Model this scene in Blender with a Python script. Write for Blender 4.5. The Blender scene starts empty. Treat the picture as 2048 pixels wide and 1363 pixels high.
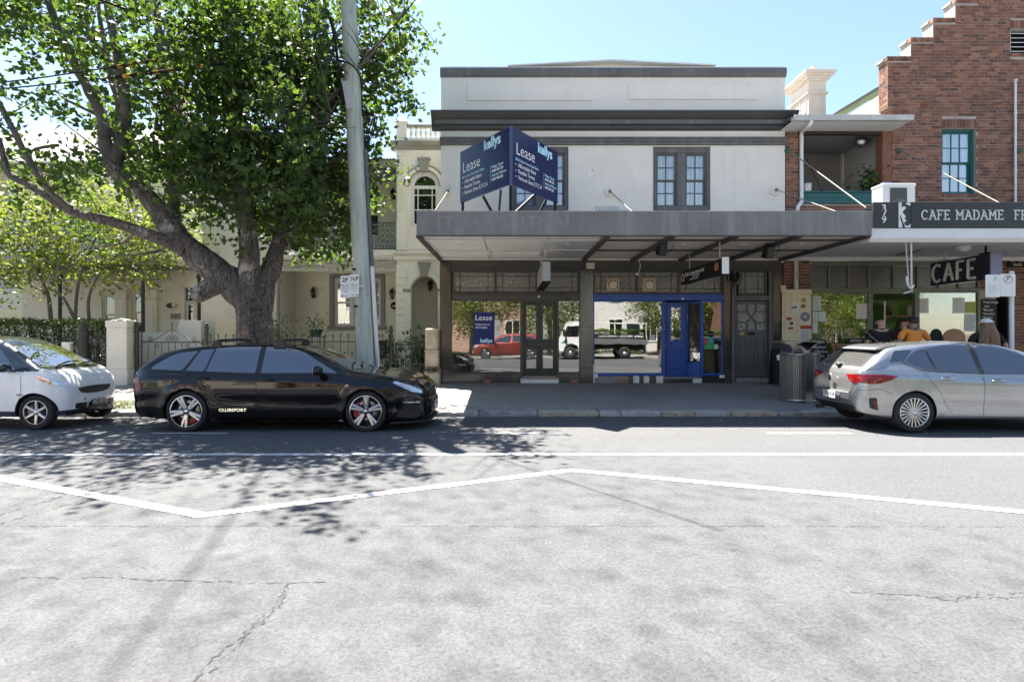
import bpy,bmesh,math,random
import numpy as np
from mathutils import Vector,Matrix
from mathutils.bvhtree import BVHTree
from mathutils.geometry import delaunay_2d_cdt
random.seed(7)
rng=np.random.default_rng(7)
scene=bpy.context.scene
COL=scene.collection
PI=math.pi
# ------------------------------------------------------------------ camera
FPX,CX,CY,EYE=1150.0,1020.0,665.0,1.60
cam_d=bpy.data.cameras.new('camera')
cam=bpy.data.objects.new('camera',cam_d);COL.objects.link(cam)
cam.location=(0,0,EYE);cam.rotation_euler=(math.radians(90),0,0)
cam_d.sensor_width=36.0;cam_d.lens=36.0*FPX/2048
cam_d.shift_x=4/2048;cam_d.shift_y=-16.5/2048
cam_d.clip_start=0.05;cam_d.clip_end=2000
scene.camera=cam
# ------------------------------------------------------------------ sky and sun
SUN_TO=Vector((-0.29,0.458,1.0)).normalized()
SUN_EL=math.asin(SUN_TO.z);SUN_AZ=math.atan2(SUN_TO.x,SUN_TO.y)
world=bpy.data.worlds.new('World');scene.world=world;world.use_nodes=True
wn=world.node_tree.nodes;wl=world.node_tree.links
bg=wn['Background'];sky=wn.new('ShaderNodeTexSky')
sky.sky_type='NISHITA';sky.sun_disc=False
sky.sun_elevation=SUN_EL;sky.sun_rotation=SUN_AZ
sky.air_density=1.0;sky.dust_density=0.5;sky.ozone_density=3.2
bg.inputs['Strength'].default_value=0.065
wl.new(sky.outputs['Color'],bg.inputs['Color'])
sun_d=bpy.data.lights.new('sun','SUN');sun=bpy.data.objects.new('sun',sun_d);COL.objects.link(sun)
sun_d.energy=5.0;sun_d.angle=math.radians(0.53);sun_d.color=(1.0,0.985,0.96)
sun.rotation_euler=SUN_TO.to_track_quat('Z','Y').to_euler();sun.location=(-10,18,40)
scene.view_settings.view_transform='Standard';scene.view_settings.look='None'
scene.view_settings.gamma=1.0;scene.view_settings.use_curve_mapping=False
scene.view_settings.exposure=2.28
scene.view_settings.use_white_balance=True;scene.view_settings.white_balance_temperature=7000;scene.view_settings.white_balance_tint=10
scene.render.engine='CYCLES'
scene.cycles.max_bounces=10;scene.cycles.diffuse_bounces=4;scene.cycles.glossy_bounces=4
scene.cycles.transparent_max_bounces=16;scene.cycles.transmission_bounces=6
scene.cycles.use_denoising=True
scene.cycles.caustics_reflective=False;scene.cycles.caustics_refractive=False
def fx(px,Y):return(px-CX)*Y/FPX
def fz(py,Y):return EYE+(CY-py)*Y/FPX
# ------------------------------------------------------------------ materials
def _n(nt,t,**kw):
 n=nt.nodes.new(t)
 for k,v in kw.items():
  if k.startswith('i_'):n.inputs[k[2:].replace('_',' ')].default_value=v
  else:setattr(n,k,v)
 return n
def c4(c):return(c[0],c[1],c[2],1.0)
def scaled_pos(nt,s):
 g=nt.nodes.new('ShaderNodeNewGeometry');m=_n(nt,'ShaderNodeVectorMath',operation='MULTIPLY')
 nt.links.new(g.outputs['Position'],m.inputs[0]);m.inputs[1].default_value=s if isinstance(s,tuple)else(s,s,s)
 return m.outputs[0]
def noise(nt,s,detail=4,rough=.55,vec=None):
 n=_n(nt,'ShaderNodeTexNoise',i_Scale=1.0,i_Detail=detail,i_Roughness=rough)
 nt.links.new(vec if vec is not None else scaled_pos(nt,s),n.inputs['Vector']);return n.outputs['Fac']
def ramp(nt,fac,lo,hi,a=(0,0,0),b=(1,1,1)):
 r=nt.nodes.new('ShaderNodeValToRGB');e=r.color_ramp.elements
 e[0].position,e[1].position=lo,hi;e[0].color,e[1].color=c4(a),c4(b)
 nt.links.new(fac,r.inputs[0]);return r.outputs[0]
def mixc(nt,fac,a,b,mode='MIX'):
 m=_n(nt,'ShaderNodeMix',data_type='RGBA',blend_type=mode)
 for s,v in((m.inputs[0],fac),(m.inputs[6],a),(m.inputs[7],b)):
  if hasattr(v,'links'):nt.links.new(v,s)
  else:s.default_value=v if isinstance(v,(int,float))else c4(v)
 return m.outputs[2]
def bump(nt,height,strength,dist=.01,prev=None):
 b=_n(nt,'ShaderNodeBump',i_Strength=strength,i_Distance=dist)
 nt.links.new(height,b.inputs['Height'])
 if prev is not None:nt.links.new(prev,b.inputs['Normal'])
 return b.outputs[0]
MATS={}
def newmat(name):
 m=bpy.data.materials.new(name);m.use_nodes=True
 return m,m.node_tree,m.node_tree.nodes['Principled BSDF']
def mat(name,col,rough=.6,metal=0.0,var=.1,vs=2.5,bs=0,bst=.3,spec=.5,coat=0.0,streak=None,wear=None,emit=None,ior=None):
 """painted / stone / metal surface with colour variation, optional vertical streaks and worn patches"""
 if name in MATS:return MATS[name]
 m,nt,p=newmat(name)
 col=tuple(col)
 lo=tuple(max(0,c*(1-var))for c in col);hi=tuple(min(1,c*(1+var))for c in col)
 out=mixc(nt,ramp(nt,noise(nt,vs,6,.62),.3,.7),lo,hi)
 if streak:
  s=ramp(nt,noise(nt,(5.0,5.0,.35),5,.65),streak[2],min(1,streak[2]+.25))
  f=_n(nt,'ShaderNodeMath',operation='MULTIPLY');nt.links.new(s,f.inputs[0]);f.inputs[1].default_value=streak[1]
  out=mixc(nt,f.outputs[0],out,streak[0])
 if wear:
  out=mixc(nt,ramp(nt,noise(nt,wear[1],8,.7),wear[2],wear[2]+.03),out,wear[0])
 nt.links.new(out,p.inputs['Base Color'])
 p.inputs['Roughness'].default_value=rough;p.inputs['Metallic'].default_value=metal
 p.inputs['Specular IOR Level'].default_value=spec
 if ior:p.inputs['IOR'].default_value=ior
 if coat:p.inputs['Coat Weight'].default_value=coat;p.inputs['Coat Roughness'].default_value=.03
 if bs:nt.links.new(bump(nt,noise(nt,bs,6,.6),bst),p.inputs['Normal'])
 if emit:p.inputs['Emission Color'].default_value=c4(emit[0]);p.inputs['Emission Strength'].default_value=emit[1]
 MATS[name]=m;return m
def glassmat(name,tint,refl,rough=.0,back=(0,0,0),see=1.0,wav=0.0):
 """window glass: clear (see=1) or dark tinted (see=0) under a mirror reflection that grows towards grazing angles"""
 if name in MATS:return MATS[name]
 m,nt,p=newmat(name);nt.nodes.remove(p)
 o=nt.nodes['Material Output']
 tr=nt.nodes.new('ShaderNodeBsdfTransparent');tr.inputs[0].default_value=c4(tint)
 df=nt.nodes.new('ShaderNodeBsdfDiffuse');df.inputs[0].default_value=c4(back)
 base=nt.nodes.new('ShaderNodeMixShader');base.inputs[0].default_value=see
 nt.links.new(df.outputs[0],base.inputs[1]);nt.links.new(tr.outputs[0],base.inputs[2])
 gl=nt.nodes.new('ShaderNodeBsdfGlossy');gl.inputs['Roughness'].default_value=rough;gl.inputs[0].default_value=(1,1,1,1)
 lw=nt.nodes.new('ShaderNodeFresnel');lw.inputs['IOR'].default_value=1.5
 mx=_n(nt,'ShaderNodeMath',operation='ADD',use_clamp=True);nt.links.new(lw.outputs[0],mx.inputs[0]);mx.inputs[1].default_value=refl
 if wav:
  b=bump(nt,noise(nt,1.3,2),wav,.02);nt.links.new(b,gl.inputs['Normal'])
 ms=nt.nodes.new('ShaderNodeMixShader');nt.links.new(mx.outputs[0],ms.inputs[0])
 nt.links.new(base.outputs[0],ms.inputs[1]);nt.links.new(gl.outputs[0],ms.inputs[2])
 nt.links.new(ms.outputs[0],o.inputs['Surface'])
 MATS[name]=m;return m
def leafmat(name,dark,light,trans,gloss=.35,rnd='island'):
 if name in MATS:return MATS[name]
 m,nt,p=newmat(name)
 g=nt.nodes.new('ShaderNodeNewGeometry')
 col=ramp(nt,g.outputs['Random Per Island'],0,1,dark,light)
 nt.links.new(col,p.inputs['Base Color']);p.inputs['Roughness'].default_value=gloss;p.inputs['Specular IOR Level'].default_value=.3
 t=nt.nodes.new('ShaderNodeBsdfTranslucent')
 nt.links.new(mixc(nt,g.outputs['Random Per Island'],tuple(x*.6 for x in trans),trans),t.inputs[0])
 ms=nt.nodes.new('ShaderNodeMixShader');ms.inputs[0].default_value=.33
 nt.links.new(p.outputs[0],ms.inputs[1]);nt.links.new(t.outputs[0],ms.inputs[2])
 nt.links.new(ms.outputs[0],nt.nodes['Material Output'].inputs['Surface'])
 MATS[name]=m;return m
# ------------------------------------------------------------------ mesh building
ORG={}
class MB:
 def __init__(s):s.v=[];s.f=[];s.m=[];s.sm=[]
 def add(s,vs,fs,mi=0,smooth=False):
  o=len(s.v);s.v.extend([tuple(v)for v in vs])
  for f in fs:s.f.append(tuple(i+o for i in f));s.m.append(mi);s.sm.append(smooth)
  return s
 def box(s,x0,x1,y0,y1,z0,z1,mi=0,c=0.0):
  if x0>x1:x0,x1=x1,x0
  if y0>y1:y0,y1=y1,y0
  if z0>z1:z0,z1=z1,z0
  return s.obox(((x0+x1)/2,(y0+y1)/2,(z0+z1)/2),((x1-x0)/2,0,0),(0,(y1-y0)/2,0),(0,0,(z1-z0)/2),mi,c)
 def obox(s,c,a,b,d,mi=0,ch=0.0):
  c=Vector(c);a=Vector(a);b=Vector(b);d=Vector(d)
  if ch<=0:
   vs=[c+a*i+b*j+d*k for i in(-1,1)for j in(-1,1)for k in(-1,1)]
   fs=[(0,1,3,2),(4,6,7,5),(0,4,5,1),(2,3,7,6),(0,2,6,4),(1,5,7,3)]
   return s.add(vs,fs,mi)
  la,lb,ld=a.length,b.length,d.length;ch=min(ch,.45*min(la,lb,ld))
  A,B,D=a/la,b/lb,d/ld
  idx={};vs=[]
  for i in(-1,1):
   for j in(-1,1):
    for k in(-1,1):
     for t in range(3):
      e=[la-ch,lb-ch,ld-ch];e[t]+=ch
      idx[(i,j,k,t)]=len(vs);vs.append(c+A*e[0]*i+B*e[1]*j+D*e[2]*k)
  fs=[]
  for i in(-1,1):
   q=[(i,-1,-1,0),(i,1,-1,0),(i,1,1,0),(i,-1,1,0)];fs.append(tuple(idx[x]for x in(q if i>0 else q[::-1])))
   q=[(-1,i,-1,1),(-1,i,1,1),(1,i,1,1),(1,i,-1,1)];fs.append(tuple(idx[x]for x in(q if i>0 else q[::-1])))
   q=[(-1,-1,i,2),(1,-1,i,2),(1,1,i,2),(-1,1,i,2)];fs.append(tuple(idx[x]for x in(q if i>0 else q[::-1])))
  for i in(-1,1):
   for j in(-1,1):
    q=[(i,j,-1,0),(i,j,-1,1),(i,j,1,1),(i,j,1,0)];fs.append(tuple(idx[x]for x in(q if i*j>0 else q[::-1])))
    q=[(i,-1,j,0),(i,1,j,0),(i,1,j,2),(i,-1,j,2)];fs.append(tuple(idx[x]for x in(q if i*j>0 else q[::-1])))
    q=[(-1,i,j,1),(-1,i,j,2),(1,i,j,2),(1,i,j,1)];fs.append(tuple(idx[x]for x in(q if i*j>0 else q[::-1])))
  for i in(-1,1):
   for j in(-1,1):
    for k in(-1,1):
     q=[(i,j,k,0),(i,j,k,1),(i,j,k,2)];fs.append(tuple(idx[x]for x in(q if i*j*k>0 else q[::-1])))
  return s.add(vs,fs,mi)
 def bar(s,p,q,w,h,mi=0,up=(0,0,1),c=0.0):
  p=Vector(p);q=Vector(q);d=q-p;L=d.length;d.normalize()
  u=Vector(up)
  if abs(u.dot(d))>.99:u=Vector((0,1,0))
  r=d.cross(u).normalized();u=r.cross(d)
  return s.obox((p+q)/2,d*L/2,r*w/2,u*h/2,mi,c)
 def prism(s,poly,axis,a,b,mi=0):
  if axis=='y':P=lambda u,w,t:(u,t,w)
  elif axis=='x':P=lambda u,w,t:(t,u,w)
  else:P=lambda u,w,t:(u,w,t)
  n=len(poly);vs=[P(u,w,a)for u,w in poly]+[P(u,w,b)for u,w in poly]
  ar=sum(poly[i][0]*poly[(i+1)%n][1]-poly[(i+1)%n][0]*poly[i][1]for i in range(n))
  flip=(ar>0)==(b>a)
  if axis=='y':flip=not flip
  f0=tuple(range(n));f1=tuple(range(2*n-1,n-1,-1))
  sides=[(i,i+n,(i+1)%n+n,(i+1)%n)for i in range(n)]
  fs=[f0,f1]+sides
  if flip:fs=[tuple(reversed(f))for f in fs]
  return s.add(vs,fs,mi)
 def tube(s,pts,r,n=8,mi=0,caps=True,smooth=True):
  pts=[Vector(p)for p in pts];k=len(pts)
  rs=r if isinstance(r,(list,tuple))else[r]*k
  T=[(pts[min(i+1,k-1)]-pts[max(i-1,0)]).normalized()for i in range(k)]
  u=T[0].orthogonal().normalized();vs=[]
  for i in range(k):
   u=u-T[i]*u.dot(T[i])
   u=u.normalized()if u.length>1e-6 else T[i].orthogonal().normalized()
   w=T[i].cross(u)
   for j in range(n):
    a=2*PI*j/n;vs.append(pts[i]+(u*math.cos(a)+w*math.sin(a))*rs[i])
  fs=[(i*n+j,i*n+(j+1)%n,(i+1)*n+(j+1)%n,(i+1)*n+j)for i in range(k-1)for j in range(n)]
  s.add(vs,fs,mi,smooth)
  if caps:s.add([vs[j]for j in range(n)],[tuple(range(n-1,-1,-1))],mi);s.add(vs[-n:],[tuple(range(n))],mi)
  return s
 def lathe(s,prof,c,n=16,axis='z',mi=0,smooth=True,caps=True,flip=False):
  c=Vector(c);vs=[]
  for r,h in prof:
   for j in range(n):
    a=2*PI*j/n;x,y=r*math.cos(a),r*math.sin(a)
    p=(x,y,h)if axis=='z' else(x,-h,y)if axis=='y' else(h,x,y)
    vs.append(c+Vector(p))
  k=len(prof)
  fs=[(i*n+j,i*n+(j+1)%n,(i+1)*n+(j+1)%n,(i+1)*n+j)for i in range(k-1)for j in range(n)]
  if flip:fs=[f[::-1]for f in fs]
  s.add(vs,fs,mi,smooth)
  if caps:
   s.add(vs[:n],[tuple(range(n-1,-1,-1))],mi);s.add(vs[-n:],[tuple(range(n))],mi)
  return s
 def ball(s,c,r,n=12,m=8,mi=0):
  rx,ry,rz=r if isinstance(r,(tuple,list))else(r,r,r);vs=[]
  for i in range(m+1):
   t=PI*i/m-PI/2
   for j in range(n):
    a=2*PI*j/n
    vs.append((c[0]+rx*math.cos(t)*math.cos(a),c[1]+ry*math.cos(t)*math.sin(a),c[2]+rz*math.sin(t)))
  fs=[(i*n+j,i*n+(j+1)%n,(i+1)*n+(j+1)%n,(i+1)*n+j)for i in range(m)for j in range(n)]
  return s.add(vs,fs,mi,True)
 def quad(s,a,b,c,d,mi=0):return s.add([a,b,c,d],[(0,1,2,3)],mi)
 def build(s,name,mats,parent=None,kind=None,label=None,auto=None):
  me=bpy.data.meshes.new(name)
  org=ORG.get(parent.name,Vector((0,0,0)))if parent else Vector((0,0,0))
  v=np.array(s.v,dtype=np.float64).reshape(-1,3)-np.array(org)
  me.from_pydata(v.tolist(),[],s.f)
  for m in(mats if isinstance(mats,(list,tuple))else[mats]):me.materials.append(m)
  me.polygons.foreach_set('material_index',s.m);me.polygons.foreach_set('use_smooth',s.sm)
  me.update()
  if auto is not None:
   me.polygons.foreach_set('use_smooth',[True]*len(s.f));me.set_sharp_from_angle(angle=math.radians(auto))
  return link(me,name,parent,kind,label)
def link(me,name,parent=None,kind=None,label=None):
 o=bpy.data.objects.new(name,me);COL.objects.link(o)
 if parent:o.parent=parent;ORG[o.name]=ORG.get(parent.name,Vector((0,0,0)))
 if kind:o['kind']=kind
 if label:o['label']=label
 return o
def thing(name,label,cat,loc=(0,0,0),group=None):
 o=bpy.data.objects.new(name,None);COL.objects.link(o);o.location=loc;ORG[o.name]=Vector(loc)
 o.empty_display_size=.2
 return tag(o,label,cat,group)
def part_empty(name,parent):
 o=bpy.data.objects.new(name,None);COL.objects.link(o);o.parent=parent;ORG[o.name]=ORG.get(parent.name,Vector((0,0,0)));return o
def tag(o,label,cat,group=None):
 o['label']=label;o['category']=cat
 if group:o['group']=group
 return o
def rebase(o,loc):
 """give a one-mesh thing its own base point"""
 loc=Vector(loc);o.data.transform(Matrix.Translation(-loc));o.location=loc;ORG[o.name]=loc;return o
def dup(root,loc=None,rotz=None,label=None):
 kids={}
 for x in bpy.data.objects:
  if x.parent:kids.setdefault(x.parent.name,[]).append(x)
 def cp(o,par):
  c=o.copy();COL.objects.link(c)
  if par:c.parent=par
  for k in kids.get(o.name,[]):cp(k,c)
  return c
 r=cp(root,None)
 if loc is not None:r.location=loc
 if rotz is not None:r.rotation_euler.z=rotz
 if label:r['label']=label
 return r
def text(body,size,loc,xdir,updir,m,name='lettering',parent=None,depth=.002,bold=0.0,align='LEFT',shear=0.0,sx=1.0,space=1.0):
 cu=bpy.data.curves.new('text','FONT');cu.body=body;cu.size=size;cu.extrude=depth;cu.offset=bold
 cu.align_x=align;cu.align_y='BOTTOM_BASELINE' if False else 'BOTTOM';cu.shear=shear;cu.resolution_u=3;cu.space_character=space
 to=bpy.data.objects.new('text',cu)
 me=bpy.data.meshes.new_from_object(to)
 bpy.data.objects.remove(to);bpy.data.curves.remove(cu)
 X=Vector(xdir).normalized();U=Vector(updir).normalized();N=X.cross(U)
 M=Matrix(((X.x*sx,U.x,N.x,loc[0]),(X.y*sx,U.y,N.y,loc[1]),(X.z*sx,U.z,N.z,loc[2]),(0,0,0,1)))
 me.transform(M)
 org=ORG.get(parent.name,Vector((0,0,0)))if parent else Vector((0,0,0))
 me.transform(Matrix.Translation(-org));me.materials.clear();me.materials.append(m);me.name=name
 return link(me,name,parent)
def npmesh(name,verts,faces4,mats,parent=None,kind=None,smooth=False):
 """fast mesh from numpy arrays; faces4 (n,k)"""
 me=bpy.data.meshes.new(name);nv,nf,k=len(verts),len(faces4),faces4.shape[1]
 org=np.array(ORG.get(parent.name,Vector((0,0,0))))if parent else np.zeros(3)
 me.vertices.add(nv);me.vertices.foreach_set('co',(np.asarray(verts)-org).astype(np.float32).ravel())
 me.loops.add(nf*k);me.loops.foreach_set('vertex_index',faces4.astype(np.int32).ravel())
 me.polygons.add(nf);me.polygons.foreach_set('loop_start',np.arange(0,nf*k,k,dtype=np.int32))
 me.update(calc_edges=True)
 for m in(mats if isinstance(mats,(list,tuple))else[mats]):me.materials.append(m)
 if smooth:me.polygons.foreach_set('use_smooth',np.ones(nf,dtype=bool))
 return link(me,name,parent,kind)
def leaves(name,centers,size,m,parent=None,kind=None,up=.35,droop=0.0,ratio=.62):
 """leaf blades: two-triangle folded rhombs with random orientation"""
 n=len(centers);c=np.asarray(centers)
 d=rng.normal(size=(n,3));d[:,2]=d[:,2]*.6-droop;d/=np.linalg.norm(d,axis=1,keepdims=True)
 nn=rng.normal(size=(n,3));nn[:,2]+=up*3
 s=np.cross(d,nn);s/=np.linalg.norm(s,axis=1,keepdims=True);nn=np.cross(s,d)
 L=(size*rng.uniform(.65,1.25,n))[:,None];W=L*ratio*.5
 a=c-d*L*.5;b=c+d*L*.5
 l=c-d*L*.08+s*W+nn*L*.1;r=c-d*L*.08-s*W+nn*L*.1
 v=np.stack([a,l,b,r],1).reshape(-1,3)
 i=np.arange(n)[:,None]*4
 f=np.concatenate([i+0,i+3,i+2,i+1],1)
 return npmesh(name,v,f,m,parent,kind)
def roundpoly(p,r,n=4):
 out=[];k=len(p)
 rr=r if isinstance(r,(list,tuple))else[r]*k
 for i in range(k):
  a,b,c=Vector(p[i-1]),Vector(p[i]),Vector(p[(i+1)%k])
  u,w=(a-b),(c-b);q=min(rr[i],u.length*.45,w.length*.45)
  if q<1e-4:out.append(tuple(b));continue
  A,C=b+u.normalized()*q,b+w.normalized()*q
  for j in range(n+1):
   t=j/n;out.append(tuple(A*(1-t)**2+b*2*t*(1-t)+C*t*t))
 return out
def pchip(ctrl):
 x=np.array([c[0]for c in ctrl],float);y=np.array([c[1]for c in ctrl],float)
 h=np.diff(x);dl=np.diff(y)/h;d=np.zeros_like(y);d[0],d[-1]=dl[0],dl[-1]
 for i in range(1,len(x)-1):
  if dl[i-1]*dl[i]>0:
   w1,w2=2*h[i]+h[i-1],h[i]+2*h[i-1];d[i]=(w1+w2)/(w1/dl[i-1]+w2/dl[i])
 def f(t):
  t=np.clip(np.asarray(t,float),x[0],x[-1]);i=np.clip(np.searchsorted(x,t)-1,0,len(h)-1)
  s=(t-x[i])/h[i]
  return((1+2*s)*(1-s)**2*y[i]+s*(1-s)**2*h[i]*d[i]+s*s*(3-2*s)*y[i+1]+s*s*(s-1)*h[i]*d[i+1])
 return f
def smoothpath(pts,k=4):
 P=[Vector(p)for p in pts];out=[]
 for i in range(len(P)-1):
  a,b,c,d=P[max(i-1,0)],P[i],P[i+1],P[min(i+2,len(P)-1)]
  for j in range(k):
   t=j/k
   out.append(.5*((2*b)+(c-a)*t+(2*a-5*b+4*c-d)*t*t+(3*b-a-3*c+d)*t**3))
 out.append(P[-1]);return out
# ------------------------------------------------------------------ ground, road, pavement
def asphalt(name,base,contrast,agg,tint=(1,1,1),patch=.12):
 m,nt,p=newmat(name)
 pos=scaled_pos(nt,1.0)
 vo=_n(nt,'ShaderNodeTexVoronoi',feature='F1',i_Scale=agg);nt.links.new(pos,vo.inputs['Vector'])
 bw=nt.nodes.new('ShaderNodeRGBToBW');nt.links.new(vo.outputs['Color'],bw.inputs[0])
 n1=noise(nt,agg*.35,5,.7)
 ad=_n(nt,'ShaderNodeMath',operation='MULTIPLY_ADD');nt.links.new(bw.outputs[0],ad.inputs[0]);ad.inputs[1].default_value=.55
 nt.links.new(n1,ad.inputs[2])
 lo=tuple(base*(1-contrast)*t for t in tint);hi=tuple(base*(1+contrast)*t for t in tint)
 c=ramp(nt,ad.outputs[0],.42,1.08,lo,hi)
 big=ramp(nt,noise(nt,.55,5,.6),.3,.7,(1-patch,)*3,(1+patch,)*3)
 c=mixc(nt,1.0,c,big,'MULTIPLY')
 str_=ramp(nt,noise(nt,(.25,2.2,1),4,.6),.35,.75,(1-patch*.8,)*3,(1+patch*.5,)*3)
 c=mixc(nt,1.0,c,str_,'MULTIPLY')
 pit=ramp(nt,noise(nt,agg*.22,3,.8),.28,.36,(.55,)*3,(1,)*3)
 c=mixc(nt,1.0,c,pit,'MULTIPLY')
 nt.links.new(c,p.inputs['Base Color']);p.inputs['Roughness'].default_value=.85;p.inputs['Specular IOR Level'].default_value=.35
 nt.links.new(bump(nt,ad.outputs[0],.55,.006),p.inputs['Normal'])
 return m
M_road=asphalt('road_asphalt',.084,.32,85,(.98,1,1.035),.06)
M_foot=asphalt('footpath_asphalt',.26,.25,110,(1.05,1,.93),.14)
M_earth=mat('garden_earth',(.12,.10,.07),.95,var=.3,vs=3,bs=30,bst=.6)
M_line=None
def paint_line():
 m,nt,p=newmat('road_paint')
 w=ramp(nt,noise(nt,38,6,.75),.40,.50,(.13,.13,.13),(.56,.56,.55))
 nt.links.new(mixc(nt,ramp(nt,noise(nt,2.0,4),.35,.7),w,(.50,.50,.49)),p.inputs['Base Color']);p.inputs['Roughness'].default_value=.7
 nt.links.new(bump(nt,noise(nt,110,4),.4,.004),p.inputs['Normal']);return m
M_line=paint_line()
MB().quad((-400,-400,-.14),(400,-400,-.14),(400,500,-.14),(-400,500,-.14)).build('ground',M_earth,kind='structure')
def road_z(y):return float(np.interp(y,[-5.3,-3.5,9.0,11.3],[-.05,0,0,-.04]))
ys=[-5.3,-3.5,-1,2,4,6,8,9,9.8,10.6,11.3]
b=MB()
for i in range(len(ys)-1):
 b.quad((-60,ys[i],road_z(ys[i])),(60,ys[i],road_z(ys[i])),(60,ys[i+1],road_z(ys[i+1])),(-60,ys[i+1],road_z(ys[i+1])))
road=b.build('road',M_road,kind='structure')
FOOT0,FOOT1=11.53,15.75
def foot_z(y):return .06+(y-11.53)*(.18/4.12)
MB().quad((-60,FOOT0-.05,foot_z(FOOT0)-.002),(60,FOOT0-.05,foot_z(FOOT0)-.002),(60,FOOT1,foot_z(FOOT1)),(-60,FOOT1,foot_z(FOOT1))).build('footpath',M_foot,kind='structure')
def kerbmat(name,a,bb):
 m,nt,p=newmat(name)
 c=mixc(nt,ramp(nt,noise(nt,6,8,.72),.35,.65),a,bb)
 c=mixc(nt,ramp(nt,noise(nt,14,6,.7),.62,.68),c,(.10,.095,.085))
 nt.links.new(c,p.inputs['Base Color']);p.inputs['Roughness'].default_value=.9
 nt.links.new(bump(nt,noise(nt,9,8,.7),.9,.03),p.inputs['Normal']);return m
KM=[kerbmat('kerb_bluestone',(.22,.22,.215),(.36,.355,.34)),kerbmat('kerb_sandstone',(.30,.26,.20),(.46,.41,.33)),kerbmat('kerb_pale_stone',(.30,.29,.27),(.46,.45,.43))]
MB().box(-60,60,11.27,11.52,-.2,.02).build('kerb_bed',mat('kerb_mortar',(.16,.14,.11),.95,var=.3,vs=8,bs=40),kind='structure')
kerb=bpy.data.objects.new('kerb',None);COL.objects.link(kerb);kerb['kind']='structure';ORG['kerb']=Vector((0,0,0))
joints=[fx(v,11.35)for v in(-420,-290,-150,10,120,245,370,480,590,700,800,870,958,1075,1197,1240,1320,1386,1458,1552,1600,1690,1800,1930,2060,2190,2330,2450)]
for i in range(len(joints)-1):
 a,c=joints[i]+.012,joints[i+1]-.012
 k=random.choice([0,0,2])if not 13<=i<=18 else random.choice([1,1,2])
 nx=max(3,int((c-a)/.09));b=MB()
 prof=[(11.235,-.06),(11.23,.0),(11.235,.045),(11.262,.062),(11.40,.066),(11.53,.062)]
 rows=[]
 for q in range(nx+1):
  x=a+(c-a)*q/nx;e=.012 if q in(0,nx)else 0
  rows.append([(x,y+random.uniform(-.012,.012)+(.012 if e else 0),z+random.uniform(-.009,.006)-e+random.uniform(-.006,.006))for y,z in prof])
 vs=[p for r in rows for p in r];m_=len(prof)
 fs=[(q*m_+j,q*m_+j+1,(q+1)*m_+j+1,(q+1)*m_+j)[::-1]for q in range(nx)for j in range(m_-1)]
 fs+=[tuple(range(m_)),tuple(range(nx*m_+m_-1,nx*m_-1,-1))]
 b.add(vs,fs);b.build('kerb_stone',KM[k],kerb,auto=40)
def ribbon(pts,w,z,jag=.0):
 b=MB();n=len(pts);P=[Vector((p[0],p[1]))for p in pts];L=[];R=[]
 for i in range(n):
  t=((P[i]-P[i-1]).normalized()if i else Vector((0,0)))+((P[i+1]-P[i]).normalized()if i<n-1 else Vector((0,0)))
  t.normalize();nrm=Vector((-t.y,t.x));s=1.0
  if 0<i<n-1:
   d=(P[i+1]-P[i]).normalized();s=1/max(.5,nrm.dot(Vector((-d.y,d.x))))
  L.append(P[i]+nrm*(w/2*s+random.uniform(-jag,jag)));R.append(P[i]-nrm*(w/2*s+random.uniform(-jag,jag)))
 for i in range(n-1):b.quad((*R[i],road_z(R[i].y)+z),(*R[i+1],road_z(R[i+1].y)+z),(*L[i+1],road_z(L[i+1].y)+z),(*L[i],road_z(L[i].y)+z))
 return b
def dense(pts,step):
 out=[]
 for i in range(len(pts)-1):
  a,c=Vector(pts[i]),Vector(pts[i+1]);k=max(1,int((c-a).length/step))
  out+=[tuple(a.lerp(c,j/k))for j in range(k)]
 return out+[pts[-1]]
ribbon(dense([(-45,7.44),(45,7.70)],.25),.115,.004,.004).build('edge_line',M_line,kind='structure')
zz=[(-13.6,6.62),(-9.7,5.02),(-6.3,6.62),(-2.70,5.04),(.72,6.69),(4.75,5.06),(8.3,6.69),(12,5.06)]
ribbon(dense(zz,.22),.135,.005,.005).build('zigzag_line',M_line,kind='structure')
for a,c in((-9.1,-8.0),(-5.72,-4.5),(-.78,.55),(4.1,5.45),(9,10.2)):
 ribbon(dense([(a,9.17),(c,9.17)],.2),.085,.004,.004).build('parking_bay_line',M_line,kind='structure')
M_crack=mat('crack_shadow',(.05,.048,.046),.95,var=.4,vs=20)
def crack(pts,w,wob,z=.0025):
 P=dense(pts,.022);off=np.cumsum(rng.normal(0,1,len(P)))+rng.normal(0,1.6,len(P));off-=np.linspace(off[0],off[-1],len(P));s=max(1,np.abs(off).max());off=off/s*wob
 b=MB();prev=None
 for i,p in enumerate(P):
  j=min(i+1,len(P)-1);t=Vector((P[j][0]-P[j-1][0],P[j][1]-P[j-1][1])).normalized();nn=Vector((-t.y,t.x))
  q=Vector(p)+nn*(off[i]+random.gauss(0,w*1.1));ww=w*max(.0,random.gauss(.42,.5))
  cur=(q+nn*ww,q-nn*ww)
  if prev:b.quad((*prev[1],z),(*cur[1],z),(*cur[0],z),(*prev[0],z))
  prev=cur
 return b.build('road_crack',M_crack,road,kind='structure')
crack([(-6,4.74),(-1.5,4.77),(5.5,4.72)],.0045,.02)
for dx in(0,.045):crack([(-1.49+dx,2.2),(-1.47+dx,2.7),(-1.38+dx*.4,3.4),(-1.42,3.68)],.007,.02)
crack([(-3.2,3.76),(-2.2,3.72),(-1.42,3.68),(-1.15,3.69)],.005,.03)
for dx in(0,.22):crack([(-4.75+dx,4.2),(-4.42+dx,5.1),(-4.3+dx,6.1),(-4.22+dx*.6,7.3)],.010,.05)
crack([(-4.6,5.5),(-3.7,5.85),(-3.4,6.0)],.006,.04)
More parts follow.
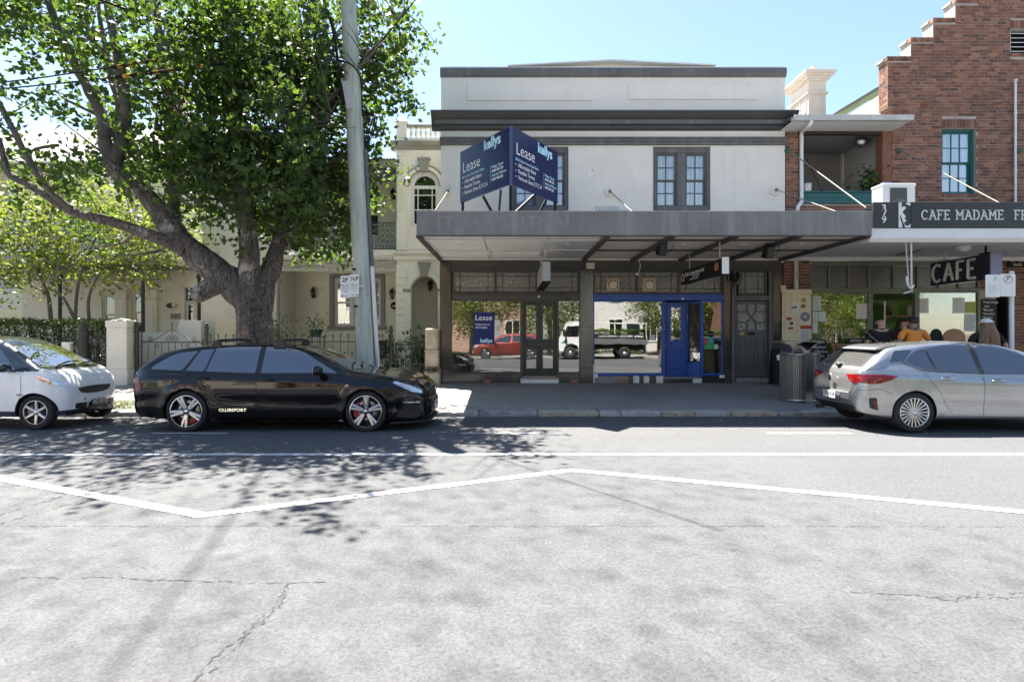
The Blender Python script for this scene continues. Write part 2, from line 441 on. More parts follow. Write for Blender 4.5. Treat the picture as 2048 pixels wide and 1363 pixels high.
crack([(2.1,3.55),(2.7,3.50),(3.5,3.60)],.007,.04);crack([(2.5,3.45),(2.9,3.47),(3.3,3.42)],.006,.04)
crack([(-3.9,3.02),(-3.2,3.06)],.005,.03)
M_grass=leafmat('grass_blade',(.06,.09,.02),(.22,.25,.08),(.25,.30,.08),.6)
n=5200;gx=rng.uniform(-9.5,-4.2,n);gy=rng.uniform(11.56,12.6,n);keep=(np.sin(gx*2.1)+np.sin(gy*5+gx)+rng.normal(0,.5,n))>-.3
gx,gy=gx[keep],gy[keep];gz=.06+(gy-11.53)*.0437+.012
leaves('verge_grass',np.stack([gx,gy,gz],1),.075,M_grass,kind='stuff',up=.0,droop=-.9,ratio=.18)
M_dead=leafmat('fallen_leaf',(.20,.11,.05),(.48,.36,.20),(.3,.2,.1),.7)
n=420
lx=np.concatenate([rng.uniform(-9,7,n),rng.uniform(0,6,260)]);ly=np.concatenate([11.15-np.abs(rng.normal(0,.9,n)),11.16+rng.normal(0,.05,260)])
ly=np.minimum(ly,11.2);lz=np.array([road_z(y)for y in ly])+.012
lsel=leaves('fallen_leaves',np.stack([lx,ly,lz],1),.045,M_dead,kind='stuff',up=3.0)
lx=rng.uniform(-3.5,6.5,70);ly=rng.uniform(11.6,15.4,70)
leaves('fallen_leaves',np.stack([lx,ly,.06+(ly-11.53)*.0437+.012],1),.05,M_dead,kind='stuff',up=3.0)
MB().box(-40,-1.95,15.76,30,-.1,.25).build('garden_ground',M_earth,kind='structure')
MB().box(-1.95,40,15.76,40,-.1,.235).build('building_slab',mat('slab_concrete',(.25,.24,.23),.9),kind='structure')
# ================================================================== grey rendered shop building
YF=15.65
F=lambda px:fx(px,YF)
G=lambda py:fz(py,YF)
M_render=mat('pale_render',(.80,.755,.665),.85,var=.05,vs=1.2,bs=22,bst=.25,streak=((.55,.54,.52),.30,.55),wear=((.84,.81,.75),3.2,.70))
M_peel=mat('bare_patch_paint',(.88,.83,.74),.8,var=.03,bs=30,bst=.3)
M_trim=mat('slate_grey_trim',(.125,.122,.118),.6,var=.15,vs=1.5,bs=30,bst=.12,streak=((.22,.215,.205),.7,.5))
M_trimd=mat('dark_grey_paint',(.060,.058,.054),.5,var=.15,vs=2,bs=30,bst=.1)
M_fascia=mat('awning_fascia_metal',(.175,.17,.163),.5,var=.18,vs=.9,streak=((.29,.285,.27),.75,.48),wear=((.20,.16,.13),2.2,.74))
M_black=mat('black_steel',(.014,.014,.015),.65,spec=.2,var=.2,bs=40,bst=.1)
M_white=mat('white_paint',(.74,.74,.72),.5,var=.04,vs=3,bs=30,bst=.08)
M_soff=mat('soffit_pale_grey',(.78,.765,.735),.75,var=.06,vs=1,streak=((.40,.39,.37),.4,.55))
M_soffb=mat('soffit_beige',(.78,.69,.58),.75,var=.06,vs=1,streak=((.42,.36,.30),.35,.55))
def granite():
 m,nt,p=newmat('black_granite')
 c=ramp(nt,noise(nt,140,3,.8),.45,.75,(.010,.010,.011),(.12,.12,.115))
 nt.links.new(mixc(nt,ramp(nt,noise(nt,2,5),.4,.8),c,(.045,.044,.042)),p.inputs['Base Color']);p.inputs['Roughness'].default_value=.16
 p.inputs['IOR'].default_value=1.7;return m
M_granite=granite()
def leadglass():
 m,nt,p=newmat('ripple_glass')
 p.inputs['Base Color'].default_value=(.10,.10,.09,1);p.inputs['Roughness'].default_value=.12;p.inputs['IOR'].default_value=1.9
 vo=_n(nt,'ShaderNodeTexVoronoi',feature='SMOOTH_F1',i_Scale=38.0);nt.links.new(scaled_pos(nt,1.0),vo.inputs['Vector'])
 nt.links.new(bump(nt,vo.outputs['Distance'],.9,.02),p.inputs['Normal'])
 nt.links.new(mixc(nt,ramp(nt,vo.outputs['Distance'],.1,.5),(.06,.058,.05),(.24,.235,.21)),p.inputs['Base Color']);return m
M_ripple=leadglass()
M_shopglass=glassmat('shop_window_glass',(.94,.96,.95),.13,wav=.05)
M_housglass=glassmat('house_window_glass',(.94,.96,.95),.12,wav=.05)
def curtain(name,col,sc):
 m,nt,p=newmat(name)
 w=_n(nt,'ShaderNodeTexWave',wave_type='BANDS',bands_direction='X',i_Scale=sc,i_Distortion=2.5,i_Detail=3.0)
 nt.links.new(scaled_pos(nt,1.0),w.inputs['Vector'])
 nt.links.new(mixc(nt,w.outputs['Fac'],tuple(c*.78 for c in col),col),p.inputs['Base Color']);p.inputs['Roughness'].default_value=.95  # fold shade darkened into the cloth colour, following the bump wave
 nt.links.new(bump(nt,w.outputs['Fac'],.8,.03),p.inputs['Normal']);return m
M_curt=curtain('net_curtain',(.93,.90,.84),2.6)
shop=thing('shop_building','two storey pale grey shop building with dark cornices, wide awning and two empty shopfronts','building',(2.8,YF,.24))
XL,XR=F(882),F(1570)
ZT=G(150)
wins=[(F(1022),F(1137)),(F(1306),F(1421))]
wz0,wz1=G(421),G(293)
b=MB()
xs_=[XL,wins[0][0],wins[0][1],wins[1][0],wins[1][1],XR]
b.box(XL,XR,YF,YF+.35,wz1,ZT)
for i in(0,2,4):b.box(xs_[i],xs_[i+1],YF,YF+.35,3.5,wz1)
for i in(1,3):b.box(xs_[i],xs_[i+1],YF,YF+.35,3.5,wz0)
b.box(XL,XL+.3,YF+.35,27,.2,ZT);b.box(XR-.3,XR,YF+.35,27,.2,ZT);b.box(XL+.3,XR-.3,26.7,27,.2,ZT-1)
b.box(XL+.3,XR-.3,YF+.35,26.7,7.3,7.45);b.box(XL+.3,XR-.3,YF+.35,26.7,3.75,3.85)
b.build('wall',M_render,shop)
for l,r,u,d in((934,1187,168,202),(1257,1515,168,200)):
 MB().box(F(l),F(r),YF-.028,YF+.01,G(d),G(u),c=.006).build('raised_panel',M_render,shop)
def moulding(name,x0,x1,prof,m,par):
 return MB().prism([(YF+.05,prof[0][1])]+[(YF-y,z)for y,z in prof]+[(YF+.05,prof[-1][1])],'x',x0,x1).build(name,m,par,auto=35)
z=G
moulding('coping',XL-.02,XR+.02,[(.02,z(155)),(.05,z(153)),(.07,z(150)),(.07,z(140)),(.05,z(137))],M_trim,shop)
MB().box(XL-.0,XR+.0,YF-.03,YF+.32,z(137),z(134.5)).build('coping_flashing',M_white,shop)
moulding('cornice',XL-.24,XR+.22,[(.03,z(262)),(.10,z(259)),(.10,z(254)),(.17,z(252)),(.17,z(244)),(.22,z(243)),(.30,z(236)),(.36,z(232)),(.36,z(230.5)),(.03,z(222))],M_trimd,shop)
MB().box(XL-.17,XR+.15,YF-.178,YF-.17,z(252),z(244)).build('cornice_band',M_trim,shop)
MB().prism([(YF-.372,z(231.2)),(YF-.03,z(222)),(YF-.03,z(221)),(YF-.372,z(230))],'x',XL-.25,XR+.23).build('cornice_flashing',mat('zinc_flashing',(.30,.31,.32),.5,.3,var=.15,streak=((.16,.17,.18),.6,.5)),shop)
moulding('string_course',XL-.03,XR+.03,[(.01,z(291)),(.05,z(290)),(.05,z(285)),(.08,z(284)),(.08,z(281)),(.06,z(280)),(.10,z(277)),(.10,z(276)),(.01,z(274))],M_trim,shop)
MB().prism([(F(1015),z(142)),(F(1015),z(134)),(F(1222),z(123)),(F(1430),z(133)),(F(1430),z(142))],'y',YF+.12,YF+.3).build('roof_gable',M_render,shop)
MB().bar((F(1015),YF+.12,z(133.5)),(F(1222),YF+.12,z(122.5)),.4,.035).bar((F(1222),YF+.12,z(122.5)),(F(1430),YF+.12,z(132.5)),.4,.035).build('gable_capping',M_white,shop)
b=MB()
for k in range(46):
 px,py=random.choice([(1180,330),(1170,350),(1265,345),(1240,380),(960,405),(1200,350)]);px+=random.gauss(0,22);py+=random.gauss(0,22)
 if not 1144<px<1300 or not 296<py<414:continue
 s=random.uniform(.012,.035)*(2.6 if k<4 else 1);c0=(F(px),G(py));q=[(c0[0]+math.cos(t)*s*random.uniform(.5,1.2),c0[1]+math.sin(t)*s*random.uniform(.7,1.7))for t in np.linspace(0,2*PI,9)[:-1]]
 b.prism(q,'y',YF-.003,YF+.002)
c0=(F(1271),G(347));b.prism([(c0[0]+x*.16,c0[1]+y*.16)for x,y in((-.5,-.6),(.3,-.7),(.7,-.2),(.3,.1),(.4,.8),(0,1),(-.2,.3),(-.6,.1))],'y',YF-.004,YF+.002)
b.build('paint_flake',M_peel,shop,kind='stuff')
def sash_window(par,x0,x1,z0,z1,y,m,cols,rows,split,curt,frame_w=.07,glass=None,name='window',depth=.12,bar_w=.028,sash_w=.05):
 f=MB();f.box(x0,x0+frame_w,y,y+depth,z0,z1,c=.006).box(x1-frame_w,x1,y,y+depth,z0,z1,c=.006)
 f.box(x0+frame_w,x1-frame_w,y,y+depth,z1-frame_w,z1,c=.006).box(x0+frame_w,x1-frame_w,y-.03,y+depth,z0,z0+frame_w*.8,c=.006)
 w=f.build(name,m,par)
 a0,a1,b0,b1=x0+frame_w,x1-frame_w,z0+frame_w*.8,z1-frame_w;zm=b0+(b1-b0)*split
 for zz0,zz1,yy in((b0,zm,y+.065),(zm-sash_w*.5,b1,y+.03)):
  s=MB();s.box(a0,a0+sash_w,yy,yy+.035,zz0,zz1).box(a1-sash_w,a1,yy,yy+.035,zz0,zz1)
  s.box(a0+sash_w,a1-sash_w,yy,yy+.035,zz0,zz0+sash_w).box(a0+sash_w,a1-sash_w,yy,yy+.035,zz1-sash_w*.8,zz1)
  for i in range(1,cols):xx=a0+sash_w+(a1-a0-2*sash_w)*i/cols;s.box(xx-bar_w/2,xx+bar_w/2,yy+.003,yy+.032,zz0+sash_w,zz1-sash_w*.8)
  for i in range(1,rows):xx=zz0+sash_w+(zz1-zz0-1.8*sash_w)*i/rows;s.box(a0+sash_w,a1-sash_w,yy+.006,yy+.030,xx-bar_w/2,xx+bar_w/2)
  s.build('sash',m,w)
  for i in range(cols):
   for j in range(rows):
    gx0=a0+sash_w+(a1-a0-2*sash_w)*i/cols;gx1=a0+sash_w+(a1-a0-2*sash_w)*(i+1)/cols
    gz0=zz0+sash_w+(zz1-zz0-1.8*sash_w)*j/rows;gz1=zz0+sash_w+(zz1-zz0-1.8*sash_w)*(j+1)/rows
    t=random.uniform(-.004,.004);MB().box(gx0,gx1,yy+.015,yy+.019,gz0,gz1).build('pane',glass or M_housglass,w)
 if curt:
  c=MB();n_=40
  pts=[(a0+(a1-a0)*i/n_,y+.115+.012*math.sin(i*1.3)+random.uniform(-.004,.004))for i in range(n_+1)]
  for i in range(n_):c.quad((pts[i][0],pts[i][1],b0),(pts[i+1][0],pts[i+1][1],b0),(pts[i+1][0],pts[i+1][1],b1),(pts[i][0],pts[i][1],b1))
  c.build('curtain',curt,w)
 return w
for x0,x1 in wins:
 MB().box(x0,x0+.09,YF+.05,YF+.2,wz0,wz1,c=.006).box(x1-.09,x1,YF+.05,YF+.2,wz0,wz1,c=.006).box(x0+.09,x1-.09,YF+.05,YF+.2,wz1-.16,wz1,c=.006).box(x0+.09,x1-.09,YF-.02,YF+.2,wz0-.02,wz0+.12,c=.006).box((x0+x1)/2-.11,(x0+x1)/2+.11,YF+.05,YF+.2,wz0+.12,wz1-.16,c=.01).build('window_frame',M_trim,shop)
 for a,c in((x0+.09,(x0+x1)/2-.11),((x0+x1)/2+.11,x1-.09)):
  sash_window(shop,a,c,wz0+.12,wz1-.16,YF+.08,M_trim,2,2,.5,M_curt,.03,name='window',depth=.1,bar_w=.03,sash_w=.04)
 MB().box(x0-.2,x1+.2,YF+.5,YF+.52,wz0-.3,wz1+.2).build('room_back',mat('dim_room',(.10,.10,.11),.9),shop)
for px,py in((897,383),(1219,384),(1550,381)):
 x,zz=F(px),G(py)
 r=MB().lathe([(.15,-.0),(.15,.03),(.13,.05),(.11,.035),(.085,.035),(.075,.06),(.04,.075),(.0,.075)],(x,YF,zz),24,'y',caps=False).build('anchor_rosette',M_render,shop)
 MB().ball((x,YF-.09,zz),.045,10,6).build('anchor_nut',mat('worn_iron',(.20,.18,.16),.6,.5,var=.3,vs=20),r)
 MB().tube([(x,YF-.08,zz),(x,12.1,4.02)],.012,8).build('tie_rod',mat('cream_rod',(.22,.21,.18),.7,var=.2,vs=6),shop)
MB().box(F(1193),F(1258),YF-.10,YF,G(422),G(412),c=.01).box(F(1198),F(1236),YF-.13,YF-.1,G(423),G(414),1,.01).build('wall_light',[M_white,mat('lamp_diffuser',(.55,.55,.54),.3)],shop)
# ------------------------------------------------------------------ awning (part of the building)
AY,AX0,AX1,AZ0,AZ1=11.70,-1.90,7.36,3.585,4.06
aw=MB().box(AX0,AX1,AY,AY+.05,AZ0,AZ1).box(AX0,AX0+.05,AY+.05,YF,AZ0,AZ1).box(AX1-.05,AX1,AY+.05,YF,AZ0,AZ1)
for x in(F(1208)*.747,4.1,5.6):aw.box(x,x+.006,AY-.004,AY,AZ0,AZ1)
aw=aw.build('awning',M_fascia,shop)
MB().box(AX0+.05,AX1-.05,AY+.05,YF,AZ1-.09,AZ1-.04).build('awning_roof',mat('zinc_sheet',(.35,.36,.36),.6,.4,var=.12,streak=((.2,.2,.2),.5,.5)),aw)
MB().box(AX0-.005,AX1+.005,AY-.012,AY+.06,AZ1,AZ1+.012).build('fascia_capping',mat('galvanised',(.42,.43,.44),.5,.4,var=.1),aw)
MB().box(AX0-.004,AX1+.004,AY-.006,AY+.07,AZ0-.02,AZ0-.002).build('fascia_edge',M_trimd,aw)
ghost=mat('ghost_lettering',(.22,.214,.203),.55,var=.15,vs=6,streak=((.17,.18,.185),.6,.5))
text("THAT'S  ITHAI",.30,(fx(886,AY),AY-.004,3.70),(1,0,0),(0,0,1),ghost,'lettering',aw,.001,.004,sx=1.25,space=1.1)
text("TO LET  THAI FOOD",.085,(fx(957,AY),AY-.004,3.61),(1,0,0),(0,0,1),ghost,'lettering',aw,.001,.002,sx=1.3)
bx=[AX0+.05,-.62,.72,2.0,3.33,4.63,5.93,AX1-.05];by=[AY+.05,12.42,13.95,YF]
for i in range(7):
 for j in range(3):
  dz=random.uniform(0,.006)
  MB().box(bx[i]+.006,bx[i+1]-.006,by[j]+.004,by[j+1]-.004,AZ0+.03+dz,AZ0+.045+dz).build('soffit_panel',M_soff if i<3 else M_soffb,aw)
for i,x in enumerate(bx[1:-1]):
 if i<2:MB().box(x-.06,x+.06,AY+.06,YF-.01,AZ0+.004,AZ0+.028,c=.004).build('soffit_batten',M_soff,aw)
 else:MB().box(x-.055,x+.055,AY+.06,YF-.01,AZ0-.05,AZ0+.028,c=.005).build('soffit_beam',M_trimd,aw)
for x in(AX0+.02,AX1-.02):MB().box(x-.04,x+.04,AY+.06,YF-.01,AZ0-.05,AZ0+.02,c=.004).build('soffit_beam',M_trimd,aw)
for y in by[1:-1]:
 MB().box(AX0+.06,1.93,y-.04,y+.04,AZ0+.002,AZ0+.026,c=.004).build('soffit_batten',M_soff,aw)
 MB().box(2.06,AX1-.06,y-.022,y+.022,AZ0-.012,AZ0+.026).build('soffit_batten',M_trimd,aw)
MB().box(AX0+.06,1.93,YF-.09,YF-.01,AZ0-.01,AZ0+.026).build('soffit_batten',M_white,aw)
for x,y in((-1.1,13.1),(1.3,13.1),(1.3,14.6),(2.7,14.7),(3.95,13.1),(3.95,14.8),(5.3,13.1),(6.6,13.0),(6.6,14.7)):
 MB().lathe([(.075,0),(.075,-.014),(.055,-.016),(.05,.004)],(x,y,AZ0+.03),16,caps=False).lathe([(.05,.002),(0,.002)],(x,y,AZ0+.03),16,mi=1,caps=False).build('downlight',[M_soff if x<2 else M_soffb,M_black],aw)
for a,c in((-1.75,-.48),(-.42,.72)):
 MB().box(a,c,14.1,14.2,AZ0-.07,AZ0+.01,c=.01).build('batten_light',M_white,aw)
 MB().tube([(a+.03,14.15,AZ0-.095),(c-.03,14.15,AZ0-.095)],.014,8).build('fluorescent_tube',M_white,aw)
# ------------------------------------------------------------------ shopfront
ZB=.24
def gz(py):return G(py)
MB().box(F(880),F(1562),YF-.02,YF+.3,G(542),G(521)).build('shop_fascia',M_trimd,shop)
MB().box(F(880),F(1562),YF-.05,YF-.02,G(541.5),G(538),c=.006).build('fascia_bead',M_trimd,shop)
for l,r,zt in((880,902.5,524),(1160,1186,541),(1446,1461,541),(1545,1563,541)):
 zb,n_=ZB-.02,3
 for k,(a0,a1)in enumerate(((zb,zb+.42),(zb+.424,zb+1.55),(zb+1.554,G(zt)))):
  MB().box(F(l),F(r),YF-.06-(.012 if k==0 else 0),YF+.25,a0,a1,c=.004).build('granite_pilaster',M_granite,shop)
def transom(l,r,t,bt,panels,m=M_trimd):
 x0,x1,z0,z1=F(l),F(r),G(bt),G(t)
 f=MB();f.box(x0,x1,YF+.0,YF+.1,z1-.045,z1,c=.005).box(x0,x1,YF+.0,YF+.1,z0,z0+.05,c=.005)
 f.box(x0,x0+.05,YF+.002,YF+.098,z0+.05,z1-.045).box(x1-.05,x1,YF+.002,YF+.098,z0+.05,z1-.045)
 tr=None;zz0,zz1=z0+.05,z1-.045;w=(x1-x0-.1)/panels
 for k in range(1,panels):f.box(x0+.05+w*k-.03,x0+.05+w*k+.03,YF+.004,YF+.096,zz0,zz1)
 tr=f.build('transom_window',m,shop)
 for k in range(panels):
  a,c=x0+.05+w*k+(.03 if k else 0),x0+.05+w*(k+1)-(.03 if k<panels-1 else 0)
  e=.17
  cuts=[a,a+e,c-e,c]if c-a>.5 else[a,a+.08,c-.08,c];rows=[zz0,zz0+.1,zz1-.1,zz1]
  for i in range(3):
   for j in range(3):
    MB().box(cuts[i],cuts[i+1],YF+.05+random.uniform(-.002,.002),YF+.056,rows[j],rows[j+1]).build('pane',M_ripple,tr)
  ld=MB()
  for i in(1,2):ld.box(cuts[i]-.011,cuts[i]+.011,YF+.038,YF+.06,zz0,zz1)
  for j in(1,2):ld.box(a,c,YF+.04,YF+.058,rows[j]-.011,rows[j]+.011)
  ld.build('lead_came',M_trimd,tr)
 return tr
transom(904,1160,541.5,586,3);transom(1186,1446,541.5,588,3);transom(1476,1534,541.5,589,1)
MB().box(F(903),F(1160),YF-.03,YF+.12,G(600),G(586),c=.01).box(F(903),F(1160),YF-.045,YF-.03,G(592),G(589),c=.004).build('transom_rail',M_trimd,shop)
M_blue=mat('cobalt_blue_paint',(.012,.075,.36),.38,var=.1,vs=4,bs=30,bst=.06)
MB().box(F(1186),F(1446),YF-.05,YF+.12,G(600.5),G(588),c=.01).box(F(1186),F(1446),YF-.065,YF-.05,G(594),G(591),c=.004).build('transom_rail',M_blue,shop)
M_cream=mat('cream_enamel',(.68,.60,.46),.45,var=.08,vs=6)
for px in(1226,1299):
 x,zc=F(px),G(569.5)
 v=MB().box(x-.18,x+.18,YF+.012,YF+.045,zc-.17,zc+.19,c=.006).build('extractor_vent',mat('tan_plate',(.50,.38,.27),.6,var=.15,vs=8),shop)
 MB().lathe([(.17,0),(.17,.05),(.155,.07),(.14,.05),(.14,.02)],(x,YF+.012,zc),28,'y',caps=False).build('vent_ring',M_cream,v)
 MB().lathe([(.14,.018),(.118,.022)],(x,YF+.012,zc),28,'y',caps=False).build('vent_gap',M_black,v)
 MB().lathe([(.12,.02),(.118,.05),(.10,.06),(0,.062)],(x,YF+.012,zc),28,'y',caps=False).build('vent_disc',M_cream,v)
def pane_frame(name,x0,x1,z0,z1,fm,t=.03,y=YF,bottom=None):
 f=MB();f.box(x0,x0+t,y-.02,y+.06,z0,z1,c=.004).box(x1-t,x1,y-.02,y+.06,z0,z1,c=.004)
 f.box(x0+t,x1-t,y-.02,y+.06,z0,z0+(bottom or t),c=.004).box(x0+t,x1-t,y-.02,y+.06,z1-t,z1,c=.004)
 w=f.build(name,fm,shop);MB().box(x0+t,x1-t,y+.015,y+.023,z0+(bottom or t),z1-t).build('pane',M_shopglass,w);return w
pane_frame('shop_window',F(902),F(1042),G(745),G(600),M_trimd,.022)
pane_frame('shop_window',F(1116),F(1160),G(745),G(600),M_trimd,.022)
pane_frame('shop_window',F(1186),F(1326),G(750.5),G(600.5),M_blue,.035,bottom=.07)
pane_frame('shop_window',F(1403),F(1447),G(751),G(600.5),M_blue,.05,bottom=.07)
for l,r in((902,1042),(1116,1160)):
 MB().box(F(l),F(r),YF-.03,YF+.12,ZB-.02,G(745)-.012,c=.004).box(F(l),F(r),YF-.05,YF+.1,G(745)-.012,G(745)-.001,1).build('stall_riser',[M_granite,M_trimd],shop)
M_marble=[mat('white_marble',(.66,.66,.64),.3,var=.08,vs=4),mat('grey_marble',(.22,.22,.22),.3,var=.3,vs=5),M_granite]
edges=[1186,1222,1256,1266,1278,1287,1298,1312,1326]
for i in range(len(edges)-1):MB().box(F(edges[i])+.002,F(edges[i+1])-.002,YF-.03-random.uniform(0,.006),YF+.1,ZB-.02,G(751)-.004,c=.003).build('stall_riser',M_marble[(1,1,2,0,2,0,2,0)[i]],shop)
MB().box(F(1403),F(1447),YF-.03,YF+.1,ZB-.02,G(752),c=.003).build('stall_riser',M_granite,shop)
for px,w in((974,14),(1148,15),(1246,16)):
 vb=MB().box(F(px-w/2),F(px+w/2),YF-.04,YF,ZB+.0,ZB+.085,c=.004).build('vent_brick',mat('terracotta',(.36,.13,.08),.8,var=.2,vs=15),shop)
MB().box(F(1041),F(1117),YF-.06,YF+.5,ZB-.02,G(757),c=.006).box(F(1041),F(1117),YF-.085,YF+.5,G(757),G(754),1,.006).box(F(1044),F(1114),YF+.02,YF+.5,G(754),G(752),2).build('door_step',[M_white,mat('terrazzo_nosing',(.30,.22,.19),.5,var=.2,vs=30),mat('step_tile',(.36,.35,.31),.5,var=.2,vs=25)],shop)
b=MB().box(F(1326),F(1403),YF-.03,YF+.55,G(757)+.0,G(754),0,.006)
for i,(l,r)in enumerate(((1326,1341),(1341,1349),(1349,1358),(1358,1370),(1370,1385),(1385,1403))):b.box(F(l)+.002,F(r)-.002,YF-.03,YF+.3,ZB-.02,G(757)-.003,1+(i==5)+2*(i in(0,2,4))*0)
b.build('door_step',[mat('grey_step',(.24,.24,.23),.6,var=.15,vs=10),M_granite,M_marble[0]],shop)
def door(x0,x1,z0,z1,y,m,panels,glass,knob=None,label=None,thick=.045,prow=.008,gm=None):
 """panels and glass: (u0,u1,v0,v1) fractions of the leaf"""
 w,h=x1-x0,z1-z0
 us=sorted({0,1}|{u for q in panels+glass for u in q[:2]});vs_=sorted({0,1}|{v for q in panels+glass for v in q[2:]})
 d=MB()
 for i in range(len(us)-1):
  for j in range(len(vs_)-1):
   cu,cv=(us[i]+us[i+1])/2,(vs_[j]+vs_[j+1])/2
   if any(q[0]<cu<q[1]and q[2]<cv<q[3]for q in glass):continue
   rec=.018 if any(q[0]<cu<q[1]and q[2]<cv<q[3]for q in panels)else 0
   d.box(x0+us[i]*w,x0+us[i+1]*w,y+rec,y+thick,z0+vs_[j]*h,z0+vs_[j+1]*h)
 do=d.build('door',m,shop,label=label)
 for q in panels:MB().box(x0+q[0]*w+.03,x0+q[1]*w-.03,y+.006,y+.03,z0+q[2]*h+.03,z0+q[3]*h-.03,c=.008).build('panel',m,do)
 for q in glass:MB().box(x0+q[0]*w,x0+q[1]*w,y+.02,y+.026,z0+q[2]*h,z0+q[3]*h).build('pane',gm or M_shopglass,do)
 if knob:MB().ball((x0+knob[0]*w,y-.04,z0+knob[1]*h),.028,10,8).tube([(x0+knob[0]*w,y,z0+knob[1]*h),(x0+knob[0]*w,y-.03,z0+knob[1]*h)],.012,8).build('handle',mat('dull_brass',(.42,.36,.22),.35,.9,var=.15),do)
 return do
M_green=mat('dark_green_paint',(.012,.026,.024),.35,var=.15,vs=4,bs=30,bst=.06)
MB().box(F(1042),F(1046),YF-.01,YF+.14,G(754),G(600)).box(F(1113),F(1117),YF-.01,YF+.14,G(754),G(600)).box(F(1046),F(1113),YF-.01,YF+.14,G(603.5),G(600)).build('door_frame',M_trimd,shop)
door(F(1046.5),F(1079),G(751.5),G(604),YF+.07,M_green,[],[(.2,.80,.50,.96),(.2,.80,.10,.36)],(.93,.42),'left leaf of the dark green glazed double door')
door(F(1079.6),F(1112.5),G(751.5),G(604),YF+.07,M_green,[],[(.2,.80,.50,.96),(.2,.80,.10,.36)],(.07,.42),'right leaf of the dark green glazed double door')
MB().box(F(1326),F(1329),YF-.02,YF+.5,G(754),G(600)).box(F(1400.5),F(1403.5),YF-.02,YF+.06,G(754),G(600)).build('door_frame',M_blue,shop)
door(F(1329),F(1340),G(754),G(603),YF+.3,M_blue,[(.15,.85,.05,.42),(.15,.85,.46,.94)],[],(.6,.42),'narrow side leaf of the blue door')
door(F(1340.5),F(1374),G(754),G(603),YF+.3,M_blue,[(.16,.84,.08,.38)],[(.22,.82,.48,.93)],None,'glazed leaf of the blue door')
MB().box(F(1374),F(1378),YF+.28,YF+.36,G(754),G(603)).build('door_frame',M_blue,shop)
x0,y0,x1,y1=F(1378),YF+.34,F(1401),YF+.03
b=MB();d=Vector((x1-x0,y1-y0,0));dn=d.normalized();nn=Vector((-dn.y,dn.x,0))*.03
b.bar((x0,y0,G(752)),(x1,y1,G(752)),.05,.06).bar((x0,y0,G(737.5)),(x1,y1,G(737.5)),.04,.36).bar((x0,y0,(G(725)+G(606))/2),(x0+.04,y0-.05,(G(725)+G(606))/2),.04,G(606)-G(725)).bar((x0,y0,G(604)),(x1,y1,G(604)),.05,.05).build('return_panel',M_blue,shop)
MB().bar((x0,y0,(G(722)+G(606))/2),(x1,y1,(G(722)+G(606))/2),.008,G(606)-G(722)).build('return_pane',M_shopglass,shop)
M_dgrey=mat('charcoal_door_paint',(.085,.09,.09),.45,var=.1,vs=4,bs=30,bst=.06)
MB().box(F(1465),F(1472),YF-.03,YF+.2,ZB,G(541.5)).box(F(1537),F(1545),YF-.03,YF+.2,ZB,G(541.5)).box(F(1472),F(1537),YF-.03,YF+.2,G(601),G(590),c=.008).build('door_frame',M_dgrey,shop)
MB().box(F(1472),F(1537),YF-.04,YF+.3,ZB,G(754.5),c=.006).build('door_step',M_marble[1],shop)
dz0,dz1=G(753),G(602)
gd=door(F(1473),F(1536.5),dz0,dz1,YF+.04,M_dgrey,[(.10,.32,.12,.50),(.39,.61,.12,.50),(.68,.90,.12,.50)],[(.06,.94,.62,.955)],None,'charcoal timber side door with leaded lights',gm=M_ripple)
w_,h_=F(1536.5)-F(1473),dz1-dz0;U=lambda u:F(1473)+u*w_;V=lambda v:dz0+v*h_
b=MB();yb=YF+.035
for u in(.36,.64):b.box(U(u)-.02,U(u)+.02,yb,yb+.03,V(.62),V(.72));b.box(U(u)-.02,U(u)+.02,yb,yb+.03,V(.86),V(.955))
for v in(.72,.86):
 b.box(U(.06),U(.36),yb+.002,yb+.03,V(v)-.02,V(v)+.02);b.box(U(.64),U(.94),yb+.002,yb+.03,V(v)-.02,V(v)+.02)
b.bar((U(.36),yb+.016,V(.72)),(U(.64),yb+.016,V(.86)),.03,.035,up=(0,1,0)).bar((U(.64),yb+.019,V(.72)),(U(.36),yb+.019,V(.86)),.03,.035,up=(0,1,0))
b.build('glazing_bar',M_dgrey,gd)
MB().box(U(.36),U(.60),yb-.005,yb+.01,V(.555),V(.585),c=.004).build('letter_slot',M_black,gd)
MB().box(U(.13),U(.26),yb-.004,yb+.01,V(.55),V(.59),c=.004).build('number_plate',mat('brass_plate',(.48,.38,.12),.4,.8),gd)
text('381',.05,(U(.145),yb-.006,V(.555)),(1,0,0),(0,0,1),M_black,'numerals',gd)
MB().tube(smoothpath([(F(1463.5),YF-.1,ZB),(F(1463.5),YF-.1,G(580)),(F(1466),YF-.1,G(572)),(F(1478),YF-.1,G(556)),(F(1478),YF-.1,G(545))],3),.045,10).build('downpipe',M_dgrey,shop)
b=MB()
for k in range(4):b.tube([(F(1456+7*k)+.05*math.cos(t),YF-.08-.01*k,G(555)+.1*math.sin(t))for t in np.linspace(0,2*PI,13)],.013,6)
b.build('coiled_cable',M_black,shop)
MB().box(F(1172),F(1188),YF-.12,YF-.02,G(538),G(526),c=.012).build('junction_box',M_cream,shop)
MB().tube(smoothpath([(F(1274),YF-.2,AZ0),(F(1278),YF-.15,G(535)),(F(1272),YF-.12,G(550)),(F(1270),YF-.12,G(546))],4),.01,6).box(F(1269),F(1275),YF-.15,YF-.09,G(551),G(547)).build('dangling_cable',M_white,shop)
for px,py in((1078,593),(1364,597)):MB().ball((F(px),YF-.06,G(py)),.035,10,8).build('door_closer_lamp',M_white,shop)
MB().box(F(1187),F(1195),YF-.09,YF-.03,G(755),G(747),c=.01).tube([(F(1187),YF-.05,ZB),(F(1187),YF-.05,G(728))],.02,8).build('hose_tap',M_white,shop)
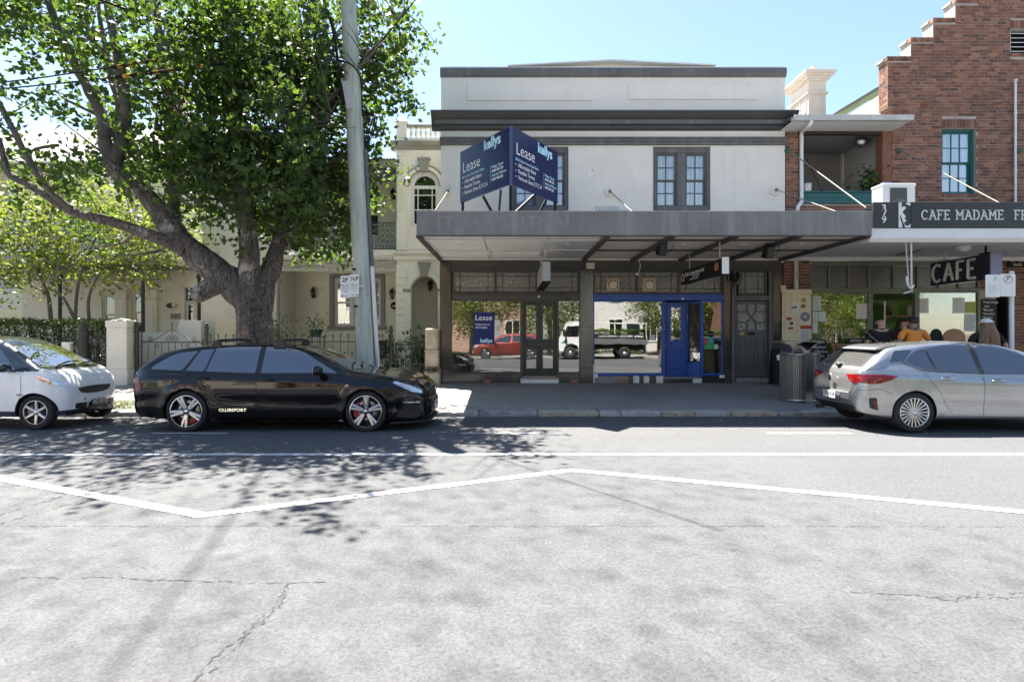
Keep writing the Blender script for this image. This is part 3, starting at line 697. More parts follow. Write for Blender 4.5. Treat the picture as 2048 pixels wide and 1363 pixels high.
MB().box(F(1437),F(1447),YF-.09,YF-.05,G(755),G(749),c=.01).build('junction_box',M_white,shop)
M_inw=mat('shop_interior_paint',(.62,.62,.60),.9,var=.04);M_inf=mat('shop_floor',(.20,.17,.14),.6,var=.2,vs=6)
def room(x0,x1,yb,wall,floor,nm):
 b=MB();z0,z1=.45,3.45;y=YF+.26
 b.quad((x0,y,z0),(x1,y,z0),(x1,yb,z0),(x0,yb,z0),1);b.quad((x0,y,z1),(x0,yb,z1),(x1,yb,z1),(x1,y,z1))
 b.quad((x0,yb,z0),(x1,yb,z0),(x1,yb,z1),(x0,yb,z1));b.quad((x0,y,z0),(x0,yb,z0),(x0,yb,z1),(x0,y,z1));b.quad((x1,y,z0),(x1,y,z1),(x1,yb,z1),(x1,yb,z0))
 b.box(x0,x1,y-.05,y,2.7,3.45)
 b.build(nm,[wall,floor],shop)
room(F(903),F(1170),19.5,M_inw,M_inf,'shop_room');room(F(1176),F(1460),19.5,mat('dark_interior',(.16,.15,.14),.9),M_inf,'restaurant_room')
# ================================================================== stroke lettering (slab serif and neon)
ARC=lambda cx,cy,rx,ry,a0,a1,n=12:[(cx+rx*math.cos(math.radians(a0+(a1-a0)*i/n)),cy+ry*math.sin(math.radians(a0+(a1-a0)*i/n)))for i in range(n+1)]
GLY={'C':(.74,[ARC(.38,.5,.34,.5,48,312)],[(.63,.86,'v')]),'A':(.80,[[(.08,0),(.40,1)],[(.40,1),(.72,0)],[(.19,.36),(.61,.36)]],[(.08,0),(.72,0),(.32,1)]),'F':(.66,[[(.14,0),(.14,1)],[(.14,1),(.58,1)],[(.14,.52),(.44,.52)]],[(.14,0),(.08,1),(.58,.92,'v'),(.44,.52,'v')]),'E':(.70,[[(.14,0),(.14,1)],[(.14,1),(.60,1)],[(.14,.52),(.46,.52)],[(.14,0),(.62,0)]],[(.08,0),(.08,1),(.60,.92,'v'),(.46,.52,'v'),(.62,.08,'v')]),'M':(.90,[[(.13,0),(.13,1)],[(.13,1),(.44,.35)],[(.44,.35),(.75,1)],[(.75,1),(.75,0)]],[(.13,0),(.75,0),(.08,1),(.80,1)]),'D':(.76,[[(.14,0),(.14,1)],[(.14,1),(.36,1)],ARC(.36,.5,.32,.5,90,-90),[(.36,0),(.14,0)]],[(.08,0),(.08,1)]),'R':(.76,[[(.14,0),(.14,1)],[(.14,1),(.42,1)],ARC(.42,.75,.22,.25,90,-90,8),[(.42,.5),(.14,.5)],[(.42,.5),(.64,0)]],[(.14,0),(.08,1),(.66,0)]),'O':(.78,[ARC(.39,.5,.34,.5,0,360,20)],[]),'U':(.78,[[(.13,1),(.13,.32)],ARC(.39,.32,.26,.32,180,360,8),[(.65,.32),(.65,1)]],[(.13,1),(.65,1)]),' ':(.42,[],[])}
def slab(body,h,loc,xdir,m,par,w=.11,depth=.004,gap=.14,serif=.30,name='lettering'):
 X=Vector(xdir).normalized();Z=Vector((0,0,1));N=X.cross(Z);cx=0;b=MB();L=Vector(loc)
 P=lambda x,y:L+X*(x*h)+Z*(y*h)
 for ch in body:
  wd,st,se=GLY[ch]
  for s in st:
   for p,q in zip(s[:-1],s[1:]):b.bar(P(cx+p[0],p[1]),P(cx+q[0],q[1]),w*h,depth,up=N)
  for s in se:
   if len(s)>2:b.bar(P(cx+s[0],s[1]-.09),P(cx+s[0],s[1]+.09),w*.7*h,depth,up=N)
   else:b.bar(P(cx+s[0]-serif/2,s[1]),P(cx+s[0]+serif/2,s[1]),w*.8*h,depth,up=N)
  cx+=wd+gap
 return b.build(name,m,par),cx*h
# ================================================================== brick cafe building
def brickmat(name,island):
 m,nt,p=newmat(name)
 if island:r=nt.nodes.new('ShaderNodeNewGeometry').outputs['Random Per Island']
 else:r=nt.nodes.new('ShaderNodeObjectInfo').outputs['Random']
 cr=nt.nodes.new('ShaderNodeValToRGB');e=cr.color_ramp;e.interpolation='LINEAR'
 cols=[(0,(.11,.060,.045)),(.2,(.20,.088,.057)),(.5,(.285,.117,.070)),(.8,(.345,.152,.088)),(1,(.40,.20,.125))]
 while len(e.elements)<5:e.elements.new(.5)
 for el,(q,c)in zip(e.elements,cols):el.position=q;el.color=c4(c)
 nt.links.new(r,cr.inputs[0])
 c=mixc(nt,ramp(nt,noise(nt,26,6,.7),.42,.78),cr.outputs[0],(.07,.045,.04))
 c=mixc(nt,ramp(nt,noise(nt,1.1,6,.7),.52,.72),c,mixc(nt,.55,c,(.045,.036,.034)))
 nt.links.new(c,p.inputs['Base Color']);p.inputs['Roughness'].default_value=.85
 nt.links.new(bump(nt,noise(nt,60,6,.7),.5,.006),p.inputs['Normal']);return m
M_brick=brickmat('brick_face',False);M_brickmass=brickmat('brick_mass_face',True)
M_mortar=mat('lime_mortar',(.42,.37,.32),.95,var=.25,vs=1.2,bs=60,bst=.4)
M_teal=mat('teal_paint',(.008,.10,.095),.42,var=.15,vs=3,bs=30,bst=.1,wear=((.05,.14,.13),5,.66))
M_cement=mat('cement_render',(.34,.32,.29),.9,var=.15,vs=2,bs=30,bst=.4,streak=((.22,.21,.2),.5,.5))
cafe=thing('cafe_building','red brown brick cafe building with stepped gable, recessed balcony and black sign over awning','building',(12,YF,.24))
CX0=F(1776);CL=F(1784)
STEPS=[(F(1776),G(113)),(F(1823),G(75)),(F(1867.5),G(36)),(F(1912),G(-3)),(F(1957),G(-41)),(F(2230),G(-41))]
def top_at(x):
 t=-1
 for xs,zz in STEPS[:-1]:
  if x>=xs-1e-6:t=zz
 return t
WX0,WX1,WZ0,WZ1=F(1884),F(1953),G(388),G(257)
VX0,VX1,VZ0,VZ1=F(2021),F(2068),G(107),G(58)
WTH=.42
b=MB()
yc=YF+.006
cols_=sorted({CL,WX0,WX1,VX0,VX1,F(2230)}|{s[0]for s in STEPS[1:-1]})
for i in range(len(cols_)-1):
 a,c=cols_[i],cols_[i+1];xm=(a+c)/2;zt=top_at(xm)-.08;segs=[(3.4,zt)]
 if WX0<xm<WX1:segs=[(3.4,WZ0),(WZ1,zt)]
 if VX0<xm<VX1:segs=[(3.4,VZ0),(VZ1,zt)]
 for s0,s1 in segs:b.box(a,c,yc,YF+WTH-.01,s0,s1)
b.box(CX0+.01,CL,yc,YF+WTH-.01,G(215),STEPS[0][1]-.08)
b.box(CL+.02,CL+.42,YF+WTH-.01,24,3.4,8.3);b.box(F(2230)-.4,F(2230),YF+WTH,24,3.4,9);b.box(CL+.42,F(2230)-.4,23.6,24,3.4,9)
b.box(CL+.42,F(2230)-.4,YF+WTH,23.6,3.5,3.6)
b.build('wall_core',M_mortar,cafe)
BL,BH,JT=.230,.076,.010
bricks=[]
zc,row=3.62,0
while zc<11.4:
 z0,z1=zc,zc+BH;head=row%4==3;ln=.110 if head else BL
 x=CL+(0 if row%2==0 else-(ln+JT)/2)
 xe=F(2120)
 while x<xe:
  spans=[(max(x,CL if z0<G(215)else CX0),x+ln)]
  if z0>=G(215)and x<=CL+.001 and x-ln-JT<CX0 and x>CX0+.03:spans.append((CX0,x-JT))
  for a,c in spans:
   for(ox0,ox1,oz0,oz1)in((WX0,WX1,WZ0-.09,WZ1+.26),(VX0,VX1,VZ0-.09,VZ1+.24)):
    if z1>oz0 and z0<oz1:
     if c>ox0 and a<ox0:c=min(c,ox0-.002)
     elif a<ox1 and c>ox1:a=max(a,ox1+.002)
     elif a>=ox0 and c<=ox1:c=a
   for(sx,sz),nx_ in zip(STEPS[:-1],STEPS[1:]):
    pass
   if c-a<.03:continue
   ta,tc=top_at(a+.004)-.13,top_at(c-.004)-.13
   if z1>tc:continue
   if z1>ta:
    for sx,sz in STEPS:
     if a<sx<c:a=sx+.001
    if c-a<.03:continue
   bricks.append((a,c,YF+random.uniform(-.003,.003),YF+.09,z0+random.uniform(-.001,.001),z1+random.uniform(-.001,.001)))
  x+=ln+JT
 zc+=BH+JT;row+=1
for(sx,sz),(nx_,nz)in zip(STEPS[:-1],STEPS[1:]):
 x=sx-.03
 while x<min(nx_,F(2120))-.02:
  c=min(x+.076,nx_-.002);bricks.append((x,c,YF-.018+random.uniform(-.004,.003),YF+.12,sz-.122,sz-.004));x+=.086
for x0,x1,z0,z1 in((WX0-.02,WX1+.02,WZ1+.012,WZ1+.25),(VX0-.02,VX1+.02,VZ1+.012,VZ1+.23)):
 k=int((x1-x0)/.086);w=(x1-x0)/k
 for i in range(k):bricks.append((x0+w*i+.005,x0+w*(i+1)-.005,YF-.006+random.uniform(-.003,.003),YF+.1,z0,z1))
for x0,x1,z0 in((WX0,WX1,WZ0),(VX0,VX1,VZ0)):
 k=int((x1-x0)/.12);w=(x1-x0)/k
 for i in range(k):bricks.append((x0+w*i+.004,x0+w*(i+1)-.004,YF-.035,YF+.1,z0-.085,z0-.006))
PX0,PX1=F(1572),F(1597)
SX0,SX1=F(1604),CL-.012
def lay(x0,x1,z0,z1,y=YF):
 zc,row=z0,0
 while zc+BH<=z1+.01:
  x=x0-(0 if row%2==0 else BL/2+JT/2)
  while x<x1-.02:
   a,c=max(x,x0),min(x+BL,x1)
   if c-a>.03:bricks.append((a,c,y+random.uniform(-.004,.004),y+.09,zc,zc+BH))
   x+=BL+JT
  zc+=BH+JT;row+=1
def brickpanel(x0,x1,z0,z1,d=.3):
 MB().box(x0+.004,x1-.004,yc,YF+d,z0,z1).build('wall_core',M_mortar,cafe);lay(x0,x1,z0+.005,z1)
brickpanel(PX0,PX1,3.6,7.05);brickpanel(PX1+.012,SX1,3.6,G(408))
brickpanel(F(1567),F(1622),G(578),G(512));brickpanel(F(1958),F(1992),G(578),G(512));brickpanel(F(2022),F(2140),.26,G(512));brickpanel(F(1992)+.01,F(2022)-.01,G(560),G(512))
bricks_sorted=sorted(range(len(bricks)),key=lambda i:(-(min(bricks[i][1],F(2046))-bricks[i][0])*(bricks[i][5]-bricks[i][4])if bricks[i][0]<F(2040)and bricks[i][4]>4.6 else 9,bricks[i][0]))
single=set(bricks_sorted[:300]);unit={};mass=MB()
for i,(a,c,y0,y1,z0,z1)in enumerate(bricks):
 if i in single:
  key=(round(c-a,2),round(z1-z0,2))
  if key not in unit:
   o=MB().box(0,key[0],0,.09,0,key[1],c=.004).build('brick',M_brick,cafe);unit[key]=o.data
   o.data.transform(Matrix.Translation(ORG[cafe.name]));o.location=Vector((a,y0,z0))-ORG[cafe.name]
  else:
   o=link(unit[key],'brick',cafe);o.location=Vector((a,y0,z0))-ORG[cafe.name]
 else:mass.box(a,c,y0,y1,z0,z1,c=0)
mass.build('bricks',M_brickmass,cafe,kind='stuff')
for k in range(1,5):MB().box(STEPS[k][0]-.012,STEPS[k][0]+.01,YF+.012,YF+WTH,STEPS[k-1][1],STEPS[k][1]-.06).build('step_riser',M_cement,cafe)
for k in range(5):
 x1=STEPS[k+1][0]
 MB().box(STEPS[k][0]-.05,x1-.014,YF+.125,YF+WTH+.04,STEPS[k][1]-.075,STEPS[k][1]-.002,c=.008).build('step_coping',M_cement,cafe)
b=MB();zc=G(215)+.004;k=0
while zc<STEPS[0][1]-.16:b.box(CX0-.002,CX0+.05,YF+.012+(.0 if k%2 else .12),YF+.2+(.0 if k%2 else .12),zc,zc+BH).box(CX0-.002,CX0+.05,YF+.21+(.0 if k%2 else .12),YF+WTH-.02,zc,zc+BH);zc+=BH+JT;k+=1
for q in range(3):b.box(CL-.03*(3-q)+.03,CL+.1,YF+.0,YF+WTH-.02,G(215)-.09*(q+1),G(215)-.09*q-.012)
b.build('gable_return',M_brickmass,cafe,kind='stuff')
lv=MB().box(VX0,VX0+.05,YF+.05,YF+.16,VZ0,VZ1).box(VX1-.05,VX1,YF+.05,YF+.16,VZ0,VZ1).box(VX0,VX1,YF+.2,YF+.22,VZ0,VZ1,1).build('louvre_vent',[M_white,M_black],cafe)
for k in range(5):zz=VZ0+.06+k*(VZ1-VZ0-.06)/5;MB().prism([(YF+.03,zz),(YF+.16,zz+.07),(YF+.16,zz+.085),(YF+.03,zz+.018)],'x',VX0+.05,VX1-.05).build('louvre',M_white,lv)
M_terra=mat('terracotta',(.36,.13,.08),.8)
for l,r,t,bt in((1840,1856,205,215),(1987,2003,203,213)):
 x0,x1,z0,z1=F(l),F(r),G(bt),G(t);ab=MB().box(x0,x1,YF-.012,YF+.02,z0,z0+.02).box(x0,x1,YF-.012,YF+.02,z1-.02,z1).box(x0,x1,YF+.0,YF+.03,z0+.02,z1-.02,1)
 for k in range(5):xx=x0+(x1-x0-.02)*k/4;ab.box(xx,xx+.02,YF-.01,YF+.02,z0+.02,z1-.02)
 ab.build('air_brick',[M_terra,M_black],cafe)
pp=MB().tube([(F(2027),YF-.06,3.9),(F(2027),YF-.06,G(165))],.03,10).lathe([(.055,0),(.05,.05),(0,.06)],(F(2027),YF-.06,G(165)),10,caps=False)
for py in(230,345):pp.lathe([(.04,0),(.04,.05)],(F(2027),YF-.06,G(py)),10)
pp.build('vent_pipe',M_white,cafe)
M_curt2=curtain('lace_curtain',(.88,.89,.88),1.9)
sash_window(cafe,WX0,WX1,WZ0,WZ1,YF+.1,M_teal,3,2,.5,M_curt2,.07,depth=.12,bar_w=.022,sash_w=.045)
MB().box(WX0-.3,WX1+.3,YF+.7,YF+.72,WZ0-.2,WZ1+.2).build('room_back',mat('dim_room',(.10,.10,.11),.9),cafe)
LZ0,LZ1=G(408),G(262);LB=18.0
M_lw=mat('balcony_wall_in_shade',(.30,.30,.305),.85,var=.06);M_lw2=mat('balcony_side_half_shade',(.52,.52,.51),.85,var=.05)  # white balcony walls, their shade put into two greys, side wall lighter
b=MB();x0,x1=F(1597),CL-.012
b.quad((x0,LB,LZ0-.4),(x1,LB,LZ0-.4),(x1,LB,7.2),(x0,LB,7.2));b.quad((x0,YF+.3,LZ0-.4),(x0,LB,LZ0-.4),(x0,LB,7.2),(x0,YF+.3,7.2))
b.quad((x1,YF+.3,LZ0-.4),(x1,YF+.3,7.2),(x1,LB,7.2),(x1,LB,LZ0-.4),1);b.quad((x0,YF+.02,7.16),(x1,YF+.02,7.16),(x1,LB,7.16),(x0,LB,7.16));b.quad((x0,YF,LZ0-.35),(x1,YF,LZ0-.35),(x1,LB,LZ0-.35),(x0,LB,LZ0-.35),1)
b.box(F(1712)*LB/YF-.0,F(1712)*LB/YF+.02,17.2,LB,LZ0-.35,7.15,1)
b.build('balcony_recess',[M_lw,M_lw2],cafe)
sash_window(cafe,fx(1683,LB)-.05,fx(1712,LB),fz(378,LB)-.6,fz(308,LB),LB-.12,M_white,2,3,.5,None,.08,glass=glassmat('dark_glass',(.05,.05,.05),.06))
MB().box(x0,F(1765),YF-.01,YF+.16,G(268),G(258)).box(F(1765),CL-.012,YF,YF+.3,LZ0,G(258),1).build('balcony_beam',[mat('dark_brown_timber',(.045,.028,.022),.7,var=.3),M_brickmass],cafe)
MB().box(SX0-.02,F(1765),YF-.03,YF+.12,G(407.5),G(386),c=.008).box(SX0-.03,F(1765)+.01,YF-.06,YF+.15,G(386),G(382.5),c=.008).box(SX0-.02,F(1765),YF-.04,YF-.03,G(396),G(394.5)).build('balcony_parapet',M_teal,cafe)
RY=14.85
gut=MB();g0,g1=fx(1588,RY),fx(1828,RY);zg=fz(240,RY)
gut.prism([(RY,zg),(RY+.13,zg),(RY+.13,zg+.1),(RY+.12,zg+.1),(RY+.12,zg+.015),(RY+.02,zg+.015),(RY-.01,zg+.13),(RY-.03,zg+.13)],'x',g0,g1)
M_galv=mat('painted_gutter',(.50,.51,.50),.5,.1,var=.12,streak=((.3,.32,.3),.6,.5))
gut.build('gutter',M_galv,cafe,auto=30)
MB().box(g0+.02,F(1780),RY+.14,YF+.2,7.075,7.10).box(g0+.0,g1-.02,RY+.132,RY+.16,7.08,zg+.1,1).box(F(1780),g1-.02,RY+.14,YF-.01,7.085,7.105).build('eave_soffit',[M_white,mat('pale_green_paint',(.33,.42,.31),.7,var=.1)],cafe)
rf=MB();k=70
for i in range(k):
 xa,xb=g0+(g1-g0-.1)*i/k,g0+(g1-g0-.1)*(i+1)/k;za,zb=(.02 if i%2 else 0),(.02 if(i+1)%2 else 0)
 yb_=YF-.01 if xa>CL-.06 else 18.2
 rf.quad((xa,RY+.02,zg+.13+za),(xb,RY+.02,zg+.13+zb),(xb,yb_,zg+.13+zb+(yb_-RY)*.10),(xa,yb_,zg+.13+za+(yb_-RY)*.10))
rf.build('balcony_roof',mat('zinc_sheet',(.35,.36,.36),.6,.4),cafe)
MB().tube(smoothpath([(fx(1625,RY),RY+.06,zg),(fx(1622,RY),RY+.1,zg-.12),(F(1602),YF-.07,G(265)),(F(1600.5),YF-.07,G(275)),(F(1600.5),YF-.07,G(395)),(F(1600),YF-.08,G(405)),(F(1592),YF-.12,G(414)),(F(1590),YF-.14,G(424))],3),.05,10).build('downpipe',M_white,cafe)
M_verdi=mat('green_anchor',(.06,.12,.07),.7,var=.3)
for px,py in((1575,302),(1797,302),(2035,302)):
 x=F(px);r=MB().lathe([(.09,0),(.08,.03),(.04,.06),(0,.07)],(x,YF-.004,G(py)),12,'y',caps=False).build('anchor_rosette',M_verdi,cafe)
 MB().tube([(x,YF-.06,G(py)),(x,12.2,4.25)],.015,8).build('tie_rod',mat('aged_rod',(.17,.18,.14),.6,var=.25,vs=6),r)
CA0,CA1,CAY=fx(1747,11.85),19.0,11.85
cz0,cz1,cs=fz(456,CAY),fz(404,CAY),3.66
ca=MB().box(CA0,CA1,CAY,CAY+.06,cz0,cz1,c=.006).build('awning',mat('black_sign_panel',(.028,.028,.03),.45,var=.15,vs=2),cafe)
for x in(fx(1796,CAY),fx(1822,CAY),fx(2150,CAY)):MB().box(x,x+.008,CAY-.003,CAY,cz0,cz1).build('panel_joint',M_black,ca)
MB().prism([(CAY+.02,cz0-.004),(CAY+.02,cz0-.09),(CAY-.01,cz0-.20),(CAY+.05,cz0-.28),(CAY+.3,cz0-.28),(CAY+.3,cz0-.004)],'x',CA0-.08,CA1).build('awning_gutter',M_white,ca,auto=35)
MB().box(CA0-.05,CA1,CAY+.3,YF,cz1-.25,cz1-.2).build('awning_roof',mat('zinc_sheet',(.35,.36,.36),.6,.4),ca)
b=MB();nx_,ny_=40,14
for i in range(nx_):
 for j in range(ny_):
  xa=AX1+.05+(CA1-AX1-.05)*i/nx_;xb=AX1+.05+(CA1-AX1-.05)*(i+1)/nx_;ya=CAY+.3+(YF-CAY-.3)*j/ny_;yb_=CAY+.3+(YF-CAY-.3)*(j+1)/ny_
  zs=lambda y:cs-.10+(y-CAY)/(YF-CAY)*.10
  b.quad((xa,ya,zs(ya)),(xa,yb_,zs(yb_)),(xb,yb_,zs(yb_)),(xb,ya,zs(ya)))
  d=.03;q=((xa+d,ya+d),(xa+d,yb_-d),(xb-d,yb_-d),(xb-d,ya+d));cx_,cy_=(xa+xb)/2,(ya+yb_)/2
  for t in range(4):u,w=q[t],q[(t+1)%4];b.add([(u[0],u[1],zs(u[1])-.004),(w[0],w[1],zs(w[1])-.004),(cx_,cy_,zs(cy_)-.022)],[(0,1,2)])
M_press=mat('pressed_metal',(.74,.73,.71),.6,var=.06,vs=2)
b.build('pressed_soffit',M_press,ca,kind='stuff')
MB().box(F(1567),F(2140),YF-.06,YF-.01,3.55,3.68,c=.01).build('soffit_cornice',M_white,ca)
slab('CAFE MADAME  FROU FROU',.185,(fx(1843,CAY),CAY-.003,fz(438.5,CAY)),(1,0,0),M_white,ca,w=.13,gap=.10)
for k,ch in enumerate('379'):text(ch,.20,(fx(1768,CAY),CAY-.003,fz(426.5+11.5*k,CAY)),(1,0,0),(0,0,1),M_white,'numerals',ca,.003,.004,'CENTER')
x0=fx(1797,CAY);w=.26;h_=cz1-cz0
prof=[(.0,0),(.0,1),(.25,1),(.22,.80),(.45,.86),(.62,.78),(.42,.70),(.30,.60),(.46,.52),(.58,.42),(.44,.37),(.60,.31),(.58,.24),(.42,.20),(.50,.10),(.78,.06),(.95,.16),(.95,0),(.55,0),(.46,.10),(.28,.34),(.16,.52),(.10,.40),(.26,.16),(.30,0)]
MB().prism([(x0+u*w,cz0+.01+v*(h_-.02))for u,v in prof],'y',CAY-.004,CAY+.001).prism([(x0+u*w,cz0+v*h_)for u,v in((.55,.93),(.75,.99),(.95,.95),(.95,.86),(.75,.88))],'y',CAY-.004,CAY+.001).build('emblem',M_white,ca)
# ---------------- ground floor of the cafe
M_tile=mat('cream_tile',(.72,.64,.44),.25,var=.07,vs=3,wear=((.45,.38,.26),4,.70))
for l,r in((1567,1622),(1956,1992)):MB().box(F(l)+.006,F(r)-.006,YF,YF+.3,.24,G(579)).build('tile_backing',mat('tile_grout',(.36,.32,.24),.9),cafe)
tw=(F(1622)-F(1567))/4
for i in range(4):
 for j in range(14):
  zz=.26+j*.172
  if zz+.168<G(579):MB().box(F(1567)+i*tw+.002,F(1567)+(i+1)*tw-.002,YF-.012-random.uniform(0,.003),YF,zz,zz+.168,c=.002).build('tile',M_tile,cafe)
MB().box(F(1566),F(1623),YF-.03,YF+.02,G(588),G(578.5),c=.008).build('tile_capping',M_tile,cafe)
M_gf=mat('olive_frame_paint',(.15,.16,.11),.5,var=.15,vs=4);M_copper=mat('aged_copper',(.17,.13,.10),.5,.3,var=.2)
tf=MB().box(F(1622),F(1957),YF-.03,YF+.1,G(583),G(576),c=.006).box(F(1622),F(1957),YF-.01,YF+.08,3.42,3.55).build('transom_frame',M_gf,cafe)
dv=[1622,1658,1697,1738,1787,1835,1878,1918,1957]
M_frost=mat('reeded_dark_glass',(.075,.08,.075),.18,var=.3,vs=5,bs=70,bst=.5,ior=1.8)
for i in range(8):
 MB().box(F(dv[i])+.03,F(dv[i+1])-.03,YF+.03,YF+.04,G(576)+.0,3.42).build('transom_pane',M_frost,tf)
for d in dv:MB().box(F(d)-.028,F(d)+.028,YF-.015,YF+.07,G(576),3.42,c=.004).build('mullion',M_copper if d%2 and d%3 else M_gf,tf)
M_cafeglass=glassmat('cafe_window_glass',(.94,.96,.94),.12,wav=.03)
def cpane(l,r,t,bt):
 f=MB();x0,x1,z0,z1=F(l),F(r),G(bt),G(t)
 f.box(x0,x0+.035,YF-.02,YF+.06,z0,z1,c=.004).box(x1-.035,x1,YF-.02,YF+.06,z0,z1,c=.004).box(x0+.035,x1-.035,YF-.02,YF+.06,z0,z0+.05).box(x0+.035,x1-.035,YF-.02,YF+.06,z1-.03,z1)
 w=f.build('shop_window',M_gf,cafe);MB().box(x0+.035,x1-.035,YF+.02,YF+.026,z0+.05,z1-.03).build('pane',M_cafeglass,w);return w
wl_=cpane(1622,1738,583,708);wr_=cpane(1836,1957,583,708)
MB().box(F(1622),F(1738),YF-.03,YF+.1,.22,G(708),c=.004).box(F(1836),F(1957),YF-.03,YF+.1,.22,G(708),c=.004).build('stall_riser',M_tile,cafe)
M_gold=mat('gold_leaf',(.60,.52,.34),.4,.4)
for s,py,px in(('CAFE',651,1660),('MADAME',667,1651),('FROU FROU',683,1643),('FROU',588,1672)):
 slab(s,.135,(F(px),YF+.012,G(py)),(1,0,0),M_gold,wl_,w=.07,depth=.003,gap=.16)
b=MB();x0,x1,y,yb_,z0,z1=F(1622),F(2300),YF+.3,20.2,.25,3.5
b.quad((x0,yb_,z0),(x1,yb_,z0),(x1,yb_,z1),(x0,yb_,z1));b.quad((x0,y,z0),(x0,yb_,z0),(x0,yb_,z1),(x0,y,z1));b.quad((x1,y,z0),(x1,y,z1),(x1,yb_,z1),(x1,yb_,z0))
b.quad((x0,y,z0),(x1,y,z0),(x1,yb_,z0),(x0,yb_,z0),1);b.quad((x0,y,z1),(x0,yb_,z1),(x1,yb_,z1),(x1,y,z1),2);b.box(x0,x1,YF+.25,YF+.3,G(576),3.5,2)
b.box(F(1980),F(1992),YF+.0,YF+.95,.24,G(579),2)
b.build('cafe_room',[mat('green_wall',(.15,.30,.10),.8),M_inf,mat('cream_ceiling',(.5,.48,.42),.9)],cafe)
MB().box(fx(1700,18.6),fx(1960,18.6),18.2,18.9,.25,1.35).build('counter',mat('white_tile_counter',(.60,.60,.57),.3,bs=8),cafe)
sh=MB().box(fx(1700,20),fx(1900,20),19.85,20.18,fz(634,20),fz(631,20)).build('shelf',mat('pine_shelf',(.35,.22,.11),.6),cafe)
MB().box(F(1738),F(1745),YF-.02,YF+.1,.24,G(583)).box(F(1829),F(1836),YF-.02,YF+.1,.24,G(583)).box(F(1745),F(1829),YF-.02,YF+.1,G(587),G(583)).build('door_frame',M_gf,cafe)
do=MB().bar((F(1772),YF+.05,1.4),(F(1772)+.02,YF+.09,1.4),.04,2.1).bar((F(1772)+.1,YF+.9,1.4),(F(1772)+.11,YF+.94,1.4),.05,2.1).bar((F(1772),YF+.05,2.42),(F(1772)+.11,YF+.94,2.42),.04,.08).bar((F(1772),YF+.05,.42),(F(1772)+.11,YF+.94,.42),.04,.25).build('door',mat('pale_timber',(.62,.58,.48),.5),cafe)
MB().bar((F(1772),YF+.07,1.45),(F(1772)+.11,YF+.92,1.45),.006,1.85).build('pane',M_cafeglass,do)
MB().box(F(1992),F(2022),YF+.9,YF+.95,.24,3.4).box(F(1992)-.0,F(1994),YF+.1,YF+.9,.24,G(560)).box(F(2020),F(2022),YF+.1,YF+.9,.24,G(560)).build('flats_door',mat('entry_dark_timber',(.030,.024,.022),.5,var=.3),cafe)
MB().tube([(F(1590),YF-.06,G(578)),(F(1590),YF-.06,3.6)],.055,10).build('downpipe',mat('peeling_white_pipe',(.66,.64,.60),.7,var=.08,wear=((.16,.07,.04),7,.60)),cafe)
MB().tube([(F(1562),YF-.1,.3),(F(1562),YF-.1,G(572))],.025,8).box(F(1558),F(1568),YF-.13,YF-.06,G(585),G(571),c=.012).build('conduit',M_cream,cafe)
pl=MB().box(F(2014),F(2052),YF-.03,YF-.005,G(535),G(516.5),c=.004).build('name_plaque',M_black,cafe)
text('BAY VIEW',.085,(F(2033),YF-.032,G(524.5)),(1,0,0),(0,0,1),M_gold,'lettering',pl,.001,.003,'CENTER');text('FLATS',.085,(F(2033),YF-.032,G(533)),(1,0,0),(0,0,1),M_gold,'lettering',pl,.001,.003,'CENTER')
MB().lathe([(.0,-.16),(.10,-.15),(.15,-.09),(.16,-.02),(.12,.0)],(fx(1925,13.2),13.2,3.60),18,caps=False).build('soffit_lamp',mat('opal_glass',(.62,.62,.6),.3),ca)
b=MB();b.tube(smoothpath([(fx(1792,14.8),14.8,fz(511,14.8)),(fx(1830,14),14.0,fz(498,14)),(fx(1885,13.3),13.3,fz(487,13.3)),(fx(1920,13.2),13.2,3.61)],4),.012,6);b.tube(smoothpath([(fx(1800,15),15.0,fz(513,15)),(fx(1840,13.9),13.9,fz(500,13.9)),(fx(1880,13.3),13.3,fz(488,13.3))],4),.010,6)
b.build('cable',M_black,ca)
# ================================================================== chimney and house behind
HB=thing('house','cream rendered house with green bargeboard and tall panelled chimney rising behind the balcony roof','house',(11.5,20,.24))
M_peach=mat('peach_render',(.58,.53,.47),.85,var=.06,vs=2,streak=((.45,.33,.26),.4,.55))
ch=MB();q0,q1,w0,w1=fx(1617,20),fx(1652,20),20.0,21.3
ch.box(q0,q1,w0,w1,4,9.9)
for e,z0,z1 in((.06,9.9,9.96),(.0,9.96,10.35),(.05,10.35,10.4),(.10,10.4,10.48),(.17,10.48,10.56),(.24,10.56,10.64),(.16,10.64,10.70)):ch.box(q0-e,q1+e,w0-e,w1+e,z0,z1)
cho=ch.build('chimney',M_peach,HB)
def framed(nm,plane,a0,a1,z0,z1,par):
 m=MB();t=.03
 for A0,A1,Z0,Z1 in((a0,a1,z0,z0+t),(a0,a1,z1-t,z1),(a0,a0+t,z0+t,z1-t),(a1-t,a1,z0+t,z1-t)):
  if plane=='x':m.box(q0-.02,q0+.005,A0,A1,Z0,Z1)
  else:m.box(A0,A1,w0-.02,w0+.005,Z0,Z1)
 return m.build(nm,M_peach,par)
framed('panel_moulding','x',w0+.12,w0+.56,9.3,9.85,cho);framed('panel_moulding','x',w0+.72,w0+1.18,9.3,9.85,cho);framed('panel_moulding','y',q0+.1,q1-.1,9.3,9.85,cho)
for k in range(4):MB().lathe([(.11,0),(.10,.06),(.085,.2),(.10,.22),(.07,.22),(.07,.1)],((q0+q1)/2-.02,w0+.2+k*.3,10.70),12,caps=False).build('chimney_pot',M_terra if k%2 else M_peach,cho)
gy0,gy1=19.0,23.4;sx0,sz0=fx(1690,19),fz(228,19);sl=.60
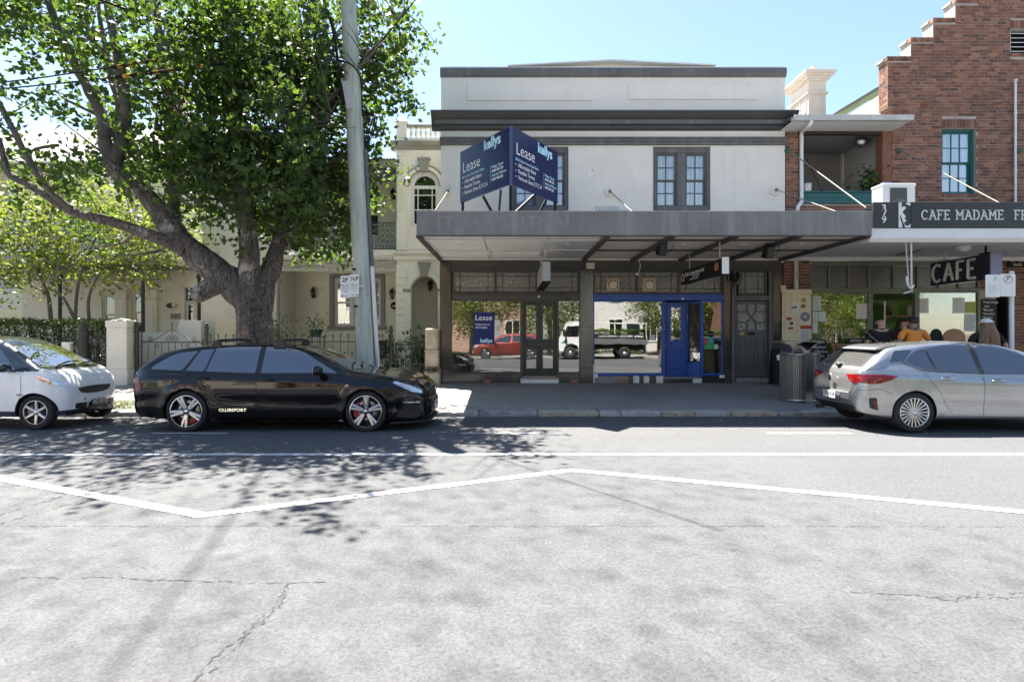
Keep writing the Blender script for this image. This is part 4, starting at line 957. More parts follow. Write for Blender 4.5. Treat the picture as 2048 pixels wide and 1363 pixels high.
MB().prism([(sx0+.1,3),(sx0+.1,sz0),(14.6,sz0+sl*(14.5-sx0)),(17.9,sz0-.1),(17.9,3)],'y',gy0+.15,gy1-.15).build('wall',mat('cream_render',(.66,.62,.52),.85,var=.05),HB)
b=MB();b.bar((sx0-.2,gy0+.08,sz0-.06),(14.6,gy0+.08,sz0+sl*(14.6-sx0)+.06),.05,.16);b.build('bargeboard',mat('sage_bargeboard',(.30,.42,.24),.7,var=.12),HB)
MB().bar((sx0-.2,(gy0+gy1)/2,sz0+.08),(14.6,(gy0+gy1)/2,sz0+sl*(14.6-sx0)+.20),gy1-gy0,.08).bar((14.6,(gy0+gy1)/2,sz0+sl*(14.6-sx0)+.20),(18.2,(gy0+gy1)/2,sz0-.05),gy1-gy0,.08).build('roof',mat('slate_roof',(.16,.16,.165),.7,var=.15,vs=4),HB)
# ================================================================== vehicles
def paint(name,col,metal=0.0,rough=.35,coat=1.0,flake=0):
 m,nt,p=newmat(name)
 c=mixc(nt,ramp(nt,noise(nt,3,5),.35,.7),tuple(x*.94 for x in col),tuple(min(1,x*1.06)for x in col))
 dust=ramp(nt,noise(nt,18,6,.7),.55,.8)
 nt.links.new(mixc(nt,flake,c,(.35,.32,.28)),p.inputs['Base Color'])
 p.inputs['Metallic'].default_value=metal;p.inputs['Roughness'].default_value=rough
 p.inputs['Coat Weight'].default_value=coat;p.inputs['Coat Roughness'].default_value=.025;p.inputs['Coat IOR'].default_value=1.5;p.inputs['Specular IOR Level'].default_value=.5 if metal or col[0]>.1 else .0
 nt.links.new(bump(nt,noise(nt,220,2),.02,.001),p.inputs['Coat Normal']);return m
M_tyre=mat('tyre_rubber',(.018,.018,.018),.8,var=.2,vs=12,bs=80,bst=.2)
M_trimp=mat('black_plastic',(.016,.016,.017),.5,var=.15,vs=8,bs=120,bst=.08)
M_seam=mat('panel_gap',(.004,.004,.004),.9)
M_cglass=glassmat('tinted_car_glass',(.1,.1,.1),.17,back=(.006,.007,.008),see=0.0)
M_wglass=glassmat('windscreen_glass',(.1,.1,.1),.22,back=(.020,.024,.022),see=0.0)
M_chrome=mat('chrome',(.70,.70,.70),.08,1.0,var=.02)
M_alu=mat('machined_alloy',(.62,.62,.62),.22,1.0,var=.05)
M_gun=mat('gunmetal_alloy',(.05,.05,.052),.35,.8,var=.1)
M_silv=mat('silver_alloy',(.60,.60,.60),.28,.85,var=.05)
M_disc=mat('brake_disc_steel',(.30,.29,.28),.35,1.0,var=.15)
M_red=mat('brake_caliper_red',(.42,.02,.015),.35)
M_redl=mat('red_lamp_lens',(.19,.004,.004),.12,var=.35,vs=25,coat=.4)
M_clear=mat('clear_lamp_lens',(.62,.63,.64),.08,.6,var=.3,vs=22,coat=1.0)
M_plate=mat('plate_white',(.72,.72,.70),.4);M_ink=mat('plate_ink',(.015,.015,.02),.4)
SCR={}
def car_shell(P):
 """closed loft of a car body. P: dict of control curves along x (front positive)"""
 zt,zb,zs=pchip(P['top']),pchip(P['bottom']),pchip(P['belt'])
 wm,wt=pchip(P['plan']),P.get('tumble',.36)
 x0,x1=P['top'][0][0],P['top'][-1][0];L=x1-x0
 n=P.get('n',96);t=np.linspace(0,1,n);e=.5-.5*np.cos(PI*t);u=.55*t+.45*e
 xs=x0+L*u;arches=P['arches'];flare=P.get('flare',.02);rings=[]
 for x in xs:
  T,B,S,W=float(zt(x)),float(zb(x)),float(zs(x)),float(wm(x))
  S=min(S,T-.02);mid=min(P.get('midz',.58),(B+S)/2+.08);h=max(0.0,T-S)
  wb=W-P.get('shoulder',.035)
  lean=min(.9,wt*min(1,h/.35)+.12);ctl=[(0,B),(W*.55,B),(W*.90,B+.008),(W*.965,B+.06),(W*.985,B+.18*(mid-B)/.3),(W,mid),(W-.006,mid+(S-mid)*.55),(wb+.010,S-.035),(wb,S)]
  q=min(.10,h*.35)
  a=wb-lean*max(0,h-q)-.012
  ctl+=[(wb-.30*(wb-a)-.006,S+.30*(h-q)),(wb-.66*(wb-a),S+.66*(h-q)),(a,S+h-q),(a-.06-.3*q,T-q*.30),(max(.05,a*.62),T-.008-.10*q),(max(.02,a*.30),T-.002),(0,T)]
  pl=smoothpath([(c[0],c[1],0)for c in ctl],3)
  ring=[]
  for p in pl:
   y,z=max(0.0,p.x),p.y
   for ax,az,R in arches:
    r=math.hypot(x-ax,z-az)
    if y>.4*W and z>B+.01:y+=flare*math.exp(-((r-R*1.05)/.075)**2)
   if P.get('crease'):
    for cz,amp,sg in P['crease']:
     zz=S-cz;y+=amp*math.exp(-((z-zz)/sg)**2)if y>.5*W and z<S else 0
   ring.append((y,z))
  rings.append((x,ring))
 def endcap(x,ring,s):
  cz=sum(p[1]for p in ring)/len(ring);out=[]
  for dx,k in((.018,.93),(.030,.80),(.038,.45)):out.append((x+s*dx,[(y*k,cz+(z-cz)*(k*.97))for y,z in ring]))
  return out
 if P.get('caps',True):rings=list(reversed(endcap(rings[0][0],rings[0][1],-1)))+rings+endcap(rings[-1][0],rings[-1][1],1)
 m=len(rings[0][1]);full=[]
 for x,r in rings:full.append([(x,-y,z)for y,z in r]+[(x,y,z)for y,z in r[-2:0:-1]])
 k=len(full[0]);vs=[p for r in full for p in r]
 fs=[(i*k+j,i*k+(j+1)%k,(i+1)*k+(j+1)%k,(i+1)*k+j)for i in range(len(full)-1)for j in range(k)]
 fs+=[tuple(range(k-1,-1,-1)),tuple(range((len(full)-1)*k,len(full)*k))]
 return vs,fs
class Car:
 def __init__(s,root,P,pm,loc,rot=0.0):
  s.root,s.pm=root,pm;root.location=loc;root.rotation_euler.z=rot;ORG[root.name]=Vector((0,0,0))
  vs,fs=car_shell(P);s.bvh=BVHTree.FromPolygons([Vector(v)for v in vs],fs)
  me=bpy.data.meshes.new('body');me.from_pydata(vs,[],fs);me.materials.append(pm);me.materials.append(M_trimp)
  me.polygons.foreach_set('use_smooth',[True]*len(fs));tmp=bpy.data.objects.new('tmp',me);COL.objects.link(tmp)
  c=MB()
  for ax,az,R in P['arches']:
   for sd in(-1,1):c.lathe([(R,-(sd*1.3)),(R,-(sd*(P['plan_max']-.30)))]if sd<0 else[(R,-(sd*(P['plan_max']-.30))),(R,-(sd*1.3))],(ax,0,az),40,'y',mi=1)
  cut=c.build('cut',[pm,M_trimp]);bm_=bmesh.new();bm_.from_mesh(cut.data);bmesh.ops.remove_doubles(bm_,verts=bm_.verts,dist=1e-5);bmesh.ops.recalc_face_normals(bm_,faces=bm_.faces);bm_.to_mesh(cut.data);bm_.free()
  bm_=bmesh.new();bm_.from_mesh(me);bmesh.ops.recalc_face_normals(bm_,faces=bm_.faces);bm_.to_mesh(me);bm_.free()
  md=tmp.modifiers.new('b','BOOLEAN');md.operation='DIFFERENCE';md.object=cut;md.solver='EXACT'
  dg=bpy.context.evaluated_depsgraph_get();ev=bpy.data.meshes.new_from_object(tmp.evaluated_get(dg))
  bpy.data.objects.remove(tmp);bpy.data.objects.remove(cut)
  ev.name='body';ev.polygons.foreach_set('use_smooth',[True]*len(ev.polygons));ev.set_sharp_from_angle(angle=math.radians(38))
  s.body=link(ev,'body',root);s.R=P['arches'][0][2]
 def hit(s,o,d):
  h=s.bvh.ray_cast(Vector(o),Vector(d))
  if h[0]is None:h=s.bvh.find_nearest(Vector(o)+Vector(d)*2.2)
  return h[0],h[1]
 def decal(s,name,poly,proj,m,off=.005,side=-1,res=.05,skirt=.012,parent=None,label=None,rnd=0.0):
  if rnd:poly=roundpoly(poly,rnd)
  pts=dense(list(poly)+[poly[0]],res)[:-1]
  area=sum(pts[i-1][0]*pts[i][1]-pts[i][0]*pts[i-1][1]for i in range(len(pts)))
  if area<0:pts=pts[::-1]
  nb=len(pts);P2=[Vector(p)for p in pts]
  xs=[p[0]for p in pts];zs=[p[1]for p in pts]
  def inside(x,y):
   c=False
   for i in range(nb):
    (x1,y1),(x2,y2)=pts[i-1],pts[i]
    if(y1>y)!=(y2>y)and x<(x2-x1)*(y-y1)/(y2-y1)+x1:c=not c
   return c
  def near(x,y):return min((x-p[0])**2+(y-p[1])**2 for p in pts)<(res*.45)**2
  gx=np.arange(min(xs)+res*.5,max(xs),res);gz_=np.arange(min(zs)+res*.5,max(zs),res)
  for x in gx:
   for z in gz_:
    if inside(x,z)and not near(x,z):P2.append(Vector((x,z)))
  r=delaunay_2d_cdt(P2,[(i,(i+1)%nb)for i in range(nb)],[],1,1e-6)
  V2,E,Fc=r[0],r[1],r[2];V=[];N=[]
  for v in V2:
   if proj=='side':o,d=(v.x,side*3,v.y),(0,-side,0)
   elif proj=='front':o,d=(5,v.x,v.y),(-1,0,0)
   elif proj=='rear':o,d=(-5,v.x,v.y),(1,0,0)
   else:o,d=(v.x,v.y,4),(0,0,-1)
   h,n=s.hit(o,d)
   if n.dot(Vector(d))>0:n=-n
   V.append(h+n*off);N.append(n)
  b=MB();fl=(proj=='side' and side>0)or proj=='rear'
  b.add(V,[f[::-1]if fl else f for f in Fc],0,True)
  edge={}
  for f in Fc:
   for i in range(len(f)):
    e=(f[i],f[(i+1)%len(f)]);edge[e]=1
  for(i,j)in edge:
   if(j,i)not in edge:b.add([V[i],V[j],V[j]-N[j]*skirt,V[i]-N[i]*skirt],[(0,3,2,1)],0,False)
  return b.build(name,m,parent or s.root,label=label)
 def strip(s,name,path,w,proj,m,off=.003,side=-1,parent=None,closed=False):
  P=dense(list(path)+([path[0]]if closed else[]),.05);b=MB();prev=None
  for i,p in enumerate(P):
   q,r=P[max(i-1,0)],P[min(i+1,len(P)-1)]
   t=Vector((r[0]-q[0],r[1]-q[1])).normalized();nn=Vector((-t.y,t.x))*w/2;cur=[]
   for sg in(1,-1):
    a=(p[0]+nn.x*sg,p[1]+nn.y*sg)
    if proj=='side':o,d=(a[0],side*3,a[1]),(0,-side,0)
    elif proj=='front':o,d=(5,a[0],a[1]),(-1,0,0)
    elif proj=='rear':o,d=(-5,a[0],a[1]),(1,0,0)
    else:o,d=(a[0],a[1],4),(0,0,-1)
    h,n=s.hit(o,d)
    if n.dot(Vector(d))>0:n=-n
    cur.append(h+n*off)
   if prev:b.add([prev[0],prev[1],cur[1],cur[0]],[(0,1,2,3)],0,True)
   prev=cur
  return b.build(name,m,parent or s.root)
 def surf(s,x,z,side=-1):
  h,n=s.hit((x,side*3,z),(0,-side,0));return h
 def wheels(s,spec,r,rim_r,w,y_out):
  proto=None
  for ax in spec['axles']:
   for sd in(-1,1):
    wh=part_empty('wheel',s.root);wh.location=(ax,sd*(y_out-w/2),r);wh.rotation_euler.z=0 if sd<0 else PI
    if proto is None:proto=s.wheel_parts(wh,spec,r,rim_r,w)
    else:
     for o in proto:
      c=link(o.data,o.name.split('.')[0],wh)
    wh.rotation_euler.y=random.uniform(-3,3)if ax<0 else .12
 def wheel_parts(s,wh,spec,r,R,w):
  h=w/2;out=[];ORG[wh.name]=Vector((0,0,0))
  out.append(MB().lathe([(R*.985,-h*.62),(R+.012,-h*.90),(R+(r-R)*.5,-h),(r-.022,-h*.93),(r-.004,-h*.72),(r,-h*.3),(r,h*.3),(r-.004,h*.72),(r-.022,h*.93),(R+.012,h*.9),(R*.985,h*.62)][::-1],(0,0,0),56,'y',caps=False).build('tyre',M_tyre,wh))
  rim=MB();o=-h*.86
  rim.lathe([(R*1.0,-o-.012),(R*1.005,-o+.004),(R*.965,-o+.003),(R*.93,-o-.03),(R*.90,-o-.10),(R*.90,-h)],(0,0,0),56,'y',mi=1 if spec.get('dark_barrel')else 0,caps=False)
  rim.lathe([(R*1.0,-o-.012),(R*1.007,-o+.006),(R*.955,-o+.004)],(0,0,0),56,'y',caps=False)
  k=spec['spokes']
  for i in range(k):
   for dv in spec['split']:
    a0=2*PI*i/k+PI/2+.1;a1=a0+dv[1];a0=a0+dv[0]
    for mi,(wi,wo,dy,th)in enumerate(((dv[2],dv[3],-.012,.02),(dv[2]*1.5,dv[3]*1.6,.010,.03)))if spec.get('two_tone')else((0,(dv[2],dv[3],-.008,.032)),):
     p0=Vector((math.cos(a0)*.20*R,0,math.sin(a0)*.20*R));p1=Vector((math.cos(a1)*.965*R,0,math.sin(a1)*.965*R))
     d=(p1-p0).normalized();nn=Vector((-d.z,0,d.x));yi,yo=o+.020+dy,o+.008+dy
     A=[p0+nn*wi/2,p0-nn*wi/2,p1-nn*wo/2,p1+nn*wo/2];ys=[yi,yi,yo,yo]
     bev=.25*min(wi,wo)
     top=[Vector((v.x,y_,v.z))for v,y_ in zip([p0+nn*(wi/2-bev),p0-nn*(wi/2-bev),p1-nn*(wo/2-bev),p1+nn*(wo/2-bev)],ys)]
     md=[Vector((v.x,y_+bev*.6,v.z))for v,y_ in zip(A,ys)];bt=[Vector((v.x,y_+th,v.z))for v,y_ in zip(A,ys)]
     f=[(0,1,2,3)]+[(j,j+4,(j+1)%4+4,(j+1)%4)for j in range(4)]+[(j+4,j+8,(j+1)%4+8,(j+1)%4+4)for j in range(4)]
     rim.add(top+md+bt,[q[::-1]for q in f],(1 if mi==1 else 0))
  rim.lathe([(R*.27,-o-.05),(R*.27,-o-.018),(R*.22,-o-.010),(R*.10,-o-.008)],(0,0,0),30,'y',mi=1 if spec.get('two_tone')else 0,caps=False)
  out.append(rim.build('rim',[spec['mat'],spec.get('mat2',spec['mat'])],wh))
  hb=MB().lathe([(R*.125,-o-.012),(R*.12,-o+.002),(R*.08,-o+.006),(0,-o+.006)],(0,0,0),24,'y',caps=False)
  for i in range(5):a=2*PI*i/5+.3;hb.lathe([(.012,-o-.02),(.012,-o+.0),(0,-o+.003)],(math.cos(a)*R*.195,0,math.sin(a)*R*.195),8,'y',caps=False)
  out.append(hb.build('hub_cap',M_chrome,wh))
  out.append(MB().lathe([(R*.78,-o-.075),(R*.78,-o-.062),(R*.3,-o-.062),(R*.3,-o-.075)],(0,0,0),40,'y',caps=False).lathe([(R*.89,h*.2),(0,h*.2)],(0,0,0),24,'y',mi=1,caps=False).build('brake_disc',[M_disc,M_trimp],wh))
  cal=MB()
  for t in range(6):
   a=PI-.55+t*.22;x,z=math.cos(a)*R*.66,math.sin(a)*R*.66
   cal.obox((x,o+.062,z),(math.cos(a)*R*.15,0,math.sin(a)*R*.15),(0,.018,0),(-math.sin(a)*.024,0,math.cos(a)*.024),c=0)if False else cal.obox((x,o+.062,z),(math.cos(a)*R*.15,0,math.sin(a)*R*.15),(0,.018,0),(-math.sin(a)*.026,0,math.cos(a)*.026),0,.004)
  out.append(cal.build('brake_caliper',spec.get('caliper',M_disc),wh));return out
 def mirror(s,x,z,L,m,side=-1):
  p=s.surf(x,z,side);y=p.y
  b=MB();b.bar((x+.02,y+side*-.02,z-.03),(x-.02,y+side*.10,z+.02),.07,.03,c=.01)
  n0=len(b.v);b.ball((x-.02,y+side*.17,z+.05),(.085,.13,.078),16,10)
  for i in range(n0,len(b.v)):
   v=b.v[i]
   if v[0]<x-.055:b.v[i]=(x-.055,v[1],v[2])
  b.box(x-.062,x-.056,y+side*.07,y+side*.27,z+.0,z+.10,1)
  return b.build('side_mirror',[m,M_cglass],s.root,auto=50)
 def handle(s,x,z,m,parent,side=-1,L=.20):
  p=s.surf(x,z,side);h=MB();yb=p.y
  h.tube(smoothpath([(x-L/2,yb,z),(x-L/2+.025,yb+side*.03,z),(x+L/2-.025,yb+side*.034,z),(x+L/2,yb,z)],4),[.012]*13,8)
  h.ball((x,yb+side*-.004,z),(.06,.012,.028),12,6,1)
  return h.build('handle',[m,M_seam],parent)
 def door(s,poly,side=-1,gap=.006,label=None):
  s.strip('door_gap',poly,.007,'side',M_seam,.0015,side,closed=True)
  return s.decal('door',poly,'side',s.pm,.0022,side,.05,.002,label=label)
 def plate(s,center,xdir,text_,m,ink,w=.37,h=.12,size=.085):
  X=Vector(xdir).normalized();Z=Vector((0,0,1));N=X.cross(Z);c=Vector(center)
  pl=MB().obox(c,X*w/2,Z*h/2,N*.006,0,.004).build('number_plate',m,s.root)
  text(text_,size,tuple(c+N*.007-Z*(size*.40)),X,Z,ink,'lettering',pl,.001,.0015,'CENTER');return pl
# ------------------------------------------------------------------ black sports wagon
WX,WY=-3.80,10.24
M_blackcar=paint('black_car_paint',(.006,.006,.007),0,.25,1.0)
wg=thing('parked_car','glossy black station wagon with roof bars and red brake calipers parked by the big tree','car',(WX,WY,-.02))
HW=.93;AX=1.457
WP=dict(top=[(-2.47,.60),(-2.46,.80),(-2.43,.93),(-2.36,1.02),(-2.18,1.18),(-2.0,1.295),(-1.86,1.345),(-1.4,1.405),(-.8,1.43),(-.25,1.425),(.15,1.395),(.45,1.325),(.80,1.185),(1.12,1.03),(1.22,.995),(1.5,.965),(1.85,.915),(2.1,.86),(2.26,.80),(2.36,.72),(2.42,.62),(2.43,.50)],bottom=[(-2.47,.45),(-2.4,.30),(-2.2,.22),(-1.9,.20),(1.9,.18),(2.2,.16),(2.38,.16),(2.43,.19)],belt=[(-2.47,.90),(-2.0,.965),(-1.2,.955),(0,.925),(1.0,.895),(1.2,.885),(1.7,.84),(2.1,.77),(2.43,.56)],plan=[(-2.47,.60),(-2.44,.70),(-2.36,.80),(-2.1,.885),(-1.6,.915),(-1.0,.905),(0,.90),(1.0,.905),(1.5,.92),(1.9,.90),(2.15,.85),(2.3,.76),(2.39,.65),(2.43,.53)],plan_max=HW,arches=[(AX,.335,.372),(-AX,.335,.372)],flare=.030,tumble=.40,shoulder=.045,midz=.60,crease=[(.10,.010,.035),(.42,-.012,.07)])
car=Car(wg,WP,M_blackcar,(WX,WY,-.015))
car.decal('side_window',[(.98,.955),(.30,1.325),(-.06,1.372),(-.28,1.378),(-.28,.955)],'side',M_cglass,.004,rnd=[.03,.15,.05,.02,.02])
car.decal('side_window',[(-.36,.955),(-.36,1.378),(-.9,1.372),(-1.13,1.345),(-1.22,.985)],'side',M_cglass,.004,rnd=.025)
car.decal('side_window',[(-1.16,.985),(-1.09,1.34),(-1.34,1.325),(-1.50,.995)],'side',M_cglass,.004,rnd=.02)
car.decal('side_window',[(-1.56,.998),(-1.38,1.315),(-1.75,1.27),(-2.03,1.09),(-2.10,1.018)],'side',M_cglass,.004,rnd=[.03,.04,.12,.1,.03])
for sd in(1,):
 car.decal('side_window',[(.98,.955),(.30,1.325),(-.28,1.378),(-1.13,1.345),(-1.75,1.27),(-2.10,1.018),(-.28,.955)],'side',M_cglass,.004,sd)
car.strip('window_trim',[(1.02,.94),(-.3,.938),(-1.3,.972),(-2.13,1.0)],.016,'side',M_trimp,.006)
car.strip('window_trim',[(.98,.97),(.30,1.345),(-.2,1.398),(-.9,1.392),(-1.4,1.34),(-1.8,1.27),(-2.13,1.02)],.016,'side',M_trimp,.006)
car.strip('pillar_trim',[(-.32,.95),(-.32,1.38)],.09,'side',M_trimp,.005)
car.strip('pillar_trim',[(-1.19,.98),(-1.11,1.34)],.03,'side',M_trimp,.006);car.strip('pillar_trim',[(-1.53,.995),(-1.36,1.32)],.03,'side',M_trimp,.006)
car.decal('windscreen',[(1.17,-.60),(1.22,0),(1.17,.60),(.42,.48),(.37,0),(.42,-.48)],'top',M_wglass,.004,rnd=.06,res=.06)
car.decal('rear_window',[(-2.36,-.5),(-2.36,.5),(-2.06,.44),(-2.06,-.44)],'top',M_cglass,.004,rnd=.06,res=.06)
d1=car.door([(.985,.88),(.98,.935),(-.315,.93),(-.315,.245),(.93,.245),(1.0,.5),(1.0,.75)],label=None)
d2=car.door([(-.33,.93),(-1.5,.965),(-1.44,.80),(-1.18,.72),(-1.02,.5),(-.98,.245),(-.33,.245)])
car.door([(.985,.88),(.98,.935),(-.315,.93),(-.315,.245),(.93,.245),(1.0,.5)],1)
car.handle(-.13,.845,M_blackcar,d1);car.handle(-1.20,.875,M_blackcar,d2)
car.mirror(.72,.955,.2,M_trimp,-1);car.mirror(.72,.955,.2,M_trimp,1)
for sd in(-1,1):
 car.decal('headlight',[(2.02,.735),(1.88,.80),(1.93,.825),(2.18,.745),(2.33,.665),(2.34,.61),(2.2,.645)],'side',M_clear,.006,sd,.03,rnd=.02)
 car.decal('headlight_surround',[(2.00,.72),(1.85,.805),(1.93,.835),(2.19,.755),(2.36,.672),(2.37,.595),(2.2,.63)],'side',M_trimp,.003,sd,.03)
 car.decal('tail_light',[(-2.42,.86),(-2.28,.90),(-2.20,.70),(-2.30,.655),(-2.44,.70)],'side',M_redl,.008,sd,.03,rnd=.025)
 car.decal('bumper_intake',[(1.93,.24),(2.10,.47),(2.30,.42),(2.36,.28),(2.25,.22)],'side',M_trimp,.006,sd,.04,rnd=.02)
 car.strip('daytime_lamp',[(2.05,.485),(2.31,.475)],.022,'side',M_clear,.010,sd)
 car.decal('fender_vent',[(1.20,.70),(1.10,.72),(1.05,.45),(1.02,.34),(1.07,.34),(1.12,.42)],'side',M_trimp,.006,sd,.03,rnd=.015)
 car.strip('sill_blade',[(-.98,.205),(1.0,.205)],.05,'side',M_blackcar,.03,sd);car.strip('sill_blade',[(-1.0,.16+.02),(1.02,.18)],.016,'side',M_chrome,.034,sd)
 car.strip('body_crease',[(-.95,.43),(.95,.43)],.008,'side',M_blackcar,.006,sd)
car.decal('fuel_flap',roundpoly([(-1.72,.90),(-1.56,.90),(-1.56,.74),(-1.72,.74)],.07),'side',M_blackcar,.003,-1,.04,.003)
car.decal('grille',[(-.44,.66),(.44,.66),(.40,.55),(-.40,.55)],'front',M_trimp,.012,rnd=.03);car.decal('lower_grille',[(-.5,.46),(.5,.46),(.46,.26),(-.46,.26)],'front',M_trimp,.012,rnd=.04)
MB().ball((2.475,0,.62),(.02,.05,.05),12,8).build('bonnet_emblem',M_chrome,wg)
car.plate((2.488,0,.37),(0,-1,0)if False else(0,1,0),'CLB-77',M_plate,M_ink);
sp=MB()
pts=[(1.86,-.93),(2.1,-.86),(2.32,-.70),(2.46,-.42),(2.50,0),(2.46,.42),(2.32,.70),(2.1,.86),(1.86,.93)]
sp.prism([(x,y)for x,y in pts],'z',.14,.165).build('front_splitter',M_trimp,wg)
p=car.surf(-.85,.335);text('CLUBSPORT',.066,(-.93,p.y-.020,.325),(1,-.004,0),(0,.06,1),M_chrome,'badge_lettering',wg,.002,.001,sx=1.25)
p=car.surf(1.10,.66);text('HSV',.03,(1.13,p.y-.012,.745),(1,0,0),(0,.1,1),M_chrome,'badge_lettering',wg,.002)
for x0,x1 in((-.93,-.92),):
 pass
for xb in(-1.12,-.05):
 b=MB();W_=.60
 b.tube(smoothpath([(xb,-W_,1.475),(xb,-.3,1.488),(xb,.3,1.488),(xb,W_,1.475)],4),.02,8)
 for sd in(-1,1):b.prism([(xb-.10,1.36),(xb+.10,1.36),(xb+.045,1.48),(xb-.03,1.485)],'y',sd*(W_+.02),sd*(W_-.05))
 b.build('roof_bar',M_trimp,wg)
for yr in(-.60,.60):pass
car.wheels(dict(axles=(AX,-AX),spokes=5,split=[(-.10,-.13,.05,.045),(.10,.13,.05,.045)],mat=M_alu,mat2=M_gun,two_tone=True,dark_barrel=True,caliper=M_red),.338,.262,.265,HW)
MB().tube(smoothpath([(1.15,-.55,1.02),(1.06,-.2,1.075),(1.02,.12,1.10)],4),.012,6).tube(smoothpath([(1.18,-.02,1.02),(1.10,.25,1.07),(1.06,.52,1.07)],4),.012,6).build('windscreen_wiper',M_trimp,wg)
# ------------------------------------------------------------------ silver hatchback
M_silvercar=paint('silver_grey_paint',(.38,.39,.40),.75,.30,1.0)
sv=thing('parked_car','silver grey five door hatchback seen from behind with chalky alloy wheels outside the cafe','car',(7.79,10.06,0))
SP=dict(top=[(-2.15,.62),(-2.14,.78),(-2.10,.92),(-2.02,1.02),(-1.90,1.13),(-1.72,1.28),(-1.58,1.365),(-1.45,1.395),(-1.0,1.435),(-.4,1.455),(.1,1.44),(.5,1.37),(.9,1.22),(1.25,1.05),(1.4,.99),(1.75,.93),(2.0,.84),(2.13,.74),(2.2,.6),(2.21,.45)],bottom=[(-2.15,.46),(-2.1,.33),(-1.95,.26),(-1.7,.22),(1.7,.20),(2.0,.20),(2.21,.26)],belt=[(-2.15,.92),(-1.8,1.0),(-1.2,.985),(-.6,.945),(.2,.915),(1.0,.90),(1.4,.87),(1.9,.76),(2.21,.55)],plan=[(-2.15,.58),(-2.11,.68),(-2.02,.78),(-1.8,.86),(-1.4,.895),(-.8,.885),(0,.88),(.9,.885),(1.35,.895),(1.7,.86),(1.95,.76),(2.12,.60),(2.21,.42)],plan_max=.905,arches=[(1.33,.325,.355),(-1.33,.325,.355)],flare=.022,tumble=.42,shoulder=.05,midz=.60,crease=[(.13,.012,.03),(.50,-.012,.07)])
car=Car(sv,SP,M_silvercar,(7.79,10.06,0))
car.decal('side_window',[(1.02,.955),(.45,1.315),(.1,1.385),(-.16,1.40),(-.16,.955)],'side',M_cglass,.004,rnd=[.03,.15,.06,.02,.02])
car.decal('side_window',[(-.24,.958),(-.26,1.40),(-.65,1.385),(-.98,1.345),(-.92,.985)],'side',M_cglass,.004,rnd=.025)
car.decal('side_window',[(-.96,.99),(-1.02,1.34),(-1.22,1.29),(-1.40,1.13),(-1.16,1.02)],'side',M_cglass,.004,rnd=[.02,.03,.08,.03,.05])
car.decal('quarter_glass',[(-1.22,1.325),(-1.40,1.14),(-1.66,1.12),(-1.52,1.30)],'side',M_cglass,.004,rnd=.02)
car.decal('side_window',[(1.02,.955),(.45,1.315),(-.2,1.40),(-.98,1.345),(-1.40,1.13),(-.9,.98)],'side',M_cglass,.004,1)
car.strip('window_trim',[(1.08,.94),(-.2,.94),(-.95,.972),(-1.2,1.0),(-1.45,1.125)],.014,'side',M_trimp,.006)
car.strip('window_trim',[(1.04,.965),(.45,1.335),(.1,1.405),(-.3,1.42),(-.95,1.375),(-1.3,1.315)],.012,'side',M_chrome,.006)
car.strip('pillar_trim',[(-.2,.95),(-.21,1.405)],.085,'side',M_trimp,.005);car.strip('pillar_trim',[(-.94,.985),(-1.0,1.345)],.025,'side',M_trimp,.006)
car.decal('windscreen',[(1.38,-.60),(1.43,0),(1.38,.60),(.62,.5),(.56,0),(.62,-.5)],'top',M_wglass,.004,rnd=.06,res=.06)
M_rearglass=glassmat('rear_screen_glass',(.1,.1,.1),.26,back=(.11,.11,.105),see=0.0)
rw=car.decal('rear_window',[(-.60,1.04),(.60,1.04),(.52,1.335),(-.52,1.335)],'rear',M_rearglass,.004,rnd=.06,res=.06)
for k in range(9):car.strip('heater_wire',[(-.50,1.08+k*.026),(.50,1.08+k*.026)],.003,'rear',M_seam,.006,parent=rw)
spo=MB();spo.prism([(-1.40,1.402),(-1.60,1.372),(-1.75,1.335),(-1.76,1.315),(-1.62,1.325),(-1.45,1.36)],'y',-.56,.56).build('roof_spoiler',M_silvercar,sv,auto=50)
MB().prism([(-1.70,1.328),(-1.77,1.318),(-1.74,1.30),(-1.60,1.32)],'y',-.54,.54).build('spoiler_lip',M_trimp,sv)
hatch=[(-.70,.98),(.70,.98),(.66,.80),(.56,.66),(.50,.60),(-.50,.60),(-.56,.66),(-.66,.80)]
car.strip('tailgate_gap',hatch,.008,'rear',M_seam,.002,closed=True)
tg=car.decal('tailgate',hatch,'rear',M_silvercar,.003,res=.05,skirt=.003)
MB().ball((-2.19,0,.83),(.018,.065,.065),16,10).build('tailgate_emblem',M_chrome,tg)
text('Astra',.05,(-2.17,.60,.685),(0,-1,0),(0,0,1),M_chrome,'badge_lettering',tg,.003)
for sd in(-1,1):
 car.decal('tail_light',[(sd*.34,.90),(sd*.58,.915),(sd*.735,.92),(sd*.735,.785),(sd*.58,.775),(sd*.48,.82)],'rear',M_redl,.010,res=.03)
 car.decal('tail_light',[(-1.58,.905),(-1.80,.925),(-2.11,.92),(-2.11,.785),(-1.90,.775),(-1.72,.83)],'side',M_redl,.010,sd,.03,rnd=.02)
 car.decal('reflector',[(-1.90,.50),(-1.945,.50),(-1.90,.36),(-1.87,.36)],'side',M_redl,.010,sd,.03)
 car.decal('bumper_pocket',[(-2.0,.55),(-1.90,.56),(-1.87,.35),(-1.98,.38)],'side',M_trimp,.004,sd,.03,rnd=.03)
 car.decal('headlight',[(1.72,.84),(1.9,.82),(2.1,.72),(2.12,.64),(1.95,.68)],'side',M_clear,.006,sd,.03,rnd=.02)
 car.strip('body_crease',[(-.98,.44),(.9,.40)],.010,'side',M_silvercar,.007,sd)
car.decal('rear_valance',[(-.62,.40),(.62,.40),(.52,.27),(-.52,.27)],'rear',M_trimp,.008,rnd=.05,res=.05)
